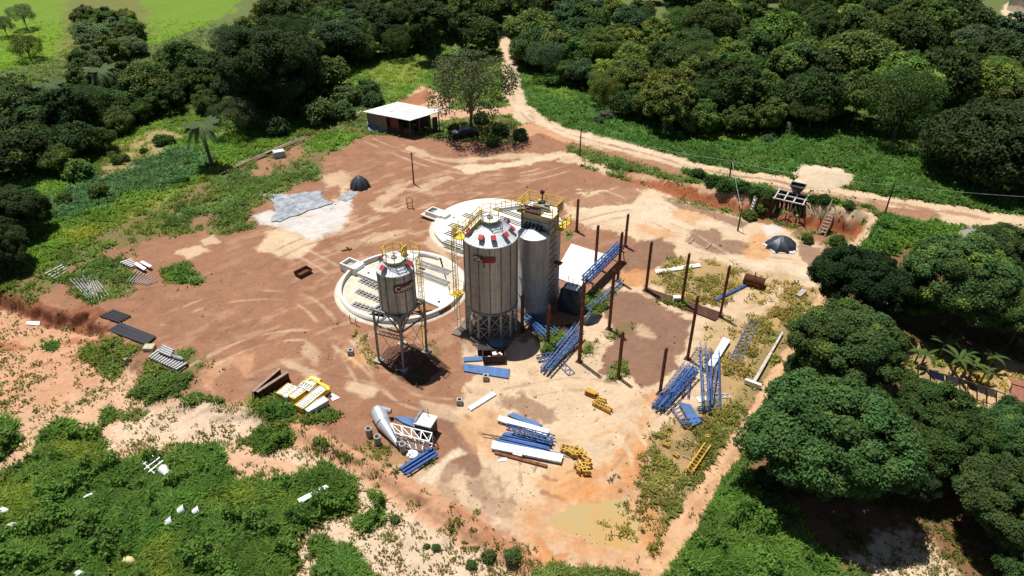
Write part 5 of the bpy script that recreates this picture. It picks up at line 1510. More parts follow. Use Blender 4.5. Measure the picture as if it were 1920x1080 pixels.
# ------------------------------------------------------------------ flat white panels
def panel(quad, label, h=.10, z=.03, m=None, name="roof_panel", cat="panel", ribs=5, group=None):
    q = [at(a, b, z) for a, b in quad]; o = thing(name, label, cat, sum(q, Vector()) / 4, group)
    g = MB(); g.poly(q, h); sh = mk("sheet", g, m or WSHEET, o); g = MB()
    for k in range(1, ribs): g.beam(q[0].lerp(q[3], k / ribs) + ZU * (h + .02), q[1].lerp(q[2], k / ribs) + ZU * (h + .02), .05, .04)
    if ribs > 1: mk("rib", g, m or WSHEET, o)
    return o
panel([(877, 765), (883, 771), (931, 741), (924, 736)], "white ribbed panel lying alone between the concrete block and the cyclone", .12)
panel([(936, 781), (932, 790), (1025, 819), (1031, 808)], "white panel stack at the upper edge of the blue steel pile", .16, z=.2, ribs=3)
panel([(924, 829), (921, 843), (1052, 869), (1056, 855)], "long white panel along the lower edge of the blue steel pile", .18, z=.2, ribs=2)
panel([(934, 860), (933, 866), (950, 864), (951, 858)], "small pale sheet dropped below the long white panel", .03, ribs=1)
panel([(962, 848), (961, 853), (978, 857), (980, 851)], "short white offcut on the rusty bar below the long white panel", .12, z=.2, ribs=1)
panel([(1228, 508), (1230, 514), (1314, 501), (1311, 495)], "long white panel lying in the dry grass behind the rusty columns", .14, ribs=2)
panel([(1356, 634), (1369, 640), (1338, 690), (1325, 686)], "white panel slanting under the dark blue lattice beams", .15, z=.25, ribs=4)
panel([(1304, 746), (1311, 755), (1324, 752), (1322, 743)], "small white sheet beside the foot of the thick bright blue beam", .08, ribs=3)
panel([(558, 938), (563, 946), (617, 916), (612, 911)], "ribbed white panel lying in the tall grass below the orange berm", .15, z=.45, ribs=4)
panel([(615, 742), (624, 752), (638, 746), (622, 737)], "torn white sheet on the dirt beside the yellow conveyor parts", .04, ribs=1)
panel([(50, 603), (48, 609), (74, 611), (76, 603)], "square pale board lying on the red slope", .06, m=WSHADE, ribs=1)
panel([(632, 372), (648, 378), (672, 364), (656, 357)], "pale ground sheet with black print beside the sheeted mound", .03, m=TARPG, ribs=1, name="ground_sheet", cat="sheet")

# ------------------------------------------------------------------ loose steel in the yard
def bar(ax, ay, bx, by, m, label, wd=.14, hh=.12, z=.03, z2=None, name="steel_bar", cat="steel bar", group=None, rnd=False):
    p = at(ax, ay, z + hh / 2); q = at(bx, by, (z if z2 is None else z2) + hh / 2); g = MB()
    if rnd: g.tube(p, q, wd / 2, n=10)
    else:
        g.beam(p, q, wd, hh * .25); d = (q - p).normalized(); s = d.cross(ZU).normalized()
        g.beam(p + s * (wd / 2 - .012) - ZU * hh * .30, q + s * (wd / 2 - .012) - ZU * hh * .30, .02, hh * .55); g.beam(p - s * (wd / 2 - .012) - ZU * hh * .30, q - s * (wd / 2 - .012) - ZU * hh * .30, .02, hh * .55)
    return single(name, g, m, label, cat, (p + q) / 2, group)

for k in range(5):
    bar(869 + .3 * k, 683.5 + 2.6 * k, 956 - .5 * k, 694 + 3.4 * k, BLUE, "blue steel channel in the flat stack just below the dark cart", .26, .2, .03, group="blue channels below the cart")
for k in range(3):
    bar(870, 671 + 2.6 * k, 904, 669 + 2.6 * k, BLUE, "short blue steel channel tucked behind the dark cart", .22, .2, .03, group="blue channels behind the cart")
for k in range(6):
    bar(748 + 2.3 * k + (k % 3), 879 + 2.2 * k - 2 * (k % 2), 811 + 2.2 * k - (k % 2) * 2, 838 + 2.6 * k, BLUED, "deep blue steel beam in the stack beside the white round lid", .15, .24, .05 + .16 * (k % 2), group="deep blue beams by the round lid")
bar(760, 873, 774, 892, RUSTD, "dark rusty bar sticking out from under the deep blue beams", .1, .1, .02)
for k in range(4):
    bar(741 + 4 * k, 782 + 2.5 * k, 795 - k, 787 + 6 * k, BLUE, "blue steel beam in the stack behind the white lattice frame", .22, .2, .05, group="blue beams behind the lattice frame")
for k in range(6):
    bar(946 - 3 * k, 811 + 3.0 * k, 1036 - 2 * k, 829 + 4.2 * k, [BLUE, BLUED][k % 2], "blue steel beam in the long pile between two white panels", .24, .22, .05 + .12 * (k % 2), group="blue beams between the white panels")
for k in range(3):
    bar(953 + 4 * k, 777 - k, 1008 + 4 * k, 800 - k, BLUE, "blue steel strip showing behind the upper white panel stack", .22, .2, .05, group="blue strips behind the upper panels")
truss(at(950, 803, .25), at(1040, 826, .25), .4, .35, BLUED, "dark blue lattice beam on the long pile between the white panels", **BL)
truss(at(960, 812, .3), at(1036, 832, .3), .35, .35, BLUE, "bright blue lattice beam on the long pile between the white panels", **BL)
for k in range(3):
    bar(922 + 6 * k, 818 + 2 * k, 1075 + 3 * k, 856 + 2.2 * k, GALVD, "thin grey bar running the whole length of the blue steel pile", .1, .1, .02, group="thin bars under the pile")
bar(904, 813, 950, 821, RUSTD, "thin rusty rod poking out at the far end of the blue steel pile", .08, .08, .3)
bar(928, 848, 1026, 874, RUST, "rusty beam lying below the long white panel", .26, .2, .05)
for ax, ay, bx, by in ((939, 850, 934, 859), (980, 856, 973, 869), (1011, 861, 1000, 882)):
    bar(ax, ay, bx, by, RUSTD, "thin rod lying across the rusty beam below the long white panel", .05, .05, .2, group="thin rods on the rusty beam")
# yellow lattice scraps
YG = "yellow lattice scraps at the pile's end"
for ax, ay, bx, by, w_ in ((1052, 843, 1082, 850, .5), (1070, 856, 1088, 843, .5), (1060, 848, 1085, 858, .3)):
    truss(at(ax, ay, .1), at(bx, by, .15), w_, .35, YELM, "ochre yellow lattice piece heaped at the end of the blue steel pile", "lattice_piece", "lattice piece", YG, ch=.1, lc=.08, n=4)
for ax, ay, bx, by in ((1088, 860, 1096, 852), (1093, 862, 1106, 871), (1079, 874, 1089, 882), (1090, 878, 1104, 880), (1092, 888, 1107, 888), (1099, 876, 1107, 872), (1084, 884, 1090, 889)):
    truss(at(ax, ay, .05), at(bx, by, .05), .35, .4, YELM, "small ochre yellow frame in the scatter near the pond", "lattice_piece", "lattice piece", "ochre frames scattered near the pond", ch=.12, lc=.1, n=2)
for k in range(5):
    truss(at(1097 + 3.8 * k, 740 + 1.4 * k, .05), at(1105 + 4.2 * k, 734 + 2.2 * k, .05), .12, .38, YELM, "ochre yellow bracket standing in the neat row on the pale sand", "bracket", "bracket", "ochre brackets in a row", ch=.1, lc=.08, n=2)
truss(at(1119, 752, .05), at(1136, 757, .05), .35, .3, YELM, "short ochre yellow lattice beside the row of brackets", "lattice_piece", "lattice piece", ch=.1, lc=.08, n=4)
truss(at(1112, 757, .05), at(1146, 774, .05), .35, .3, YELM, "longer ochre yellow lattice lying below the row of brackets", "lattice_piece", "lattice piece", ch=.1, lc=.08, n=8)
truss(at(1292, 888, .05), at(1326, 839, .05), .5, .35, YELM, "long yellow lattice beam lying in the dry grass by the berm", "lattice_beam", "lattice beam", ch=.10, lc=.06, n=9)
bar(1280, 820, 1320, 838, WOOD, "thin pale yellow pole touching the long yellow lattice beam's top end", .09, .1, .1)
bar(1280, 854, 1303, 864, WOOD, "shorter pale yellow pole against the long yellow lattice beam", .07, .08, .1)
for ax, ay, bx, by, lb in ((1243, 834, 1255, 839, "small yellow frame lying by the grey weed patch"), (1263, 853, 1272, 859, "smallest yellow frame lying between weed patch and yellow beam"), (1322, 820, 1331, 822, "yellow offcut lying near the berm above the yellow beam")):
    truss(at(ax, ay, .02), at(bx, by, .02), .22, .18, YELM, lb, "lattice_piece", "lattice piece", ch=.1, lc=.08, n=2)
# dark beams behind the columns
for k in range(6):
    bar(1213 + 4 * k, 541 + 3.2 * k, 1352 - 2 * k, 587 + 2.6 * k, RUSTD, "long dark rusty beam in the stack running between the column feet", .25, .2, .03, group="dark beams between the columns")
bar(1342, 562, 1398, 534, BLUED, "faded blue channel lying by the rusty box", .3, .2, .1)
for ax, ay, bx, by in ((1292, 456, 1301, 446), (1324, 466, 1333, 456)):
    bar(ax, ay, bx, by, WOOD, "pale timber batten at the edge of a shallow pit in the yard", .2, .12, .05, name="timber", cat="timber", group="battens by the shallow pit")
g = MB(); p = at(1262, 567); g.box(p + ZU * .35, (.06, .5, .7)); g.box(p + Vector((.7, .1, .35)), (.06, .5, .7)); g.box(p + Vector((.35, .05, .68)), (.75, .5, .06)); g.box(p + Vector((.35, .05, .3)), (.75, .06, .06))
single("metal_stand", g, WHT, "small white frame standing in the grass by the dark beam stack", "frame", p)

# rusty box and trough
def rusty_box(px0, px1, label, r, half):
    p = at(*px0, r * .9); q = at(*px1, r * .9); d = (q - p).normalized(); s = d.cross(ZU); o = thing("rusty_tank", label, "tank", ((p + q) / 2).xy.to_3d())
    g = MB(); n = 12; vs = []
    lo, hi = (math.pi, 2 * math.pi) if half else (0, 2 * math.pi)
    for e in (p, q):
        for rr in ((r, r * .93) if half else (r,)):
            for i in range(n + 1): a = lo + (hi - lo) * i / n; vs.append(e + s * (math.cos(a) * rr) + ZU * (math.sin(a) * rr))
    m = n + 1
    if half:
        for i in range(n): g.f += [(i, i + 1, 2 * m + i + 1, 2 * m + i), (m + i, 3 * m + i, 3 * m + i + 1, m + i + 1)]; g.sm += [True, True]
        g.v = [tuple(v) for v in vs]; mk("trough", g, RUST, o)
        g = MB()
        for e in (p, q):
            ring = [e + s * (math.cos(lo + (hi - lo) * i / n) * r) + ZU * (math.sin(lo + (hi - lo) * i / n) * r) for i in range(n + 1)]; g.add(ring, [tuple(range(n + 1))])
        for sg in (-1, 1): g.beam(p + s * sg * r, q + s * sg * r, .1, .06)
        mk("rim", g, RUSTD, o)
    else:
        g.add(vs, [(i, i + 1, m + i + 1, m + i) for i in range(n)] + [tuple(range(n)), tuple(range(m, m + n))], True); mk("shell", g, RUST, o)
        g = MB()
        for t in (.08, .5, .92):
            e = p.lerp(q, t)
            for i in range(12): a0, a1 = 6.2832 * i / 12, 6.2832 * (i + 1) / 12; g.beam(e + s * (math.cos(a0) * r * 1.02) + ZU * (math.sin(a0) * r * 1.02), e + s * (math.cos(a1) * r * 1.02) + ZU * (math.sin(a1) * r * 1.02), .06, .05)
        g.beam(p.lerp(q, .5) + ZU * r, p.lerp(q, .5) + ZU * (r + .5), .1); g.beam(q + ZU * r * .5, q + d * .3 + ZU * (r + .5), .08); mk("band", g, RUSTD, o)
rusty_box((1396, 522), (1432, 532), "rusty drum tank lying on its side behind the last rusty column", .62, False)
rusty_box((556, 513), (580, 501), "open rusty trough lying alone on the brown yard", .55, True)

# concrete pole
def pole_lying():
    p = at(1413, 718, .3); q = at(1467, 624, .25); o = thing("concrete_post", "long pale concrete post with a square foot lying along the berm", "concrete post", (p + q) / 2)
    g = MB(); m = p.lerp(q, .55); g.beam(p, m, .28, .26); g.beam(m, q, .2, .2); mk("shaft", g, mat("weathered concrete", (.50, .46, .40), .9, 0, .35, 2), o)
    d = (q - p).normalized(); g = MB(); g.box(p - d * .15 + ZU * .02, (.3, 1.5, .45), (d, d.cross(ZU), ZU)); mk("foot", g, CONC, o)
pole_lying()
g = MB(); p = at(1496, 556, .15); q = at(1508, 545, .2); g.beam(p, q, .55, .3); single("concrete_block", g, CONCG, "grey mossy concrete slab on end in the grass near the round dark mango", "concrete block", (p + q) / 2)

# cart with rubble
def cart():
    c = at(926, 676); u = Vector((.985, -.03, 0)).normalized(); u = (at(948, 674) - at(904, 676)).normalized(); u.z = 0; v = Vector((-u.y, u.x, 0)); o = thing("rubble_cart", "dark open skip cart holding white rubble in front of the largest silo", "cart", c)
    g = MB(); L, W = 2.1, 1.0
    g.box(c + ZU * .3, (L, W, .08), (u, v, ZU))
    for s in (-1, 1): g.box(c + v * (s * W / 2) + ZU * .62, (L, .06, .62), (u, v, ZU)); g.box(c + u * (s * L / 2) + ZU * .62, (.06, W, .62), (u, v, ZU))
    mk("tub", g, RUSTD, o); g = MB(); rng = random.Random(2)
    for k in range(9): g.box(c + u * rng.uniform(-.5, .8) + v * rng.uniform(-.3, .3) + ZU * rng.uniform(.5, .8), (rng.uniform(.15, .35),) * 3, None)
    mk("rubble", g, CONC, o)
    for s in (-1, 1):
        for t in (-1, 1): g = MB(); g.tube(c + u * (t * .7) + v * (s * .52) + ZU * .25, c + u * (t * .7) + v * (s * .42) + ZU * .25, .25, n=14); mk("wheel", g, BLK, o)
    c2 = at(913, 662); g = MB(); g.box(c2 + ZU * .55, (1.8, .9, .5), (u, v, ZU)); g.beam(c2 - u * .9 + ZU * .9, c2 - u * 1.4 + ZU * 1.1, .06); o2 = thing("dark_trailer", "dark flat trailer in the silo's shadow, behind the rubble cart", "trailer", c2); mk("bed", g, BLK, o2)
    for s in (-1, 1): g = MB(); g.tube(c2 + u * (s * .6) - v * .5 + ZU * .3, c2 + u * (s * .6) - v * .4 + ZU * .3, .3, n=14); mk("wheel", g, BLK, o2)
    c3 = at(932, 656); o3 = thing("water_tank", "dull blue round topped plastic tank in the silo's shadow", "tank", c3); g = MB(); g.lathe(c3, [(.62, 0), (.68, .5), (.66, .9)], 24, True); bm = mat("dull blue plastic", (.07, .12, .17), .5, 0, .3, 2); mk("barrel", g, bm, o3); g = MB(); g.lathe(c3, [(.72, .88), (.7, .97), (.45, 1.15), (.01, 1.2)], 24, True); mk("lid", g, bm, o3)
cart()

# little concrete blocks with a core hole
for px, py, lb in ((658, 664, "hollow concrete block standing alone on the brown track beside the small silo"), (862, 757, "hollow concrete block beside the lone white ribbed panel"), (911, 712, "hollow concrete block on the grass tuft below the blue channels")):
    p = at(px, py); g = MB(); h = .55
    for s in (-1, 1): g.box(p + Vector((s * .2, 0, h / 2)), (.12, .52, h)); g.box(p + Vector((0, s * .2, h / 2)), (.28, .12, h))
    o = thing("concrete_block", lb, "concrete block", p); mk("shell", g, CONCG, o); g = MB(); g.box(p + ZU * .2, (.27, .27, .3)); mk("core", g, DARK, o)
# concrete rings
for px, py, lb in ((693, 817, "upright concrete pipe ring, the one closest to the yellow conveyor parts"), (709, 832, "upright concrete pipe ring, the middle one beside the cyclone's shadow"), (756, 846, "upright concrete pipe ring touching the tip of the silver cyclone"), (750, 838, "upright concrete pipe ring almost hidden behind the cyclone's tip")):
    p = at(px, py); o = thing("concrete_ring", lb, "concrete pipe"
, p); g = MB(); g.lathe(p, [(.28, 0), (.28, .78), (.31, .79), (.31, .88), (.22, .88), (.22, .05)], 28, True); mk("pipe", g, CONCG, o)
    g = MB(); g.lathe(p, [(.218, .2), (.01, .2)], 20, False); mk("inside", g, DARK, o)
p = at(773, 852); o = thing("white_disc", "round white lid lying flat beside the deep blue beams", "lid", p); g = MB(); g.lathe(p, [(.5, .02), (.5, .08), (.45, .12), (.01, .17)], 40, True); mk("disc", g, WSHEET, o); g = MB(); g.tube(p + ZU * .16, p + ZU * .24, .07, n=12); mk("knob", g, WSHEET, o)

# silver cyclone
def cyclone():
    a = at(709, 772, .68); b = at(719, 794, .62); t = at(747, 836, .3); d = (b - a).normalized(); o = thing("cyclone", "big silver dust cyclone lying on the dirt beside the white lattice tower", "cyclone", at(728, 815))
    g = MB(); s0 = a + d * .05; g.tube(s0, b, .70, .62, 36, False); sh = mk("barrel", g, SILV, o)
    g = MB(); g.tube(s0 - d * .45, s0, .42, .70, 36, True); mk("head", g, SILV, o)
    g = MB(); g.tube(b, t, .62, .15, 36, False); mk("cone", g, SILV, o); g = MB(); g.tube(t, t + d * .3, .16, .16, 16); mk("outlet", g, BLK, o)
    g = MB(); side = d.cross(ZU).normalized(); side = side if side.x > 0 else -side; p = s0 + d * .1 + ZU * .22
    g.tube(p + side * .2, p + side * 1.0 - ZU * .1 + d * .35, .42, .25, 20); mk("inlet", g, SILV, o); g = MB(); q = p + side * 1.0 - ZU * .1 + d * .35; g.tube(q, q + side * .07 + d * .03, .2, .2, 18); mk("inlet_mouth", g, BLK, o)
    g = MB()
    for c_, r_ in ((s0, .71), (b, .63)):
        u = side; v = d.cross(u)
        for i in range(28): a0, a1 = 6.2832 * i / 28, 6.2832 * (i + 1) / 28; g.beam(c_ + (u * math.cos(a0) + v * math.sin(a0)) * r_, c_ + (u * math.cos(a1) + v * math.sin(a1)) * r_, .035, .03, d)
    mk("flange", g, SILV, o)
    g = MB(); 
    for k in range(2): e = b.lerp(t, .3 + .4 * k); g.box(Vector((e.x, e.y, .12)), (.3, .6, .24), (d, side, ZU))
    mk("timber_prop", g, WOODD, o)
cyclone()
def white_frame():
    A, B, C_, D = at(735, 790, 1.5), at(808, 808, 1.5), at(812, 826, 1.2), at(741, 808, 1.2)
    o = thing("lattice_tower", "white tubular lattice tower lying on its side between cyclone and deep blue beams", "lattice frame", at(775, 825))
    top = [at(732, 794, 1.3), at(810, 812, 1.3)]; mid = [at(741, 812, 1.3), at(804, 828, 1.25)]; low = [at(760, 838, .08), at(801, 849, .08)]; back = [at(745, 815, .08), at(812, 833, .08)]
    for e in (top, mid, low, back): g = MB(); g.beam(e[0], e[1], .085); mk("chord", g, WHT, o)
    g = MB(); n = 4
    for k in range(n):
        t0, t1 = k / n, (k + 1) / n; L = lambda e, t: e[0].lerp(e[1], t)
        g.beam(L(top, t0), L(mid, t0), .07); g.beam(L(mid, t0), L(low, t1), .07); g.beam(L(mid, t1), L(low, t0), .07) if k > 1 else None; g.beam(L(top, t1), L(back, t0), .07); g.beam(L(low, t0), L(back, t0), .07); g.beam(L(top, t0), L(mid, t1), .06)
    for e1, e2 in ((top, mid), (mid, low), (low, back), (back, top)): g.beam(e1[1], e2[1], .08)
    mk("lacing", g, WHT, o); g = MB(); g.beam(low[1], low[1] + Vector((.9, .6, .1)), .08); g.beam(low[1] + Vector((.9, .6, .1)), top[1], .07); mk("rusty_strut", g, RUST, o)
    c = at(800, 812); u = (at(815, 816) - at(785, 808)).normalized(); u.z = 0; u.normalize(); v = Vector((-u.y, u.x, 0)); o = thing("fan_housing", "grey fan housing with a white ribbed lid at the end of the white lattice frame", "fan housing", c)
    g = MB(); g.box(c + ZU * .75, (1.5, 1.2, 1.4), (u, v, ZU)); mk("casing", g, BLK, o); g = MB(); g.box(c + ZU * 1.5, (1.6, 1.45, .1), (u, v, ZU)); ld = mk("lid", g, WSHEET, o); g = MB()
    for k in range(7): g.beam(c + u * (-.7 + .23 * k) - v * .7 + ZU * 1.57, c + u * (-.7 + .23 * k) + v * .7 + ZU * 1.57, .07, .06)
    mk("rib", g, WSHEET, o, ld); g = MB(); g.tube(c + u * -.75 - v * .6 + ZU * 1.5, c + u * -.75 + v * .9 + ZU * 1.55, .18, n=12); mk("motor", g, GALVD, o); g = MB(); g.beam(c + v * .5 + ZU * 1.5, c + v * .55 + ZU * 2.3, .05); mk("pipe", g, BLK, o)
white_frame()

# yellow conveyor parts and brown beams
def trough_box(p0, p1, w_, h_, label, m, inner, pockets, name="conveyor_trough"):
    p = at(*p0, h_ / 2 + .1); q = at(*p1, h_ / 2 + .1); d = (q - p).normalized(); s = d.cross(ZU).normalized(); u = s.cross(d); L = (q - p).length; c = (p + q) / 2; o = thing(name, label, "conveyor part", c)
    g = MB(); 
    for e in (-1, 1): g.box(c + s * (e * w_ / 2), (L, .06, h_), (d, s, u)); g.box(c + d * (e * L / 2), (.06, w_ - .06, h_), (d, s, u))
    mk("side_wall", g, m, o); g = MB(); g.box(c + u * (h_ * .12), (L - .06, w_ - .06, h_ * .5), (d, s, u)); mk("cover", g, inner, o)
    g = MB()
    for k in range(pockets): e = p.lerp(q, (k + .5) / pockets); g.box(e + u * (h_ * .46) , (L / pockets * .45, w_ * .6, h_ * .22), (d, s, u)); 
    if pockets: mk("bucket", g, GALVR, o)
trough_box((524, 742), (546, 724), .75, .45, "yellow sided bucket trough next to the dark brown beams", YEL, WSHEET, 5)
trough_box((533, 746), (556, 728), .6, .4, "white covered trough with a yellow edge, second from the brown beams", WSHEET, WSHEET, 6)
trough_box((546, 749), (573, 730), .8, .55, "yellow sided bucket trough in the middle of the conveyor parts", YEL, WSHEET, 6)
trough_box((566, 722), (588, 732), 1.0, .6, "grey ribbed roller cover between the yellow troughs", GALV, GALVR, 5)
trough_box((576, 714), (596, 722), 1.1, .7, "white square cover on the yellow frame behind the conveyor troughs", YEL, WSHEET, 0)
trough_box((561, 767), (612, 726), .95, .6, "longest yellow conveyor trough with a white perforated bed", YEL, WSHEET, 14)
trough_box((574, 772), (612, 750), .75, .5, "white trough half under weeds beside the longest yellow conveyor trough", WSHADE, WSHEET, 0)
g = MB(); ps = [at(a, b, .7) for a, b in ((578, 713), (585, 711), (600, 720), (612, 726), (617, 733))]
for k in range(4): g.beam(ps[k], ps[k + 1], .28, .3)
single("yellow_hood", g, YEL, "bent yellow hood piece at the upper end of the longest conveyor trough", "conveyor part", ps[2])
for (a, b), lb in ((((478, 748), (528, 704)), "tall dark brown beam, outer of the two beside the conveyor parts"), (((485, 749), (543, 711)), "tall dark brown beam, inner of the two beside the conveyor parts")):
    p = at(*a, .05); q = at(*b, .05); d = (q - p).normalized(); s = d.cross(ZU); o = thing("steel_beam", lb, "steel beam", (p + q) / 2)
    g = MB(); g.beam(p + ZU * .45, q + ZU * .45, .05, .85); mk("web", g, RUSTD, o); g = MB(); g.beam(p + ZU * .9, q + ZU * .9, .3, .05); mk("flange", g, mat("pale rust", (.30, .2, .15), .8, 0, .3, 3), o); g = MB(); g.beam(p, q, .3, .05); mk("flange", g, RUSTD, o)
    if 'outer' in lb: g = MB(); e = p - d * .1; g.beam(e + Vector((0, 0, .9)), e + Vector((.15, -.8, 0)), .08); mk("prop", g, RUSTD, o)

# galvanised duct stacks, dark beams, grass covered bars
for k in range(12):
    a = at(279 + 4.6 * k, 671 + 2.05 * k, .38); b = at(299 + 4.7 * k, 655 + 2.3 * k, .38); g = MB(); g.tube(a, b, .125, n=12)
    single("duct_pipe", g, GALV, "galvanised duct pipe in the big slanting stack on the weeds", "pipe", (a + b) / 2, "duct pipes of the big stack")
for k in range(4):
    a = at(297 + 2.6 * k, 656 - 3.4 * k + 2, .70); b = at(321 + 1.6 * k, 667 - 3.6 * k + 1, .70); g = MB(); g.tube(a, b, .12, n=12)
    single("duct_pipe", g, GALV, "galvanised duct pipe laid crosswise on top of the big stack", "pipe", (a + b) / 2, "crosswise duct pipes")
for k in range(2):
    a = at(323 + 3 * k, 667 + 3 * k, .65); b = at(341 + 3 * k, 671 + 3 * k, .65); g = MB(); g.tube(a, b, .16, n=12); single("duct_pipe", g, GALVD, "dull duct pipe laid across the low corner of the big stack", "pipe", (a + b) / 2, "dull crosswise duct pipes")
g = MB(); a, b, c_, d_ = at(281, 680, .12), at(338, 700, .12), at(352, 685, .12), at(303, 664, .12)
g.beam(a, b, .25, .22); g.beam(d_, c_, .25, .22); single("timber_bearer", g, WOODD, "dark timber bearers under the big stack of duct pipes", "timber", a)
for k in range(6):
    bar(204 + 4.2 * k, 618 - 2.4 * k, 276 + 3 * k, 645 - 2.6 * k, BLK, "black steel beam in the long dark stack above the duct pipes", .25, .25, .1, group="black beams of the long stack")
for k in range(5):
    bar(188 + 5.5 * k, 591 - 2.5 * k, 224 + 5 * k, 603 - 2.6 * k, BLK, "short black steel beam by the crumbling red bank", .22, .22, .1, group="short black beams by the red bank")
for k in range(4):
    a = at(84 + 6.0 * k, 514 + 3 * k, .2); b = at(117 + 3.5 * k, 497 + 3.4 * k, .2); g = MB(); g.tube(a, b, .11, n=10); single("duct_pipe", g, GALV, "grey pipe of the small stack at the grassy corner of the yard", "pipe", (a + b) / 2, "pipes at the grassy corner")
for k in range(6):
    bar(163 + 2 * k, 517 - 4.5 * k + 4 * k, 172 + 6.5 * k, 566 - 2.4 * k, CONCG, "pale bar with a white tip sunk in the grass at the yard's corner", .09, .1, .12, group="pale bars in the grass")
for k in range(5):
    bar(131 + 6 * k, 523 - 1.6 * k, 166 + 3 * k, 560 - 2 * k, GALVD, "dull bar nearly covered by grass beside the pale tipped bars", .12, .12, .15, group="dull bars in the grass")
for k in range(9):
    bar(238 + 4.5 * k, 528 - 1.6 * k + 2.2 * k, 256 + 5 * k, 505 + 2.5 * k, CONCG, "weathered bar in the neat row under the silver sheets", .09, .14, .15, group="weathered bars under the sheets")
for k in range(5):
    a = at(226 + 4.5 * k, 493 + 2 * k, .3); b = at(247 + 2.5 * k, 486 + 2.5 * k, .3); g = MB(); g.tube(a, b, .13, n=10); single("duct_pipe", g, GALV, "grey blue pipe bundled beside the silver sheets", "pipe", (a + b) / 2, "grey blue pipes by the sheets")
for k, (a, b, c_, d_) in enumerate((((252, 497), (270, 508), (275, 504), (257, 493)), ((262, 493), (281, 503), (286, 500), (268, 490)))):
    panel([a, b, c_, d_], ["crumpled silver sheet on the weathered bars, lower of two", "crumpled silver sheet on the weathered bars, upper of two"][k], .12, z=.35, m=GALVR, ribs=3, name="metal_sheet", cat="sheet")
p = at(281, 655); g = MB(); g.box(p + ZU * .2, (1.0, .8, .4)); single("wooden_crate", g, mat("pale crate", (.45, .42, .28), .8), "pale greenish crate between the black beams and the duct pipes", "crate", p)
p = at(233, 678); g = MB(); g.beam(p + ZU * .2, p + Vector((.8, .55, .25)), .5, .3); single("concrete_block", g, CONCG, "pale concrete lump on the weeds below the black beams", "concrete block", p)

# ------------------------------------------------------------------ timber, box, tarps
for k, (ax, ay, bx, by) in enumerate([(412, 326, 470, 297), (416, 325, 520, 278), (440, 312, 545, 266), (470, 298, 560, 262), (500, 285, 578, 256), (520, 280, 574, 260), (450, 310, 500, 290)]):
    bar(ax, ay, bx, by, WOOD, "weathered timber pole in the long line along the yard's grassy edge", .2, .2, .1 + .1 * (k % 2), name="timber_pole", cat="timber", group="timber line along the yard edge", rnd=True)
for k, (ax, ay, bx, by) in enumerate([(641, 229, 660, 206), (652, 230, 672, 210), (656, 228, 678, 207)]):
    bar(ax, ay, bx, by, WOOD, "timber plank lying in the grass just left of the white roofed shed".replace(" left of", " off the end of"), .25, .12, .1, z2=.6, name="timber_plank", cat="timber", group="planks off the end of the shed")
p = at(524, 294); g = MB(); u, v = Vector((.9, .43, 0)).normalized(), Vector((-.43, .9, 0)).normalized(); g.box(p + ZU * .45, (1.6, 1.1, .9), (u, v, ZU)); o = thing("blue_crate", "pale blue wrapped crate at the foot of the timber line", "crate", p); mk("crate", g, mat("pale blue plastic", (.33, .42, .48), .5, 0, .2, 2), o); g = MB(); g.box(p + ZU * .94, (1.5, 1.0, .08), (u, v, ZU)); mk("lid", g, WSHEET, o)
def tarp_mound(px, py, wpx, hpx, label, skirt=None, name="tarp_mound"):
    c = at(px, py); sc = (c.y * CT + CAMH * ST) / FPX; r = wpx / 2 * sc; h = rise(c, py - hpx)
    o = thing(name, label, "tarp mound", c); mb = MB(); n, m = 48, 10; vs = []; rng = random.Random(int(px))
    ph = [rng.uniform(0, 6) for _ in range(4)]
    for j in range(m + 1):
        t = j / m
        for i in range(n):
            a = 2 * math.pi * i / n; fold = 1 + .13 * (1 - t) * (math.sin(9 * a + ph[0]) + .6 * math.sin(17 * a + ph[1])) + .05 * math.sin(2 * a + ph[2])
            rr = r * (math.cos(t * math.pi / 2) ** .8 * .98 + .02) * fold
            vs.append(c + Vector((math.cos(a) * rr, math.sin(a) * rr * .9, h * (t ** .85) + rng.uniform(-.03, .03))))
    mb.add(vs, [(j * n + i, j * n + (i + 1) % n, (j + 1) * n + (i + 1) % n, (j + 1) * n + i) for j in range(m) for i in range(n)], True); mk("tarpaulin", mb, TARP, o)
    if skirt:
        g = MB(); ps = []
        for i in range(40):
            a = 2 * math.pi * i / 40; rr = r * (1.12 + .1 * math.sin(5 * a) + .08 * math.sin(11 * a + 1)); ps.append(c + Vector((math.cos(a) * rr, math.sin(a) * rr * .9, .03)))
        g.poly(ps, .05); mk("skirt", g, skirt, o)
tarp_mound(675, 351, 36, 22, "black sheeted round mound on the brown yard, roped down beside the grey plastic", None)
tarp_mound(1464, 462, 54, 19, "black tarpaulin tent shaped mound with white ragged edge below the cut bank", mat("white ragged sheet", (.6, .6, .62), .6, 0, .5, 3))

def wavy(name, quad, label, m, cat, z=.06, amp=.12, n=26, seed=1):
    q = [at(a, b) for a, b in quad]; mb = MB(); vs = []; c = sum(q, Vector()) / 4
    for j in range(n + 1):
        for i in range(n + 1):
            s, t = i / n, j / n; p = q[0].lerp(q[1], s).lerp(q[3].lerp(q[2], s), t); d = p - c
            e = float(fbm(np.array([p.x * .5]), np.array([p.y * .5]), 3, seed)[0]) - .5; p = p + d * (e * .5 * (abs(s - .5) * 2) ** 2) + d * (e * .5 * (abs(t - .5) * 2) ** 2)
            vs.append(Vector((p.x, p.y, hz(p.x, p.y) + z + amp * float(fbm(np.array([p.x * 1.1]), np.array([p.y * 1.1]), 4, seed + 5)[0]))))
    mb.add(vs, [(j * (n + 1) + i, j * (n + 1) + i + 1, (j + 1) * (n + 1) + i + 1, (j + 1) * (n + 1) + i) for j in range(n) for i in range(n)], True); single(name, mb, m, label, cat, c)
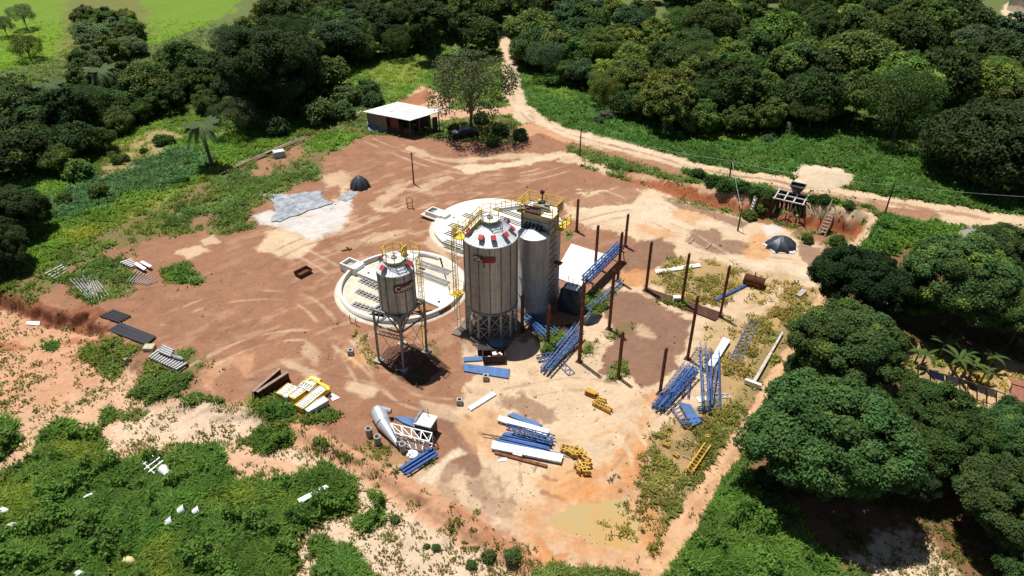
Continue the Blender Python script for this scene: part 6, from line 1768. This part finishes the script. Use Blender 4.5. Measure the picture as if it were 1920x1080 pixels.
wavy("plastic_sheet", [(502, 368), (604, 360), (616, 382), (520, 418)], "big crumpled grey plastic sheet spread over white powder at the yard's grassy edge", TARPG, "plastic sheet")

# white roofed shed
def shed():
    A, B, C_ = at(692, 240), at(770, 258), at(824, 244); D = A + C_ - B; o = thing("open_shed", "long open shed with a white sheet roof beside the grey green tree", "shed", (A + B + C_ + D) / 4)
    zh = 2.75; zr = lambda p, dz=0: Vector((p.x, p.y, zh + dz)); n1 = (B - A).normalized(); n2 = (C_ - B).normalized(); n1.z = n2.z = 0
    a, b, c_, d = zr(A) - n1 * .5 - n2 * .4, zr(B, .1) + n1 * .5 - n2 * .4, zr(C_, .45) + n1 * .5 + n2 * .5, zr(D, .4) - n1 * .3 + n2 * .5
    g = MB(); g.poly([a, b, c_, d], .06); rf = mk("roof", g, WSHEET, o); g = MB()
    for k in range(1, 24): p, q = a.lerp(b, k / 24), d.lerp(c_, k / 24); g.beam(p + ZU * .075, q + ZU * .075, .10, .04)
    mk("roof_rib", g, WSHEET, o, rf); g = MB(); pm = a.lerp(c_, .33) + ZU * .09; g.beam(pm, pm + n1 * 1.0, .12, .03); mk("roof_mark", g, GALVD, o, rf)
    mid = A.lerp(B, .46)
    g = MB(); m_ = A.lerp(mid, .5); g.box(m_ + ZU * 1.3, ((mid - A).length, .06, 2.6), (n1, Vector((-n1.y, n1.x, 0)), ZU)); g.box(A.lerp(D, .5) + ZU * 1.3, ((D - A).length, .06, 2.6), (n2, Vector((-n2.y, n2.x, 0)), ZU)); mk("wall", g, mat("grey weathered boards", (.22, .19, .16), .9, 0, .4, 2, stretch=(4, 4, .5)), o)
    g = MB(); m2 = mid.lerp(B, .18); g.box(m2 + ZU * 1.2 + n2 * .5, ((B - A).length * .2, .06, 2.4), (n1, Vector((-n1.y, n1.x, 0)), ZU)); mk("door", g, mat("rust red door", (.18, .06, .035), .8, 0, .4, 2), o)
    g = MB(); g.box(D.lerp(C_, .4) + ZU * 1.3, ((C_ - D).length * .8, .06, 2.6), (n1, Vector((-n1.y, n1.x, 0)), ZU)); mk("wall", g, WOODD, o)
    for p, t in ((A, 0), (mid, 0), (mid.lerp(B, .5), 0), (B, .1), (B.lerp(C_, .33), .2), (B.lerp(C_, .66), .3), (C_, .4), (D, .35)): g = MB(); g.beam(p, Vector((p.x, p.y, zh + t)), .18); mk("post", g, WOODD, o)
    g = MB(); g.box(B.lerp(C_, .86) + ZU * 1.2, (.9, .1, 2.3), (n2, Vector((-n2.y, n2.x, 0)), ZU)); mk("panel", g, WOODD, o)
    q = [(688, 236), (724, 244), (727, 249), (690, 246)]; ps = [at(*e) for e in q]; mb = MB(); rng = random.Random(3); vs = []; n = 16
    for j in range(4):
        for i in range(n + 1): p = ps[0].lerp(ps[1], i / n).lerp(ps[3].lerp(ps[2], i / n), j / 3); vs.append(p + ZU * ((.9, 1.0, .5, .05)[j] * (1 + .3 * math.sin(i * 1.3)) * .8 + rng.uniform(-.06, .06)))
    mb.add(vs, [(j * (n + 1) + i, j * (n + 1) + i + 1, (j + 1) * (n + 1) + i + 1, (j + 1) * (n + 1) + i) for j in range(3) for i in range(n)], True); single("tarp_cover", mb, TARPB, "crumpled blue grey tarpaulin piled against the boarded end of the shed", "tarpaulin", ps[0])
    for k in range(4): p = at(700 + 17 * k, 247 + 3.2 * k) + n2 * 1.5; g = MB(); g.box(p + ZU * .4, (1.3, .9, .8), (n1, n2, ZU)); g.box(p + ZU * .9, (.9, .6, .25), (n1, n2, ZU)); single("stored_crate", g, WOODD, "dark crate stored in the gloom under the shed's white roof", "crate", p, "crates stored in the shed")
shed()
# parked car half hidden below the tree
def car():
    c = at(872, 256); u = Vector((.97, .24, 0)).normalized(); v = Vector((-u.y, u.x, 0)); o = thing("parked_car", "dark parked car half hidden under the grey green tree", "car", c)
    g = MB(); L = 4.1; prof = [(-2.05, .35), (-2.05, .75), (-1.95, .9), (-1.2, .98), (-.6, 1.42), (.9, 1.45), (1.75, .98), (2.05, .85), (2.05, .35)]; W = .84
    vs = [c + u * x + v * (s * W * (.84 if z > 1.2 else 1)) + ZU * z for s in (-1, 1) for x, z in prof]; n = len(prof); g.add(vs, [tuple(range(n)), tuple(range(n, 2 * n))[::-1]] + [(i, n + i, n + (i + 1) % n, (i + 1) % n) for i in range(n)]); mk("body", g, CARP, o)
    g = MB(); g.add([c + u * x + v * (s * .66) + ZU * (z + .012) for (x, z) in ((-1.12, 1.02), (-.66, 1.38)) for s in (-1, 1)], [(0, 1, 3, 2)]); mk("windscreen", g, GLASS, o)
    g = MB(); g.add([c + u * x - v * (W * k + .012) + ZU * z for x, z, k in ((-.95, 1.04, .96), (.9, 1.04, .96), (.75, 1.38, .85), (-.5, 1.36, .85))], [(0, 1, 2, 3)]); mk("side_window", g, GLASS, o)
    for x in (-1.3, 1.3):
        for s in (-1, 1): g = MB(); g.tube(c + u * x + v * (s * .86) + ZU * .33, c + u * x + v * (s * .68) + ZU * .33, .33, n=18); mk("wheel", g, BLK, o)
    for s in (-1, 1): g = MB(); g.box(c - u * 2.06 + v * (s * .6) + ZU * .72, (.06, .35, .16), (u, v, ZU)); mk("headlight", g, WSHEET, o)
    g = MB(); g.box(c - u * 1.6 + ZU * .965, (.85, 1.3, .03), (u, v, ZU)); mk("bonnet", g, SILV, o)
car()

# poles and wires
def pole(px, py, ty, label, r=.11, arm=False):
    f = at(px, py); h = rise(f, ty); o = thing("utility_pole", label, "pole", f); g = MB(); g.tube(f - ZU * .1, f + ZU * h, r, r * .7, 10, True); mk("shaft", g, WOODD, o)
    g = MB(); g.beam(f + ZU * (h - .25) - RD * .35, f + ZU * (h - .25) + RD * .35, .08); mk("crossarm", g, WOODD, o); return f + ZU * (h - .2)
T = [pole(776, 345, 286, "thin dark pole alone on the brown back yard"), pole(1087, 293, 240, "thin pole at the roadside nearest the shed"), pole(1368, 331, 299, "thin roadside pole above the overgrown bank"),
     pole(1383, 433, 391, "short dark pole inside the yard at the foot of the bank"), pole(1659, 401, 344, "thin dark pole by the road at the corner of the cut bank")]
def wire(a, b, label, sag=.5, m=None, r=.009):
    g = MB(); ps = [a.lerp(b, k / 12) - ZU * (sag * 4 * (k / 12) * (1 - k / 12)) for k in range(13)]
    for k in range(12): g.tube(ps[k], ps[k + 1], r, n=5, caps=False)
    single("overhead_wire", g, m or GALVR, label, "wire", (a + b) / 2)
wire(T[1], T[2], "thin wire strung along the road from the shed side pole to the bank pole"); wire(T[2], T[4], "thin wire strung along the road from the bank pole to the corner pole"); wire(T[2], T[3], "pale cable dropping from the bank pole to the short yard pole", .2, WSHADE, .018)
wire(T[4], T[4] + Vector((26, -7, 1.5)), "thin wire leaving the corner pole along the road")
def rack(px, py):
    f = at(px, py); o = thing("pipe_stand", "little rusty pipe stand alone in the streaked brown yard", "stand", f); g = MB()
    for s in (-.35, .35): g.beam(f + Vector((s, 0, 0)), f + Vector((s, 0, 1.5)), .08)
    mk("upright", g, RUSTD, o); g = MB(); g.beam(f + Vector((-.35, 0, .7)), f + Vector((.35, 0, .7)), .06); g.beam(f + Vector((-.35, 0, .3)), f + Vector((.35, 0, .3)), .06); g.beam(f, f + Vector((.6, -.6, 0)) + ZU * .06, .06); mk("rung", g, RUSTD, o)
rack(769, 390)
bar(640, 470, 660, 466, RUSTD, "dark scrap iron lying on the brown yard near the open ring tank", .2, .15, .02); bar(650, 463, 656, 468, RUSTD, "short scrap iron lying across the dark scrap near the ring tank", .15, .2, .1)

# hopper frame in the bank
def hopper():
    A, B, C_, D = at(1462, 404), at(1492, 412), at(1505, 402), at(1477, 395)
    A, B = at(1447, 409), at(1493, 420); n1 = (B - A).normalized(); n1.z = 0; n1.normalize(); n2 = Vector((-n1.y, n1.x, 0)); c = (A + B) / 2 + n2 * 1.4; W = 3.5; Dp = 2.8; zt = 2.85; c.z = 0
    o = thing("loading_hopper", "dark loading hopper with a white pipe frame set into the red cut bank", "hopper", c); K = lambda a, b, z: c + n1 * (a * W / 2) + n2 * (b * Dp / 2) + ZU * (z - c.z)
    for a, b in ((-1, -1), (1, -1), (1, 1), (-1, 1)): g = MB(); g.beam(K(a, b, -.1), K(a, b, zt), .12); mk("post", g, RUSTD, o)
    g = MB()
    for z in (zt,):
        for p, q in (((-1, -1), (1, -1)), ((1, -1), (1, 1)), ((1, 1), (-1, 1)), ((-1, 1), (-1, -1)), ((-.33, -1), (-.33, 1)), ((.33, -1), (.33, 1)), ((-1, 0), (1, 0))): g.beam(K(*p, z) - (K(*q, z) - K(*p, z)) * .06, K(*q, z) + (K(*q, z) - K(*p, z)) * .06, .13)
    mk("top_frame", g, WSHADE, o)
    g = MB(); g.box(K(0, 1.02, 1.35), (W, .1, 2.7), (n1, n2, ZU)); g.box(K(-1.02, .1, 1.35), (.1, Dp * .85, 2.7), (n1, n2, ZU)); g.box(K(1.02, .1, 1.35), (.1, Dp * .85, 2.7), (n1, n2, ZU)); mk("shade_lining", g, DARK, o)  # near black walls stand in for the shadow inside the recess
    g = MB(); t = [K(-.3, .3, zt + 1.3), K(.75, .3, zt + 1.3), K(.75, 1.2, zt + 1.3), K(-.3, 1.2, zt + 1.3)]; l_ = [K(.1, .5, zt + .1), K(.4, .5, zt + .1), K(.4, .9, zt + .1), K(.1, .9, zt + .1)]
    g.add(t + l_, [(i, (i + 1) % 4, 4 + (i + 1) % 4, 4 + i) for i in range(4)]); mk("chute", g, BLK, o); g = MB()
    for i in range(4): g.beam(t[i], t[(i + 1) % 4], .1)
    g.beam(t[0], l_[0] + (t[1] - t[0]) * .3, .12); mk("chute_rim", g, GALVD, o)
    g = MB(); g.beam(K(.2, -1.6, 0), K(.5, 0, 2), .07); g.beam(K(-.5, -1.7, 0), K(-.2, 0, 2), .07); mk("prop", g, RUSTD, o)
    m = MB(); m.lathe(K(.2, -.6, 0), [(1.3, 0), (.9, .45), (.45, .8), (.02, .95)], 20, True); single("soil_cone", m, DIRTB, "small cone of red soil spilt below the loading hopper", "soil heap", K(.2, -.6, 0))
hopper()
def wood_ladder(fx, fy, tx, ty, zt, w_, label, m, side=True):
    p = at(fx, fy, .05); q = atz(tx, ty, zt); d = (q - p).normalized(); s = d.cross(ZU).normalized(); o = thing("wooden_ladder", label, "ladder", p); n = int((q - p).length / .42)
    for e in (-1, 1): g = MB(); g.beam(p + s * (e * w_ / 2), q + s * (e * w_ / 2) + d * (1.2 if e < 0 and side else 0), .12, .16); mk("stringer", g, m, o)
    for k in range(1, n): c = p.lerp(q, k / n); g = MB(); g.box(c + ZU * .03, (.26, w_, .06), ((s.cross(ZU)), s, ZU)); mk("tread", g, m, o)
wood_ladder(1540, 441, 1560, 393, 2.7, .8, "long timber stair ladder leaning on the bare red cut bank", mat("pinkish timber", (.32, .24, .2), .9, 0, .3, 3))
wood_ladder(1408, 398, 1417, 370, 2.5, .6, "small pale ladder leaning on the overgrown bank beside the hopper", WSHADE, False)

# sand pile beyond the road, grey sheet
def heap(cx, cy, wx, hy, hpx, label, m, name="sand_pile", cat="sand pile"):
    c = at(cx, cy); sc = (c.y * CT + CAMH * ST) / FPX; rx = wx / 2 * sc; ry = hy / 2 * sc / .42; h = hpx * sc / .9; mb = MB(); n, k_ = 56, 16; vs = []
    for j in range(k_ + 1):
        for i in range(n):
            a = 2 * math.pi * i / n; t = j / k_; rr = (1 + .13 * math.sin(3 * a + 1) + .08 * math.sin(7 * a)) * (1 - t); x, y = c.x + math.cos(a) * rx * rr, c.y + math.sin(a) * ry * rr
            vs.append((x, y, hz(x, y) - .08 + h * (t ** .7) * (.55 + .75 * float(fbm(np.array([x * .35]), np.array([y * .35]), 4, 7)[0]))))
    mb.add(vs, [(j * n + i, j * n + (i + 1) % n, (j + 1) * n + (i + 1) % n, (j + 1) * n + i) for j in range(k_) for i in range(n)], True); single(name, mb, m, label, cat, c)
heap(1545, 334, 112, 36, 14, "wide pale sand heap dumped between the dirt road and the meadow", SAND)
heap(160, 588, 70, 26, 8, "crumbled red earth lump on the eroding bank beside the black beams", DIRTB, "earth_lump", "soil heap")

# clothes line posts, hut roofs, house behind the wood
def clothes_line():
    ps = [at(a, b) for a, b in pts("1722,712 1745,722 1775,733 1800,738 1815,744 1832,750 1850,756 1868,762 1884,768")]; o = thing("trellis_fence", "dark pole trellis hung with washing below the banana plants", "trellis", ps[4])
    for k, p in enumerate(ps): g = MB(); g.tube(p, p + Vector((-.5, .2, 1.7)), .06, n=6); mk("post", g, WOODD, o)
    for dv, rr in ((Vector((-.5, .2, 1.65)), .07), (ZU * .04, .05)):
        g = MB()
        for a, b in zip(ps, ps[1:]): g.beam(a + dv, b + dv, rr)
        mk("rail", g, WOODD, o)
    for k, (t, m) in enumerate(((1, BLUED), (2, TARPB), (4, BLK), (5, TARPB), (6, TARPG))):
        a, b = ps[t] + Vector((-.5, .2, 1.7)), ps[t + 1] + Vector((-.5, .2, 1.7)); g = MB(); n = 6; dn = Vector((.25, -.25, -.75))
        vs = [a.lerp(b, i / n * .85) + dn * j / 2 + Vector((0, .06 * math.sin(i * 2.1), 0)) for j in range(3) for i in range(n + 1)]; g.add(vs, [(j * (n + 1) + i, j * (n + 1) + i + 1, (j + 1) * (n + 1) + i + 1, (j + 1) * (n + 1) + i) for j in range(2) for i in range(n)], True)
        single("washing", g, m, ["deep blue cloth hanging at the banana end of the trellis", "pale blue cloth hanging beside the deep blue one on the trellis", "black cloth hanging in the middle of the trellis", "blue grey cloth hanging past the middle of the trellis", "grey cloth hanging towards the trellis end"][k], "washing", a)
clothes_line()
def hut(px, py, lx, ly, h, rm, label, ang, name="hut"):
    f = at(px, py); u = Vector((math.cos(ang), math.sin(ang), 0)); v = Vector((-u.y, u.x, 0)); o = thing(name, label, "hut", f); g = MB(); g.box(f + ZU * (h / 2), (lx, ly, h), (u, v, ZU)); wl = mk("wall", g, CONCC, o)
    g = MB(); g.box(f + ZU * (h * .42) - v * (ly / 2 + .02), (.9, .05, h * .8), (u, v, ZU)); mk("door", g, WOODD, o, wl); g = MB(); g.box(f + ZU * (h * .55) - v * (ly / 2 + .02) + u * (lx * .28), (.9, .05, .8), (u, v, ZU)); mk("window", g, GLASS, o, wl)
    g = MB(); a, b = lx / 2 + .35, ly / 2 + .4
    for s in (-1, 1): g.add([f + u * x + v * (s * y) + ZU * z for x, y, z in ((-a, b, h - .1), (a, b, h - .1), (a, 0, h + .75), (-a, 0, h + .75), (-a, b, h - .02), (a, b, h - .02), (a, 0, h + .83), (-a, 0, h + .83))], [(0, 1, 2, 3), (4, 5, 6, 7), (0, 1, 5, 4), (2, 3, 7, 6), (0, 3, 7, 4), (1, 2, 6, 5)])
    rf = mk("roof", g, rm, o); g = MB(); g.beam(f - u * a + ZU * (h + .86), f + u * a + ZU * (h + .86), .2, .06); mk("ridge_cap", g, rm, o, rf)
hut(1930, 790, 4, 3.4, 2.5, ROOFR, "hut with a brown tiled roof at the frame's edge below the trellis", -.5)
hut(1652, 842, 3.4, 2.6, 2.3, WSHEET, "small hut with a white roof showing between the mango crowns", .3)
hut(1940, 24, 9, 7, 3.0, GALVD, "distant house with a grey roof beyond the wood beside a dirt lane", .1, "house")
hut(1855, -14, 10, 7, 3.0, ROOFR, "distant house with a red roof at the top corner beyond the wood", .15, "house")

# scraps lying in the tall grass of the lower slope
def scrap_frame():
    c = at(287, 872, .35); u = Vector((.75, -.66, 0)); v = Vector((.66, .75, 0)); o = thing("scrap_ladder", "grey metal frame with rungs lying in the tall weeds of the slope", "frame", c); g = MB()
    for k in range(3): g.beam(c + u * (.55 * k - .6) - v * .7, c + u * (.55 * k - .6) + v * .7 + ZU * .3, .12)
    mk("rung", g, GALVR, o); g = MB()
    for s in (-.4, .45): g.beam(c - u * 1.3 + v * s, c + u * 1.1 + v * s + ZU * .1, .1)
    mk("stringer", g, GALVR, o)
    p = at(309, 884, .35); o = thing("metal_cone", "crumpled white metal cone in the weeds beside the grey rung frame", "metal scrap", p); g = MB(); g.tube(p - u * .4, p + u * .5, .42, .25, 16); mk("cone", g, WSHEET, o)
scrap_frame()
for px, py, lb in ((342, 956, "white open bucket in the weeds, middle of the three on the slope"), (319, 978, "white open bucket in the weeds, lowest of the three on the slope"), (370, 958, "white open bucket in the weeds, smallest of the three on the slope")):
    p = at(px, py, .35); o = thing("white_bucket", lb, "bucket", p); d = Vector((.75, .3, .35)).normalized(); g = MB(); g.tube(p - d * .28, p + d * .28, .30, .34, 20, False); mk("side", g, WSHEET, o); g = MB(); g.tube(p - d * .28, p - d * .25, .295, n=20); mk("bottom", g, WSHEET, o)
for k in range(3): bar(156 + 2 * k, 929 - k * 1.5 + 4, 176 + .5 * k, 922 - 1.5 * k + 3, GALVR, "thin silver bar of the trio lying in the weeds", .1, .1, .4, group="silver bars in the weeds")
for k in range(2): bar(355 + k, 1056 - 5 * k, 371 + k, 1051 - 5 * k, WHT, "thin white bar of the pair lying low in the weeds", .09, .1, .4, group="white bars in the weeds")
for px, py, lb, m in ((62, 1066, "cream crumpled sack in the weeds near the bottom edge", mat("cream sack", (.62, .52, .36), .9)), (240, 1051, "yellowish hat shaped scrap in the weeds near the bottom edge", mat("cream yellow scrap", (.6, .52, .25), .8)), (24, 986, "white crumpled sack in the weeds at the frame's edge", WSHADE), (5, 958, "white plank end in the weeds at the frame's edge", WHT), (150, 1076, "pale bent frame in the weeds at the bottom edge", GALVR)):
    p = at(px, py, .3); g = MB(); rng = random.Random(px); n = 10
    vs = [p + Vector((math.cos(a * .628) * .45 * r_ * rng.uniform(.8, 1.2), math.sin(a * .628) * .3 * r_ * rng.uniform(.8, 1.2), z)) for z, r_ in ((-.1, 1), (.12, .9), (.22, .4)) for a in range(n)]
    g.add(vs, [(j * n + i, j * n + (i + 1) % n, (j + 1) * n + (i + 1) % n, (j + 1) * n + i) for j in range(2) for i in range(n)] + [tuple(range(2 * n, 3 * n))], True); single("scrap_piece", g, m, lb, "scrap", p)
p = at(402, 1034, .3); g = MB(); rng = random.Random(9)
for k in range(10): q = p + Vector((rng.uniform(-.5, .5), rng.uniform(-.5, .5), rng.uniform(0, .2))); g.beam(q, q + Vector((rng.uniform(-.6, .6), rng.uniform(-.6, .6), .1)), .05)
single("brush_heap", g, WOOD, "little heap of dry sticks in the weeds near the bottom edge", "sticks", p)
